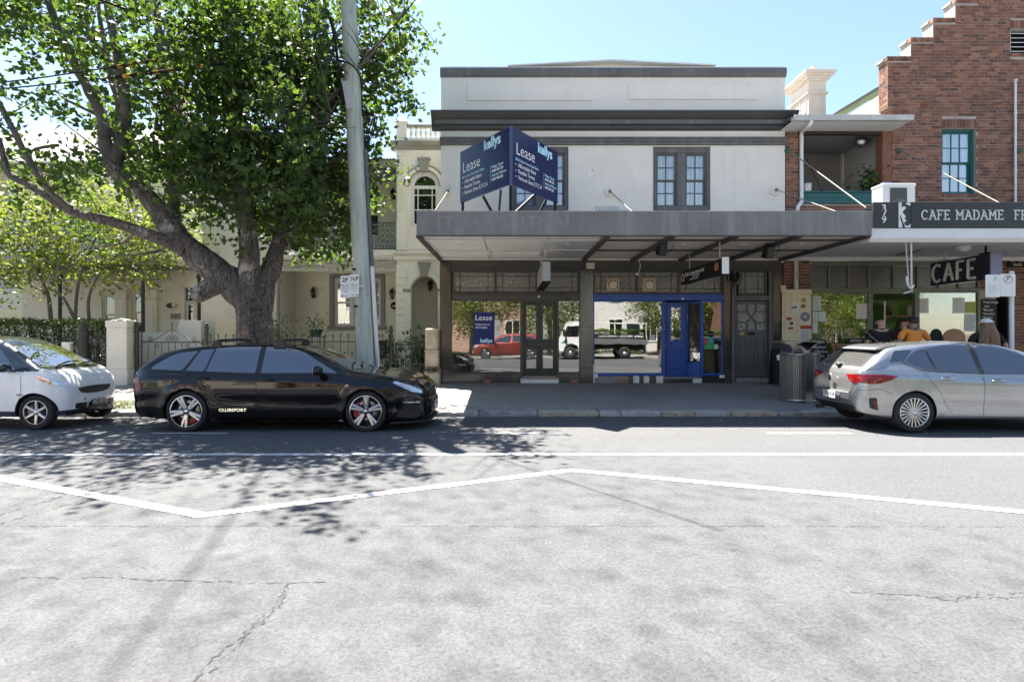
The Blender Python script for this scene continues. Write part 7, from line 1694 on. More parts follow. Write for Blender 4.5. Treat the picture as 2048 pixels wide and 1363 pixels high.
# ================================================================== lease board
M_navy=mat('navy_sign_gloss',(.012,.022,.085),.22,var=.06,spec=.3);M_lblue=mat('pale_blue_print',(.50,.80,.95),.5);M_wp=mat('white_print',(.90,.90,.90),.5)
ls=thing('lease_sign','V shaped navy lease board on black posts standing on the grey awning','sign',(.01,12.9,4.07))
apex=Vector((.01,12.05,0));zb,zt=4.70,5.93
def lease_face(p,q):
 X=(q-p);L=X.length;X.normalize();N=X.cross(Vector((0,0,1)));c=(p+q)/2
 f=MB().obox((c.x-N.x*.02,c.y-N.y*.02,(zb+zt)/2),X*L/2,N*.018,Vector((0,0,(zt-zb)/2)),0,.006).build('panel',M_navy,ls)
 h=zt-zb
 def t(body,u,v,size,m,bold=0.0,sx=1.0):text(body,size,tuple(p+X*(L*u)+N*.002+Vector((0,0,zb+h*v))),X,(0,0,1),m,'lettering',f,.001,bold,sx=sx)
 t('kellys',.52,.745,.31,M_lblue,.010);t('Lease',.06,.50,.36,M_wp,-.003);t('381A Glebe Point Road Glebe',.05,.435,.085,M_lblue,.0,.95)
 for k,s_ in enumerate(('•  Affordable Rent','•  Flexible Terms','•  Various Uses S.T.C.A')):t(s_,.05,.325-.105*k,.125,M_wp,0,.95)
 for k,(s_,m)in enumerate((('Philipp Tsiprin',M_lblue),('0498 388 338',M_wp),('Harrison McLean',M_lblue),('0498 988 005',M_wp))):t(s_,.68,.39-.075*k,.085,m,.0005,.95)
 MB().bar(tuple(p+X*(L*.655)+N*.001+Vector((0,0,zb+h*.16))),tuple(p+X*(L*.655)+N*.001+Vector((0,0,zb+h*.46))),.004,.002).build('divider',M_lblue,f)
lp,rp=Vector((-1.20,13.8,0)),Vector((1.15,13.8,0))
lease_face(lp,apex+Vector((-.03,.02,0)));lease_face(apex+Vector((.05,.02,0)),rp)
MB().tube([(apex.x+.01,apex.y+.03,zb-.01),(apex.x+.01,apex.y+.03,zt+.01)],.035,10).build('corner_post',mat('navy_post',(.06,.08,.16),.3),ls)
for p in(lp,apex,rp):MB().box(p.x-.03+(.0 if p is apex else(.06 if p is lp else-.06)),p.x+.03+(.0 if p is apex else(.06 if p is lp else-.06)),p.y+.05,p.y+.11,4.02,zb+.05).build('post',M_black,ls)
for a,c in(((-.62,13.1),(-.22,13.25)),((-.20,12.45),(-.28,13.25)),((.55,13.0),(-.05,12.3)),((.85,13.45),(.50,13.3))):
 MB().bar((a[0],a[1]+.08,zb+.03),(c[0],c[1]+.08,4.03),.05,.05).build('brace',M_black,ls)
# ================================================================== hanging signs under the awnings
bs=thing('box_sign','blank grey light box sign hanging end on above the green door','sign',(.81,14.1,2.73))
MB().box(.72,.90,12.75,15.35,2.73,3.19,c=.012).build('case',mat('grey_sign_face',(.30,.31,.31),.4,var=.15,vs=2,streak=((.2,.2,.19),.5,.5)),bs)
MB().box(.715,.905,12.745,15.355,2.715,2.745).box(.715,.905,12.745,15.355,3.18,3.2).build('edge_trim',M_black,bs)
for y in(13.1,15.0):MB().tube([(.81,y,3.19),(.81,y,3.60)],.02,8).build('hanger',M_galv,bs)
rs=thing('restaurant_sign','black hanging sign for Sri Lankan street food with white end','sign',(4.54,13.7,2.87))
MB().box(4.50,4.62,12.2,15.15,2.86,3.19,c=.006).build('case',M_black,rs);MB().box(4.495,4.64,12.18,12.2,2.85,3.2).build('end_cap',M_white,rs)
text('Dish Sri Lankan Street Food',.145,(4.496,14.75,3.0),(0,-1,0),(0,0,1),M_wp,'lettering',rs,.001,.001,sx=.86);text('EAT IN  TAKE AWAY',.06,(4.496,14.2,2.955),(0,-1,0),(0,0,1),M_wp,'lettering',rs,.001);text('BYO  FUNCTIONS  CATERING',.05,(4.496,14.4,2.90),(0,-1,0),(0,0,1),M_wp,'lettering',rs,.001)
MB().tube([(4.493,14.95+.1*math.cos(t),3.03+.1*math.sin(t))for t in np.linspace(0,2*PI,19)],.008,5,caps=False).build('ring_logo',M_wp,rs)
MB().lathe([(.10,0),(.10,.006),(.06,.007),(.0,.007)],(4.5,12.5,3.03),18,'x',caps=False,flip=True).tube([(4.49,12.5+.075*math.cos(t),3.03+.075*math.sin(t))for t in np.linspace(0,2*PI,15)],.02,5,1,caps=False).build('round_logo',[M_wp,mat('logo_orange',(.52,.20,.05),.5)],rs)
for y in(12.5,14.6):MB().tube([(4.56,y,3.18),(4.56,y,3.60)],.012,6).build('hanger',M_galv,rs)
for lab,px,py,Y in(('black loudspeaker hung under the awning above the blue window',1323,498,12.9),('black loudspeaker hung under the awning by the side door',1536,504,12.9)):
 x,zz=fx(px,Y),fz(py,Y);sp=thing('loudspeaker',lab,'loudspeaker',(x,Y,zz-.14),'loudspeakers under the awning')
 b=MB();d=Vector((.25,-.9,-.25)).normalized();r=d.cross(Vector((0,0,1))).normalized();u=r.cross(d);b.obox((x,Y,zz),r*.10,d*.09,u*.14,0,.02);b.build('cabinet',M_black,sp)
 MB().obox(Vector((x,Y,zz))+d*.093,r*.085,d*.004,u*.125,0,.003).build('grille',M_trimp,sp);MB().bar((x,Y+.05,zz+.1),(x,Y+.05,3.61),.04,.02).build('bracket',M_black,sp)
 MB().tube(smoothpath([(x+.1,Y+.08,zz-.02),(x+.2,Y+.1,zz-.06),(x+.28,Y+.1,zz+.05),(x+.3,Y+.1,zz+.2)],4),.008,5).ball((x+.3,Y+.1,zz+.2),.03,8,6,1).build('lead',[M_black,M_white],sp)
cs_=thing('neon_sign','navy hanging CAFE sign with white channel letters and neon tubes','sign',(10.78,13.8,2.81))
M_nv=mat('dark_navy_enamel',(.010,.012,.035),.3,coat=.6)
MB().box(10.78,10.99,12.9,14.75,2.80,3.38,c=.008).build('case',M_nv,cs_);MB().box(10.76,11.02,12.87,12.9,2.79,3.39).build('end_face',mat('pale_blue_end',(.20,.22,.36),.4),cs_)  # end face in a paler blue than the navy case
cu=14.66
for ch in 'CAFE':
 wd,st,se=GLY[ch];hgt=.43;P=lambda x,y:(10.775,cu-x*hgt*1.02,2.875+y*hgt)
 b=MB()
 for s in st:
  for p,q in zip(s[:-1],s[1:]):b.bar(P(*p),P(*q),.055,.03,0,up=(1,0,0))
 lo=b.build('channel_letter',mat('white_enamel',(.88,.88,.85),.4,var=.05),cs_)
 b=MB()
 for s in st:b.tube([(v[0]-.035,v[1],v[2])for v in(P(*q)for q in s)],.011,6)
 b.build('neon_tube',mat('neon_glass_off',(.80,.80,.78),.1,coat=1.0),lo);cu-=(wd+.09)*hgt*1.02
for y in(13.15,14.4):MB().tube([(10.88,y,3.38),(10.88,y,3.60)],.025,8).box(10.82,10.94,y-.12,y+.12,3.38,3.43).build('hanger',M_black if y<14 else M_galv,cs_)
ck=thing('awning_crank','white hanging crank rod dangling from the cafe awning gutter','crank',(fx(1822,12.0),12.0,fz(585,12)))
MB().tube([(fx(1822,12),12.0,fz(455,12)),(fx(1823,12),12.0,fz(575,12))],.018,8).build('rod',mat('peeling_white_rod',(.66,.60,.54),.6,var=.1,wear=((.35,.15,.08),14,.62)),ck)
MB().tube([(fx(1811,12.1),12.1,fz(478,12)),(fx(1818,12.1),12.1,fz(572,12))],.010,6).tube(smoothpath([(fx(1812,12),11.98,fz(553,12)),(fx(1814,12),11.98,fz(568,12)),(fx(1821,12),11.98,fz(577,12)),(fx(1826,12),11.98,fz(570,12))],4),.02,6).tube(smoothpath([(fx(1806,12),11.98,fz(587,12)),(fx(1815,12),11.98,fz(584,12)),(fx(1824,12),11.98,fz(581,12))],4),.014,6).build('hook',M_white,ck)
ac_=thing('air_conditioner','white air conditioner unit with round fan grille standing on the cafe awning','air conditioner',(8.9,13.4,3.9))
x0,x1,z0,z1=fx(1766,13.2),fx(1831,13.2),3.95,fz(367,13.2)
MB().box(x0,x1,13.2,13.62,z0,z1,c=.015).box(x0-.01,x1+.01,13.19,13.63,z1-.05,z1+.005,c=.01).build('case',M_white,ac_)
gx0,gx1,gz0,gz1=x0+.16,x1-.2,z0+.03,z1-.1;cxg,czg=(gx0+gx1)/2,(gz0+gz1)/2
b=MB().box(gx0,gx1,13.188,13.2,gz0,gz1,1);R_=min(gx1-gx0,gz1-gz0)/2+.02
for k in range(5):b.tube([(cxg+R_*(k+1)/5*math.cos(t),13.18,czg+R_*(k+1)/5*math.sin(t))for t in np.linspace(0,2*PI,17)],.006,4,2,caps=False)
for k in range(12):a=k*PI/6;b.bar((cxg,13.178,czg),(cxg+R_*math.cos(a),13.178,czg+R_*math.sin(a)),.008,.008,2)
b.build('fan_grille',[M_white,mat('grille_dark_grey',(.07,.07,.07),.6),mat('grille_wire_grey',(.30,.30,.30),.5)],ac_)
b=MB()
for k in range(6):b.box(x0-.006,x0,13.25,13.40,z0+.06+k*.07,z0+.10+k*.07).box(x0-.006,x0,13.43,13.58,z0+.06+k*.07,z0+.10+k*.07)
b.build('side_vent',M_black,ac_);MB().box(x0+.1,x0+.2,13.25,13.55,3.86,z0).box(x1-.2,x1-.1,13.25,13.55,3.86,z0).build('foot',M_black,ac_)
jug=thing('plastic_tub','blue plastic tub lid resting on top of the air conditioner','tub',(x0+.25,13.5,z1));MB().lathe([(.09,0),(.10,.06),(.11,.06),(.11,.075),(0,.08)],(x0+.25,13.5,z1+.006),14).build('tub',mat('blue_plastic',(.03,.08,.35),.4),jug)
gl=thing('globe_lamp','mirrored globe lamp hanging in the recessed balcony','lamp',(fx(1722,16.3),16.3,fz(283,16.3)));MB().ball((fx(1722,16.3),16.3,fz(283,16.3)),.19,20,14).build('globe',mat('mirror_mosaic',(.55,.55,.54),.12,1.0,bs=45,bst=.9),gl);MB().tube([(fx(1722,16.3),16.3,fz(272,16.3)),(fx(1722,16.3),16.3,7.16)],.008,6).build('cord',M_black,gl)
vs_=thing('vase','white patterned planter on the teal balcony ledge','planter',(fx(1614,15.7),15.7,G(382)));MB().lathe([(.10,0),(.115,.2),(.10,.2),(.09,.02)],(fx(1614,15.7),15.7,G(382)+.004),18,caps=False).build('pot',M_white,vs_)
b=MB()
for k in range(8):
 for j in range(3):a=k*PI/4+j*.4;b.ball((fx(1614,15.7)+.112*math.cos(a),15.7+.112*math.sin(a),G(382)+.05+j*.06),.016,6,4)
b.build('dots',mat('terracotta_dot',(.45,.25,.14),.6),vs_)
for lab,px,zz,n,sz,r in(('trailing dark houseplant at the right end of the balcony ledge',1748,385,170,.13,.22),('small spiky plant behind the air conditioner on the balcony',1738,392,90,.14,.13)):
 potplant(fx(px,16.0),16.0,fz(zz,16)-.1,.14,.25,n,sz,lab,r/.14,M_pot)
fl=thing('light_string','sagging string of small lights across the balcony wall','light string',(fx(1690,17.5),17.5,6.2));b=MB();pts=smoothpath([(fx(1610,17.4),17.4,6.95),(fx(1660,17.4),17.4,5.6),(fx(1700,17.4),17.4,6.35),(fx(1735,17.4),17.4,6.2),(fx(1765,17.4),17.4,6.8)],6);b.tube(pts,.007,5)
for p in pts[::2]:b.ball((p.x,p.y,p.z-.02),.018,6,4)
b.build('string',M_black,fl)
# ================================================================== street bin
bn=thing('street_bin','stainless steel street litter bin with curved canopy and slatted drums','litter bin',(6.3,12.6,.1))
bz=.105;M_steel=mat('brushed_stainless',(.46,.455,.44),.28,1.0,var=.08,vs=4,bs=50,bst=.06)
DX,DY,R_=fx(1605,12.62),12.75,.40;zt=fz(706,12.5)
MB().lathe([(R_-.03,bz),(R_-.03,zt-.02)],(DX,DY,0),40,mi=0).build('liner',M_black,bn)
MB().lathe([(R_-.02,bz),(R_+.005,bz+.005),(R_+.005,bz+.05),(R_-.02,bz+.055)],(DX,DY,0),40,caps=False).lathe([(R_-.03,zt-.05),(R_+.008,zt-.045),(R_+.012,zt-.01),(R_-.03,zt)],(DX,DY,0),40,caps=False).lathe([(R_-.03,zt),(0,zt-.03)],(DX,DY,0),40,caps=False).build('rim_band',M_steel,bn)
sl0=None
for k in range(60):
 a=2*PI*k/60
 if sl0 is None:sl0=MB().obox((R_-.006,0,(bz+zt)/2),(.008,0,0),(0,.0155,0),(0,0,(zt-bz)/2-.05),0,.004).build('slat',mat('grey_slat_metal',(.20,.20,.195),.35,.8,var=.12,vs=9),bn);o=sl0;sl0.data.transform(Matrix.Translation(ORG[bn.name]))
 else:o=link(sl0.data,'slat',bn)
 o.location=Vector((DX,DY,0))-ORG[bn.name];o.rotation_euler.z=a
cx_=fx(1620,12.25);zc=fz(684,12.3)
prof=[(cx_-.075,bz),(cx_+.075,bz),(cx_+.075,zt+.0),(cx_+.09,zt+.10),(cx_+.15,zt+.19),(cx_+.26,zc-.01),(cx_+.28,zc+.01),(cx_-.5,zc+.01),(cx_-.49,zc-.01),(cx_-.34,zc-.05),(cx_-.24,zc-.12),(cx_-.21,zt+.02),(cx_-.12,zt+.02),(cx_-.10,zt+.10),(cx_-.04,zt+.16),(cx_-.05,zt+.05)]
MB().prism([(cx_-.075,bz),(cx_+.075,bz),(cx_+.075,zt),(cx_-.075,zt)],'y',12.28,12.33).build('front_post',M_steel,bn)
sheet=smoothpath([(cx_+.0,0,zt-.02),(cx_+.0,0,zt+.04),(cx_+.03,0,zt+.11),(cx_+.10,0,zt+.18),(cx_+.24,0,zc)],5)
def sheetmesh(path,y0,y1,th,nm):
 b=MB();n=len(path);T_=[(path[min(i+1,n-1)]-path[max(i-1,0)]).normalized()for i in range(n)];N_=[Vector((-t.z,0,t.x))for t in T_]
 A=[p+q*th for p,q in zip(path,N_)];B=[p-q*th for p,q in zip(path,N_)]
 vs=[(p.x,y,p.z)for y in(y0,y1)for L_2 in(A,B)for p in L_2]
 fs=[]
 for i in range(n-1):fs+=[(i,i+1,2*n+i+1,2*n+i),(n+i,3*n+i,3*n+i+1,n+i+1),(i,n+i,n+i+1,i+1),(2*n+i,2*n+i+1,3*n+i+1,3*n+i)]
 fs+=[(0,2*n,3*n,n),(n-1,2*n-1,4*n-1,3*n-1)]
 return b.add(vs,fs).build(nm,M_steel,bn,auto=40)
sheetmesh(sheet,12.26,12.95,.008,'canopy_wing')
sheetmesh(smoothpath([(cx_-.30,0,zt-.02),(cx_-.30,0,zt+.05),(cx_-.33,0,zt+.13),(cx_-.40,0,zt+.19),(cx_-.54,0,zc)],5),12.36,12.95,.008,'canopy_wing')
sheetmesh(smoothpath([(cx_-.54,0,zc+.006),(cx_-.15,0,zc+.022),(cx_+.24,0,zc+.006)],6),12.26,12.98,.008,'canopy_top')
sheetmesh(smoothpath([(cx_-.28,0,zt-.02),(cx_-.27,0,zt+.06),(cx_-.2,0,zt+.13),(cx_-.12,0,zt+.13),(cx_-.04,0,zt+.06),(cx_-.03,0,zt-.02)],4),12.40,12.42,.03,'opening_hood')
# ================================================================== boards and posters
M_cbd=mat('chalkboard',(.022,.023,.024),.8,var=.3,vs=6,streak=((.07,.07,.07),.4,.55));M_chalk=mat('chalk',(.72,.72,.70),.95);M_wood=mat('board_timber',(.30,.14,.07),.6,var=.2,vs=6,bs=30,bst=.2)
def board(name,lab,x0,x1,z0,z1,y,lines,framed=False,tilt=.12):
 t=thing(name,lab,'chalkboard',((x0+x1)/2,y,z0),None)
 yo=lambda z:y+tilt*(z-z0);c=((x0+x1)/2,yo((z0+z1)/2),(z0+z1)/2);U=Vector((0,tilt,1)).normalized();N=Vector((1,0,0)).cross(U)
 MB().obox(c,((x1-x0)/2,0,0),N*.012,U*(z1-z0)/2,0,.003).build('board',M_cbd,t)
 if framed:
  for xx in(x0-.02,x1+.02):MB().bar((xx,yo(z0),z0-.25),(xx,yo(z1),z1+.03),.045,.045).build('frame',M_wood,t)
  MB().bar((x0,yo(z1),z1),(x1,yo(z1),z1),.04,.05).bar((x0,yo(z0),z0),(x1,yo(z0),z0),.04,.05).build('frame',M_wood,t)
  for xx in(x0-.0,x1+.0):MB().bar((xx,yo(z1)+.02,z1),(xx,yo(z1)+.5,z0-.25),.035,.035).build('rear_leg',M_wood,t)
 else:
  for xx in(x0+.05,x1-.05):MB().bar((xx,yo(z0),z0),(xx,yo(z0)-.02,foot_z(y)if y<FOOT1 else .24),.03,.03).build('leg',M_black,t)
 for body,dx,dz,sz in lines:text(body,sz,tuple(Vector((x0+dx,yo(z1-dz),z1-dz))+N*.014),(1,0,0),U,M_chalk,'lettering',t,.001,.001,shear=.2)
YB_=15.25;Bx=lambda px:fx(px,YB_);Bz=lambda py:fz(py,YB_)
board('chalkboard','tall chalkboard reading specials Mexican chicken dish beside the bin',Bx(1623),Bx(1657),.45,Bz(679),YB_,[('SPECIALS',.05,.10,.085),('Mexican',.06,.25,.11),('Chicken',.11,.37,.11),('Dish',.16,.49,.11)])
board('chalkboard','timber framed A board reading all day lunch in front of the cafe window',Bx(1662),Bx(1701),.55,Bz(689),15.0,[('ALL DAY LUNCH',.03,.11,.066),('Bangkok Rice',.05,.23,.075),('Sandwiches',.05,.34,.06),('Soup',.05,.44,.06)],True)
board('chalkboard','small chalkboard reading specials bacon and egg left of the cafe doorway',Bx(1704),Bx(1737),.5,Bz(676),YB_+.1,[('SPECIALS',.06,.11,.075),('Bacon & Egg',.03,.24,.072),('Roll',.05,.35,.072)])
dk=thing('menu_board','tall drinks chalkboard with white chalk list on the right cafe pilaster','chalkboard',(F(1976),YF-.03,G(662)))
MB().box(F(1961),F(1992),YF-.035,YF-.012,G(668),G(598),c=.004).build('board',M_cbd,dk)
for k,s_ in enumerate(('* Fresh Orange','   Juice','* Mix Juice','* Smoothies',"* Frappe's",'* Ice Drinks','* Coffee')):text(s_,.085,(F(1962.5),YF-.037,G(607.5+7.6*k)),(1,0,0),(0,0,1),M_chalk,'lettering',dk,.001,.001,shear=.15,sx=.8)
ab=thing('sandwich_board','black sandwich board with white emblem on the pavement left of the bin','sign board',(fx(1558,15),15.0,.23))
MB().obox((fx(1560,15),15.05,.72),(.17,0,0),(0,.012,0),(0,.05,.47),0,.004).build('board',M_black,ab);MB().obox((fx(1560,15),15.22,.70),(.17,0,0),(0,.012,0),(0,-.07,.46),0,.004).build('board',M_black,ab)
x0=fx(1555,15);MB().prism([(x0,1.0),(x0+.09,1.05),(x0+.2,1.03),(x0+.22,.82),(x0+.16,.84),(x0+.12,.78),(x0+.04,.80)],'y',15.055,15.06).box(x0+.03,x0+.06,15.045,15.055,.52,.74).box(x0+.07,x0+.10,15.045,15.055,.55,.72).bar((x0+.12,15.045,.54),(x0+.17,15.05,.70),.03,.006,up=(0,1,0)).build('emblem',M_wp,ab)
def paper(name,lab,px0,px1,py0,py1,y,col,draw=None,cat='poster',rot=0):
 x0,x1,z0,z1=F(px0),F(px1),G(py1),G(py0);t=thing(name,lab,cat,((x0+x1)/2,y,z0))
 MB().box(x0,x1,y,y+.004,z0,z1).build('sheet',mat('paper_'+'_'.join(f'{int(c*100)}' for c in col),col,.8,var=.05,vs=4),t)
 if draw:draw(t,x0,x1,z0,z1,y-.0025)
 return t
def lines(n,m,margin=.12,start=.1):
 def f(t,x0,x1,z0,z1,y):
  b=MB();w,h=x1-x0,z1-z0
  for k in range(n):zz=z1-h*(start+(1-start-.08)*(k+.5)/n);b.box(x0+w*margin,x0+w*(1-margin-random.uniform(0,.25)),y,y+.002,zz-h*.012,zz+h*.012)
  b.build('print',m,t,kind='stuff')
 return f
def disc(m):
 def f(t,x0,x1,z0,z1,y):r=min(x1-x0,z1-z0)*.42;MB().lathe([(r,0),(r,.002),(.03,.0025)],((x0+x1)/2,y+.002,(z0+z1)/2),24,'y',mi=0,caps=False).build('print',m,t)
 return f
M_pr=mat('dark_print',(.06,.06,.07),.8);M_prr=mat('red_print',(.42,.05,.05),.8);M_prg=mat('grey_print',(.25,.25,.26),.8)
pyt=YF-.020
paper('poster','white poster with a grey record disc on the tiled pilaster',1598,1621,621,645,pyt,(.66,.65,.60),disc(M_prg))
paper('poster','red headed gig list poster low on the tiled pilaster',1600,1622,651,684,pyt,(.62,.57,.58),lambda t,x0,x1,z0,z1,y:(MB().box(x0,x1,y,y+.002,z1-.09,z1).build('heading',M_prr,t),lines(8,M_prg,.08,.25)(t,x0,x1,z0,z1,y)))
paper('poster','white note with black brush script on the tiled pilaster',1581,1598,605,626,pyt,(.70,.69,.64),lambda t,x0,x1,z0,z1,y:text('Love',.13,((x0+.02),y,(z0+z1)/2-.05),(1,0,.1),(-.1,0,1),M_pr,'lettering',t,.001,.004,shear=.2,sx=.6))
paper('poster','torn cream flyer with red and black patches on the left edge of the tiles',1571,1588,629,662,pyt,(.68,.63,.52),lambda t,x0,x1,z0,z1,y:(MB().box(x0+.02,x0+.16,y,y+.002,z0+.30,z0+.38).box(x0+.06,x0+.2,y,y+.002,z0+.05,z0+.11).build('print',M_prr,t),MB().box(x0+.1,x0+.2,y,y+.002,z0+.18,z0+.25).build('print',M_pr,t)))
paper('sticker','small yellow cartoon sticker on a cream tile near the top',1602,1611,596,605,pyt,(.45,.36,.12),None,'sticker')
paper('sticker','brown leaf shaped sticker on a cream tile',1602,1610,609,615,pyt,(.16,.12,.05),None,'sticker')
yg_=YF+.012
paper('notice','tall pale green notice at the top left of the cafe window',1624,1643,592,621,yg_,(.56,.64,.58),lines(7,M_prg),'notice')
paper('notice','square picture card left of a smaller card in the cafe window',1624,1637,623,644,yg_,(.60,.60,.50),lines(3,mat('yellow_print',(.55,.42,.08),.8)),'notice')
paper('notice','pale card with a green top right of the picture card',1638,1652,623,643,yg_,(.58,.66,.64),lines(3,M_prg),'notice')
paper('notice','lowest white notice at the left of the cafe window',1624,1636,645,666,yg_,(.66,.68,.64),lines(6,M_prg),'notice')
paper('notice','cream menu sheet with faint emblem left of the cafe doorway',1713,1735,607,637,yg_,(.66,.62,.54),lines(5,mat('tan_print',(.5,.42,.32),.8)),'notice')
paper('notice','cream menu sheet right of the cafe doorway',1838,1858,596,626,yg_,(.68,.64,.58),lines(6,M_prg),'notice')
paper('notice','large white sheet in the middle of the right cafe window',1907,1930,595,626,yg_,(.70,.70,.66),lines(6,M_prg),'notice')
paper('notice','yellow and green flyer at the right edge of the cafe window',1931,1953,603,626,yg_,(.42,.45,.12),lines(3,M_prg),'notice')
paper('notice','long white list below the yellow flyer in the cafe window',1930,1953,627,662,yg_,(.62,.66,.64),lines(9,M_prg),'notice')
lsp=paper('poster','navy lease poster in the left shop window',947,989,624,688,YF+.010,(.015,.03,.15),lambda t,x0,x1,z0,z1,y:(text('Lease',.21,(x0+.04,y,z1-.26),(1,0,0),(0,0,1),M_wp,'lettering',t,.001,0),text('kellys.com.au',.075,(x0+.05,y,z1-.37),(1,0,0),(0,0,1),M_wp,'lettering',t,.001,.0005),text('9519 4055',.075,(x0+.05,y,z1-.46),(1,0,0),(0,0,1),M_wp,'lettering',t,.001,.0005),text('kellys',.15,(x0+.18,y,z0+.02),(1,0,0),(0,0,1),M_lblue,'lettering',t,.001,.005)))
paper('poster','narrow white floor plan sheet beside the lease poster',989.5,1000,640,671,YF+.010,(.72,.73,.70),disc(mat('plan_green',(.45,.55,.30),.8)))
ys_=YF+.012
paper('sticker','red card sticker in the right hand blue framed window',1405.5,1415,676,688,ys_,(.48,.05,.06),lines(2,M_wp),'sticker');paper('sticker','teal sticker beside the red one in the blue framed window',1416,1427,675,688,ys_,(.03,.32,.30),lines(1,M_wp),'sticker');paper('sticker','green delivery sticker in the blue framed window',1409,1428,688.5,698,ys_,(.02,.32,.08),lines(2,M_wp),'sticker');paper('sticker','pale mint sticker at the end of the green one',1428.5,1436.5,688.5,698,ys_,(.45,.62,.50),lines(1,M_wp),'sticker')
st=thing('sticker','round black sticker above the teal one in the blue framed window','sticker',(F(1422),ys_,G(674)));MB().lathe([(.085,0),(.085,.004),(0,.004)],(F(1422),ys_+.004,G(668)),20,'y',caps=False).build('disc',M_black,st);text('OPEN',.04,(F(1422),ys_-.002,G(669.5)),(1,0,0),(0,0,1),M_wp,'lettering',st,.001,0,'CENTER')
paper('notice','white menu card on the large blue framed window',1277,1287,630,645,ys_,(.68,.68,.66),lines(4,M_prg),'notice');paper('notice','pale card low on the large blue framed window',1301,1310,669,680,ys_,(.56,.58,.56),lines(2,M_prg),'notice');paper('sticker','narrow red and white sticker on the blue side leaf',1333,1337,648,660,YF+.29,(.55,.08,.08),lines(3,M_wp),'sticker')
def basket(x,y,z,r,h,lab):
 t=thing('wicker_basket',lab,'basket',(x,y,z));b=MB();n=22
 for k in range(int(h/.03)):b.tube([(x+(r+.012*math.sin(a*11+(k%2)*PI))*math.cos(a),y+(r+.012*math.sin(a*11+(k%2)*PI))*math.sin(a),z+.015+k*.03)for a in np.linspace(0,2*PI,n*2+1)],.015,4,caps=False)
 b.build('weave',mat('wicker',(.46,.34,.18),.8,var=.25,vs=15),t);c=MB()
 for k in range(46):a=random.uniform(0,6.28);q=random.uniform(.1,.35);c.tube(smoothpath([(x+.4*r*math.cos(a),y+.4*r*math.sin(a),z+h*.4),(x+.7*q*math.cos(a),y+.7*q*math.sin(a)*.6,z+h+.4),(x+q*1.2*math.cos(a),y+q*math.sin(a)*.6,z+h+random.uniform(.6,1.0))],3),[.006]*6+[.002],4,caps=False)
 c.build('dried_grass',mat('dried_straw',(.52,.40,.22),.9,var=.25,vs=9),t,kind='stuff')
basket(F(1428),YF+.45,.46,.19,.68,'wicker basket of tall dried grass inside the narrow blue window')
def stool(x,y,lab):
 t=thing('chair',lab,'chair',(x,y,.45));mp=mat('yellow_metal',(.50,.42,.22),.4)
 MB().box(x-.17,x+.17,y-.17,y+.17,.88,.91,c=.01).build('seat',mat('pine_seat',(.45,.33,.18),.6),t)
 for sx_ in(-1,1):
  for sy in(-1,1):MB().tube([(x+sx_*.2,y+sy*.2,.46),(x+sx_*.14,y+sy*.14,.88)],.014,6).build('leg',mp,t)
 MB().tube(smoothpath([(x-.15,y+.16,.9),(x-.16,y+.2,1.25),(x,y+.21,1.32),(x+.16,y+.2,1.25),(x+.15,y+.16,.9)],4),.014,6).build('backrest',mp,t)
stool(F(1396),YF+.75,'pale metal chair behind the splayed pane of the blue shop');stool(F(1412),YF+1.1,'pale metal chair beside the wicker basket in the blue shop')
for k in range(16):
 x=fx(1745+k*6+(30 if k>6 else 0),20);bo=thing('bottle','dark sauce bottle on the cafe shelf' if k<7 else 'pale bag or jar on the cafe shelf','bottle' if k<7 else 'jar',(x,20,fz(631,20)),'goods on the cafe shelf')
 if k<7:MB().lathe([(.05,0),(.05,.2),(.02,.27),(.02,.33),(0,.33)],(x,20.0,fz(631,20)+.003),10).build('glass',mat('bottle_%s'%('brown','red','black')[k%3],((.06,.03,.015),(.30,.03,.02),(.02,.02,.02))[k%3],.2),bo)
 else:MB().lathe([(.08,0),(.085,.05),(.08,.3),(.04,.36),(0,.36)],(x,20.0,fz(631,20)+.003),10).build('jar',mat('jar_grey',(.40,.40,.38),.3),bo)
lm=thing('ceiling_lamp','lit fluorescent tube fitting on the cafe ceiling','lamp',(fx(1815,18),17.6,3.4));MB().box(fx(1790,17.6),fx(1862,17.6),17.55,17.67,3.40,3.46,c=.01).build('case',M_white,lm);MB().tube([(fx(1791,17.6),17.61,3.38),(fx(1861,17.6),17.61,3.38)],.022,8).build('tube',mat('lit_tube',(.9,.85,.7),.4,emit=((1,.88,.68),11)),lm)
bl=thing('window_blind','white slatted blind behind the right cafe window','blind',(F(1890),YF+.2,1.4))
for k in range(11):MB().box(F(1850),F(1930),YF+.16,YF+.19,G(690)+k*.045+.2,G(690)+k*.045+.235).build('slat',M_white,bl)
def roundchair(px,w,lab,m,y=14.6):
 x=fx(px,y);t=thing('chair',lab,'chair',(x,y,.2));W_=w*y/FPX/2;z1=fz(657,y);zs_=.66
 b=MB();P=[(x-W_,zs_+.15),(x+W_,zs_+.15)]+[(x+W_*math.cos(a),z1-.22+.22*math.sin(a))for a in np.linspace(0,PI,11)];b.prism(P,'y',y,y+.03);b.build('backrest',m,t)
 for k in range(4):MB().box(x-W_*.9,x+W_*.9,y-.006,y,zs_+.25+k*.14,zs_+.255+k*.14).build('slat_gap',M_seam,t)
 MB().box(x-W_,x+W_,y-.42,y+.0,zs_,zs_+.04,c=.01).build('seat',m,t)
 for sx_ in(-1,1):
  for yy in(y-.38,y-.03):MB().box(x+sx_*(W_-.05)-.02,x+sx_*(W_-.05)+.02,yy,yy+.04,.19,zs_).build('leg',m,t)
roundchair(1909,44,'round backed brown slatted timber chair outside the cafe',mat('warm_timber',(.36,.17,.09),.5,var=.15,vs=4,bs=30));roundchair(1873,25,'dark round backed chair outside the cafe',M_black);
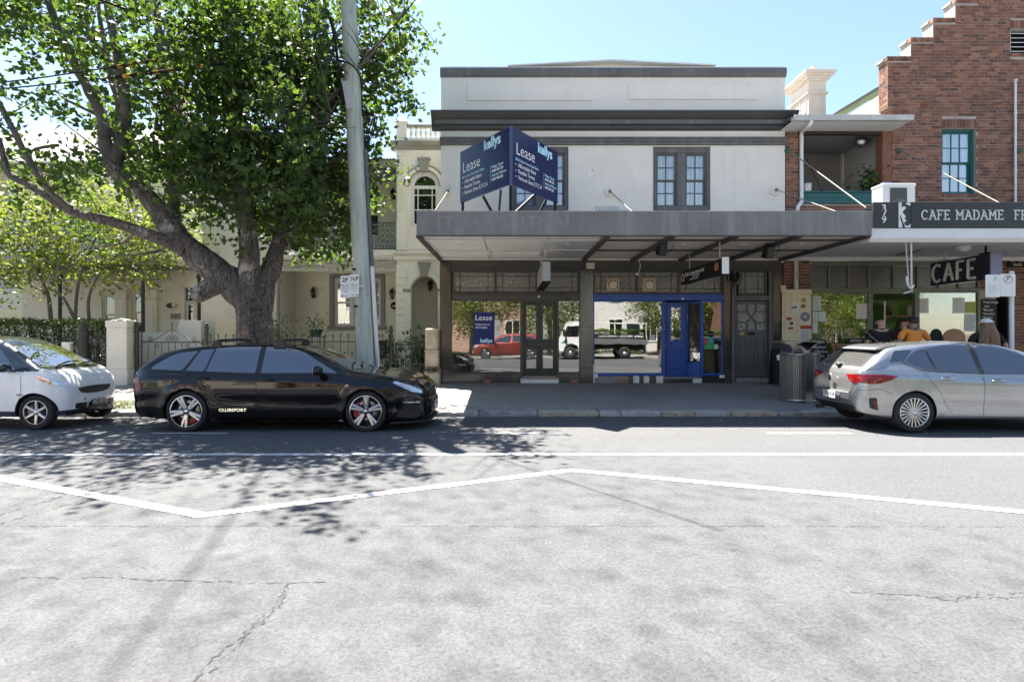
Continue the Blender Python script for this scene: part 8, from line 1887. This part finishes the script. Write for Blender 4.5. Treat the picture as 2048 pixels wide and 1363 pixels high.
# ================================================================== parking sign on white post by the silver car
ps=thing('parking_sign','white post with two faded parking plates behind the silver car','sign',(fx(2023,11.75),11.75,.07))
MB().tube([(fx(2023,11.75),11.75,.06),(fx(2023,11.75),11.75,fz(545,11.75))],.042,12).lathe([(.046,0),(.046,.03),(0,.05)],(fx(2023,11.75),11.75,fz(546,11.75)),12).build('post',mat('pale_post_paint',(.62,.66,.70),.4,var=.05),ps)
for l,r,t,bt_,m in((1971,2000,549,594,M_green),(2000.5,2031,547.5,592.5,M_srd)):
 x0,x1,z0,z1=fx(l,11.69),fx(r,11.69),fz(bt_,11.69),fz(t,11.69);s=MB().prism(roundpoly([(x0,z0),(x1,z0),(x1,z1),(x0,z1)],.025),'y',11.69,11.696).build('plate',M_sgn,ps);xm=(x0+x1)/2
 fm=mat('faded_green_print',(.25,.55,.38),.6)if m is M_green else mat('faded_red_print',(.55,.22,.2),.6)
 text('P',.13,(xm+.02 if m is M_green else xm-.03,11.687,z1-.16),(1,0,0),(0,0,1),fm if m is M_green else M_prg,'lettering',s,.001,.003)
 if m is M_srd:MB().tube([(xm+.09*math.cos(a),11.686,z1-.11+.075*math.sin(a))for a in np.linspace(0,2*PI,21)],.006,4,caps=False).bar((xm-.065,11.685,z1-.16),(xm+.065,11.685,z1-.055),.01,.004,up=(0,1,0)).build('no_symbol',fm,s)
 else:
  for k,tx in enumerate(('8am-6pm','MON-FRI','8am-12')):text(tx,.04,(xm,11.687,z1-.24-k*.06),(1,0,0),(0,0,1),mat('faded_grey_print',(.55,.58,.56),.7),'lettering',s,.001,0,'CENTER')
# ================================================================== people
def skinmesh(nodes,edges,m,name,par,sub=2):
 """one continuous surface grown along connected bones; nodes: (x,y,z,rx,ry)"""
 me=bpy.data.meshes.new(name);me.from_pydata([n[:3]for n in nodes],edges,[]);o=bpy.data.objects.new(name,me);COL.objects.link(o)
 md=o.modifiers.new('s','SKIN');md.use_smooth_shade=True;sv=me.skin_vertices[0].data
 for i,n in enumerate(nodes):sv[i].radius=(n[3],n[4]if len(n)>4 else n[3])
 sv[0].use_root=True;ss=o.modifiers.new('u','SUBSURF');ss.levels=sub;ss.render_levels=sub
 dg=bpy.context.evaluated_depsgraph_get();ev=bpy.data.meshes.new_from_object(o.evaluated_get(dg));bpy.data.objects.remove(o)
 ev.name=name;ev.materials.clear();ev.materials.append(m);ev.polygons.foreach_set('use_smooth',[True]*len(ev.polygons));return link(ev,name,par)
def merge(o,extra):
 """add extra shapes (ears, nose, fingers rooted in the surface) to the same body mesh"""
 b=bmesh.new();b.from_mesh(o.data);t=bpy.data.meshes.new('t');t.from_pydata(extra.v,[],extra.f);t.polygons.foreach_set('use_smooth',[True]*len(extra.f));t.update();b.from_mesh(t);b.to_mesh(o.data);b.free();o.data.polygons.foreach_set('use_smooth',[True]*len(o.data.polygons))
def person(lab,loc,rz,hgt,skin,shirt,legs,hair,arms,broad=1.0,female=False,headturn=0.0,beard=None,cap=None,longhair=0.0):
 t=thing('person',lab,'person',loc);t.rotation_euler.z=rz;t.scale=(hgt/1.78,)*3;ORG[t.name]=Vector((0,0,0))
 sh=.195*broad;hp=.10
 N=[(0,0,.96,.15*broad,.11),(0,.0,1.12,.135*broad,.10),(0,-.005,1.30,.155*broad,.115),(0,.0,1.44,.11,.085),(0,.005,1.485,.060,.060),(0,-.005,1.535,.070,.076),(0,-.012,1.61,.084,.100),(0,-.005,1.69,.068,.084)]
 E=[(i,i+1)for i in range(7)]
 for sd,(el,wr)in zip((-1,1),arms):
  k=len(N);N+=[(sd*sh*.98,0,1.425,.056),(el[0]*sd,el[1],el[2],.042),(wr[0]*sd,wr[1],wr[2],.028)];E+=[(3,k),(k,k+1),(k+1,k+2)]
  d=(Vector((wr[0]*sd,wr[1],wr[2]))-Vector((el[0]*sd,el[1],el[2]))).normalized();c=Vector(N[k+2][:3])
  N.append((*(c+d*.07),.036,.02));E.append((k+2,k+3))
 for sd in(-1,1):
  k=len(N);N+=[(sd*hp,0,.90,.088),(sd*.11,-.015,.50,.062),(sd*.115,.01,.12,.044),(sd*.12,.02,.05,.042),(sd*.13,-.12,.035,.036)];E+=[(0,k),(k,k+1),(k+1,k+2),(k+2,k+3),(k+3,k+4)]
 body=skinmesh(N,E,skin,'body',t)
 ex=MB();ct,st_=math.cos(headturn),math.sin(headturn);R=lambda x,y,z:(x*ct-y*st_,x*st_+y*ct-.008,z-.04)
 ex.ball(R(0,-.105,1.655),(.014,.022,.024),8,6)
 for sd in(-1,1):ex.ball(R(sd*.080,.01,1.66),(.012,.022,.034),8,6);ex.ball(R(sd*.033,-.088,1.685),(.014,.010,.009),8,5)
 ex.ball(R(0,-.092,1.61),(.026,.012,.009),8,5)
 for sd,(el,wr)in zip((-1,1),arms):
  d=(Vector((wr[0]*sd,wr[1],wr[2]))-Vector((el[0]*sd,el[1],el[2]))).normalized();c=Vector((wr[0]*sd,wr[1],wr[2]))+d*.09;s_=d.cross(Vector((0,1,0))).normalized();n_=s_.cross(d)
  for q in range(4):r0=c+s_*(-.027+.018*q);L=(.065,.075,.07,.055)[q];ex.tube([r0-d*.02,r0+d*L*.5,r0+d*L*.85+n_*.015,r0+d*L+n_*.03],[.010,.009,.008,.006],6)
  ex.tube([c-d*.05-s_*.028,c-d*.015-s_*.05,c+d*.02-s_*.055],[.012,.010,.007],6)
 merge(body,ex)
 S=[(0,0,.93,.168*broad,.125),(0,0,1.12,.152*broad,.118),(0,-.004,1.30,.172*broad,.132),(0,0,1.435,.125,.10),(0,.004,1.485,.072,.07)];SE=[(i,i+1)for i in range(4)]
 for sd,(el,wr)in zip((-1,1),arms):
  k=len(S);e=Vector((el[0]*sd,el[1],el[2]));s0=Vector((sd*sh,0,1.425));md=s0.lerp(e,.75);S+=[(*s0,.073),(*s0.lerp(e,.4),.066),(*md,.062)];SE+=[(3,k),(k,k+1),(k+1,k+2)]
 skinmesh(S,SE,shirt,'shirt',t)
 if cap!='none_collar' and beard is not None:pass
 MB().lathe([(.078,1.475),(.072,1.50),(.066,1.50)],(0,.005,0),16,caps=False).build('collar',mat('dark_collar',(.02,.02,.025),.8)if beard is None else shirt,t)
 Lg=[(0,0,.94,.155*broad,.118)];LE=[]
 for sd in(-1,1):k=len(Lg);Lg+=[(sd*hp,0,.86,.10),(sd*.11,-.015,.50,.078),(sd*.115,.01,.10,.066)];LE+=[(0,k),(k,k+1),(k+1,k+2)]
 skinmesh(Lg,LE,legs,'trousers',t)
 for sd in(-1,1):MB().obox((sd*.125,-.04,.035),(.046,0,0),(0,.135,0),(0,0,.035),0,.025).build('shoe',M_black,t)
 hb=MB()
 if hair:
  n0=0;hb.ball((0,.012,1.685),(.090,.108,.098),18,12)
  hb.v=[(x,y,max(z,1.66+(-.02 if y>.0 else .05)))for x,y,z in hb.v]
  if longhair:
   for k in range(46):
    a=random.uniform(-.25,PI+.25);x,y=.088*math.cos(a),.02+.085*math.sin(a);q=random.uniform(.6,1.0)*longhair
    hb.tube(smoothpath([(x,y,1.72),(x*1.18,y*1.2+.01,1.60),(x*1.7,y*1.15+.05,1.46),(x*1.9+random.uniform(-.02,.02),y+.07,1.60-q)],3),[.022,.024,.026,.026,.026,.024,.02,.018,.016,.006],5)
  hb.v=[(x*1.06,y*1.05,z-.035)for x,y,z in hb.v];hb.build('hair',hair,t)
 if beard:
  bb=MB();bb.ball(R(0,-.035,1.605),(.070,.072,.05),14,8);bb.build('beard',beard,t)
 if cap and cap!='none_collar':
  cb=MB();cb.ball((0,.0,1.72),(.098,.114,.085),18,10);cb.v=[(x*1.05,y*1.05,max(z,1.705)-.03)for x,y,z in cb.v];cb.build('cap',cap,t)
  MB().prism([(.075*math.cos(a),-.07+.115*math.sin(a))for a in np.linspace(PI,2*PI,11)],'z',1.67,1.682).build('cap_peak',cap,t)
 return t
M_skin=mat('fair_skin',(.50,.30,.22),.5,var=.06,vs=8);M_skin2=mat('tanned_skin',(.36,.20,.13),.5,var=.06,vs=8)
M_blackcloth=mat('black_cotton',(.014,.014,.016),.9,var=.2,vs=12,bs=40,bst=.2);M_orange=mat('orange_polo_cotton',(.88,.30,.05),.85,var=.08,vs=9,bs=25,bst=.35);M_jeans=mat('dark_denim',(.03,.04,.07),.9,var=.2,vs=20)
M_hairb=mat('brown_hair',(.10,.06,.035),.55,var=.5,vs=30);M_haird=mat('black_hair',(.018,.014,.012),.5,var=.4,vs=30);M_hairl=mat('light_brown_hair',(.20,.115,.065),.5,var=.55,vs=34)
PYY=12.75
down=((.27,.03,1.17),(.25,-.12,.98));fwd=((.28,.03,1.18),(.16,-.22,1.08));akimbo=((.36,.05,1.20),(.22,-.10,1.05))
person('man with shaved head and dark beard in a black shirt facing the cafe door',(fx(1762,PYY),PYY,foot_z(PYY)),PI-.25,1.87,M_skin,M_blackcloth,M_jeans,None,(fwd,down),1.12,headturn=.9,beard=mat('dark_beard',(.05,.03,.02),.8))
person('man in a bright orange polo shirt with dark collar seen from behind',(fx(1826,PYY-.2),PYY-.2,foot_z(PYY-.2)),PI+.1,1.89,M_skin2,M_orange,M_jeans,M_haird,(akimbo,akimbo),1.12,headturn=-.3)
person('woman with very long brown hair and a white cap wearing black',(fx(1972,11.85),11.85,foot_z(11.85)),PI-.1,1.83,M_skin,M_blackcloth,M_blackcloth,M_hairl,(akimbo,akimbo),1.15,True,cap=M_white,longhair=.62)
person('dark haired woman in black standing in the cafe doorway between the two men',(fx(1806,15.0),15.0,.22),.3,1.78,M_skin,M_blackcloth,M_jeans,M_haird,(fwd,fwd),.95,True,longhair=.3)
person('person with a dark bun standing inside the cafe by the counter',(fx(1855,16.6),16.6,.25),.2,1.74,M_skin2,M_blackcloth,M_jeans,M_haird,(down,fwd),.95)
# ================================================================== the other side of the street (seen in the shop windows)
MB().box(-60,60,-5.5,-5.25,-.2,.07).build('far_kerb',KM[0],kind='structure')
MB().quad((-60,-9.2,.12),(60,-9.2,.12),(60,-5.5,.066),(-60,-5.5,.066)).build('far_footpath',M_foot,kind='structure')
MB().box(-60,60,-60,-9.2,-.13,.13).build('far_garden_ground',M_earth,kind='structure')
def far_house(lab,x0,x1,y,h,m,roofm,wins,gable=None):
 t=thing('house',lab,'house',((x0+x1)/2,y,.13));b=MB();b.box(x0,x1,y-9,y,.13,h);b.build('wall',m,t)
 for(wx,wz,w,hh)in wins:
  f=MB().box(wx-w/2-.08,wx+w/2+.08,y,y+.05,wz-.1,wz).box(wx-w/2-.08,wx-w/2,y,y+.05,wz,wz+hh).box(wx+w/2,wx+w/2+.08,y,y+.05,wz,wz+hh).box(wx-w/2,wx+w/2,y,y+.05,wz+hh,wz+hh+.08).box(wx-.03,wx+.03,y,y+.04,wz,wz+hh).build('window',M_white,t)
  MB().box(wx-w/2,wx+w/2,y,y+.012,wz,wz+hh).build('pane',M_dkglass,f)
 MB().prism([(y+.5,h-.1),(y-4.5,h+3.0),(y-9.5,h-.1),(y-9.4,h-.25),(y+.4,h-.25)],'x',x0-.4,x1+.4).build('roof',roofm,t)
 MB().box(x0+1,x0+1.9,y-5,y-4.1,h,h+4).build('chimney',m,t);MB().box((x0+x1)/2-.5,(x0+x1)/2+.5,y,y+.04,.13,2.3).build('door',M_green,t)
 return t
M_fbrick=mat('far_red_brick',(.40,.26,.20),.9,var=.25,vs=6,bs=20);M_frend=mat('far_white_render',(.66,.65,.62),.85,var=.05);M_tiles=mat('far_terracotta_roof',(.30,.13,.08),.8,var=.2,vs=5)
far_house('pinkish brick house across the road reflected in the left shop window',-12.5,1.6,-14.5,6.4,M_fbrick,M_tiles,[(x,z_,1.1,1.6)for x in(-11,-8.4,-5.4,-2.6,.2)for z_ in(.9,3.9)])
far_house('white rendered house across the road reflected in the blue framed window',4.6,15.5,-15.5,7.2,M_frend,M_slate,[(x,z_,1.0,1.7)for x in(6,8.6,11.4,14)for z_ in(1.0,4.2)])
far_house('cream house across the road further left of the pinkish one',-26,-13.5,-14.5,6.8,M_ytr,M_tiles,[(x,z_,1.0,1.6)for x in(-24,-21,-18,-15)for z_ in(.9,4.0)])
far_house('brown brick house across the road further right of the white one',17,28,-14.5,7.0,mat('far_brown_brick',(.24,.12,.085),.9,var=.25,vs=6),M_slate,[(x,z_,1.0,1.6)for x in(18.5,21,24,26.5)for z_ in(.9,4.0)])
hedge(4.2,9.6,-9.9,-9.3,.13,1.75,7000,'clipped green hedge across the road in front of the white house',M_leafm,.12)
hedge(10.6,15.4,-9.9,-9.3,.13,1.65,6000,'second clipped green hedge further right across the road',M_leafm,.12)
def far_tree(lab,x,y,h,r):
 t=thing('tree',lab,'tree',(x,y,.08),'trees across the road');tips=[]
 MB().tube(smoothpath([(x,y,.05),(x+.1,y,h*.3),(x-.05,y+.1,h*.55)],4),[.2,.19,.18,.17,.16,.15,.14,.13,.12],9).build('trunk',M_bark,t)
 for k in range(9):
  a=k*.7*PI;e=(x+math.cos(a)*r*.7,y+math.sin(a)*r*.7,h*random.uniform(.6,.95));tips.append(e)
  MB().tube(smoothpath([(x,y,h*random.uniform(.3,.5)),((x+e[0])/2,(y+e[1])/2,(h*.45+e[2])/2+.3),e],4),[.09,.08,.07,.06,.05,.04,.03,.02,.015],6).build('limb',M_bark,t)
 cs=[]
 while len(cs)<150:
  p=rng.uniform(-1,1,3)
  if .35<np.linalg.norm(p)<1:cs.append(np.array((x,y,h*.62))+p*np.array((r*1.2,r,h*.42)))
 leaves('crown',np.concatenate([rng.normal(size=(70,3))*.34+c for c in cs]),.17,M_gleaf,t,'stuff',up=.4)
far_tree('bright green street tree across the road left of the red car reflection',-2.6,-6.6,6.6,2.3);far_tree('bright green street tree across the road right of the red car reflection',2.6,-6.9,6.2,2.2);far_tree('bright green street tree across the road beyond the white truck',10.5,-7.2,7.5,2.6)
far_tree('dense green street tree reflected in the left cafe window',20.6,-7.0,6.6,2.6);far_tree('dense green street tree at the far right across the road',24.0,-7.4,7.2,2.8)
hedge(17.2,25,-9.9,-9.3,.13,2.0,9000,'tall green hedge across the road reflected in the cafe window',M_leafm,.12)
M_redcar=paint('red_metallic_paint',(.22,.028,.020),.3,.3);rd=thing('parked_car','red compact SUV parked across the road and reflected in the left window','car',(-.15,-3.95,-.02))
RP=dict(top=[(-2.12,.62),(-2.10,.95),(-2.02,1.15),(-1.9,1.35),(-1.75,1.50),(-1.4,1.57),(-.6,1.61),(0,1.58),(.35,1.48),(.9,1.15),(1.05,1.08),(1.5,1.03),(1.9,.93),(2.08,.78),(2.15,.5)],bottom=[(-2.12,.5),(-1.9,.30),(1.9,.26),(2.15,.34)],belt=[(-2.12,.95),(-1.5,1.08),(0,1.02),(1.0,.98),(1.8,.85),(2.15,.6)],plan=[(-2.12,.6),(-2.0,.78),(-1.6,.87),(0,.87),(1.3,.88),(1.8,.82),(2.05,.66),(2.15,.45)],plan_max=.89,arches=[(1.33,.34,.385),(-1.33,.34,.385)],flare=.03,tumble=.38,shoulder=.04,midz=.66)
car=Car(rd,RP,M_redcar,(-.15,-3.95,-.02),PI)
for sd in(-1,1):
 car.decal('side_window',[(.9,1.06),(.3,1.42),(-.2,1.49),(-.2,1.05)],'side',M_cglass,.004,sd,.08,rnd=.03);car.decal('side_window',[(-.28,1.05),(-.28,1.49),(-1.0,1.47),(-1.5,1.38),(-1.62,1.13)],'side',M_cglass,.004,sd,.08,rnd=.03)
 car.decal('headlight',[(1.7,.88),(1.9,.88),(2.08,.78),(2.08,.70),(1.85,.74)],'side',M_clear,.006,sd,.05);car.decal('tail_light',[(-1.8,1.0),(-2.06,1.02),(-2.08,.82),(-1.85,.82)],'side',M_redl,.008,sd,.05);car.strip('sill_trim',[(-.95,.34),(.95,.32)],.10,'side',M_trimp,.008,sd);car.strip('door_gap',[(-.24,.95),(-.24,.4)],.01,'side',M_seam,.003,sd);car.mirror(.75,1.06,.2,M_redcar,sd)
car.decal('grille',[(-.5,.76),(.5,.76),(.42,.45),(-.42,.45)],'front',M_trimp,.01,rnd=.05,res=.08);car.decal('windscreen',[(1.0,-.6),(1.04,0),(1.0,.6),(.42,.5),(.38,0),(.42,-.5)],'top',M_wglass,.004,rnd=.05,res=.1)
car.wheels(dict(axles=(1.33,-1.33),spokes=5,split=[(-.1,-.12,.05,.045),(.1,.12,.05,.045)],mat=M_alu,mat2=M_gun,two_tone=True),.35,.235,.225,.89)
tk=thing('truck','white tray truck with black sign panels parked across the road behind the red car','truck',(5.55,-4.2,0));TX=2.9;ty0,ty1=-5.1,-3.2
cab=[(TX+.05,.55),(TX,1.0),(TX+.06,1.25),(TX+.42,2.1),(TX+.6,2.2),(TX+1.55,2.22),(TX+1.6,2.1),(TX+1.6,.62),(TX+1.25,.62),(TX+1.15,.85),(TX+.75,.98),(TX+.38,.85),(TX+.28,.5)]
MB().prism(cab,'y',ty0,ty1).build('cab',M_whitecar,tk)
for y in(ty1+.004,ty0-.008):MB().prism(roundpoly([(TX+.30,1.36),(TX+.52,2.0),(TX+1.25,2.02),(TX+1.25,1.36)],.06),'y',y,y+.004).build('side_window',M_cglass,tk);MB().prism([(TX+.18,1.0),(TX+.45,1.25),(TX+.55,1.1),(TX+.5,.95)],'y',y,y+.004).build('green_flash',mat('green_print',(.04,.25,.06),.5),tk);MB().box(TX+1.30,TX+1.305,y,y+.004,.7,2.05).build('door_gap',M_seam,tk)
MB().add([(TX+.075,ty0+.1,1.30),(TX+.075,ty1-.1,1.30),(TX+.405,ty1-.15,2.08),(TX+.405,ty0+.15,2.08)],[(0,1,2,3)]).build('windscreen',M_wglass,tk);MB().tube([(TX+.3,ty1+.25,1.4),(TX+.3,ty1+.25,1.8)],.07,8).bar((TX+.3,ty1,1.75),(TX+.3,ty1+.25,1.7),.03,.03).build('side_mirror',M_trimp,tk)
MB().box(TX+1.7,TX+5.35,ty0-.05,ty1+.05,.92,1.0).box(TX+1.7,TX+5.35,ty1+.02,ty1+.06,1.0,1.22).box(TX+1.7,TX+5.35,ty0-.06,ty0-.02,1.0,1.22).box(TX+1.68,TX+1.74,ty0,ty1,1.0,2.0).build('tray',M_silv,tk)
sgnp=MB().box(TX+1.75,TX+5.2,ty1+.06,ty1+.08,1.24,1.5).build('sign_panel',M_black,tk);text('miniskip  0403 2026  mrrubbish.com.au',.17,(TX+5.1,ty1+.084,1.30),(-1,0,0),(0,0,1),M_wp,'lettering',sgnp,.001,.002)
MB().box(TX+.6,TX+5.2,ty0+.55,ty1-.55,.6,.9).build('chassis',M_black,tk);b=MB()
for x in(TX+1.75,TX+3.4,TX+5.3):b.tube([(x,ty1,1.0),(x,ty1,2.15)],.02,6)
b.tube([(TX+.6,ty1,2.28),(TX+5.35,ty1,2.15)],.02,6).tube([(TX+.6,ty0,2.28),(TX+5.35,ty0,2.15)],.02,6).build('rack',M_white,tk)
for x in(TX+.75,TX+4.0):
 for y,s in((ty1-.1,1),(ty0+.1,-1)):
  wh=part_empty('wheel',tk);MB().lathe([(.2,-.1),(.36,-.1),(.38,-.07),(.38,.07),(.36,.1),(.2,.1)],(x,y,.38),24,'y',caps=False).build('tyre',M_tyre,wh);MB().lathe([(.21,-s*.06),(.21,-s*.08),(.12,-s*.05),(.1,-s*.1),(0,-s*.1)],(x,y,.38),20,'y',caps=False).build('rim',M_silv,wh)
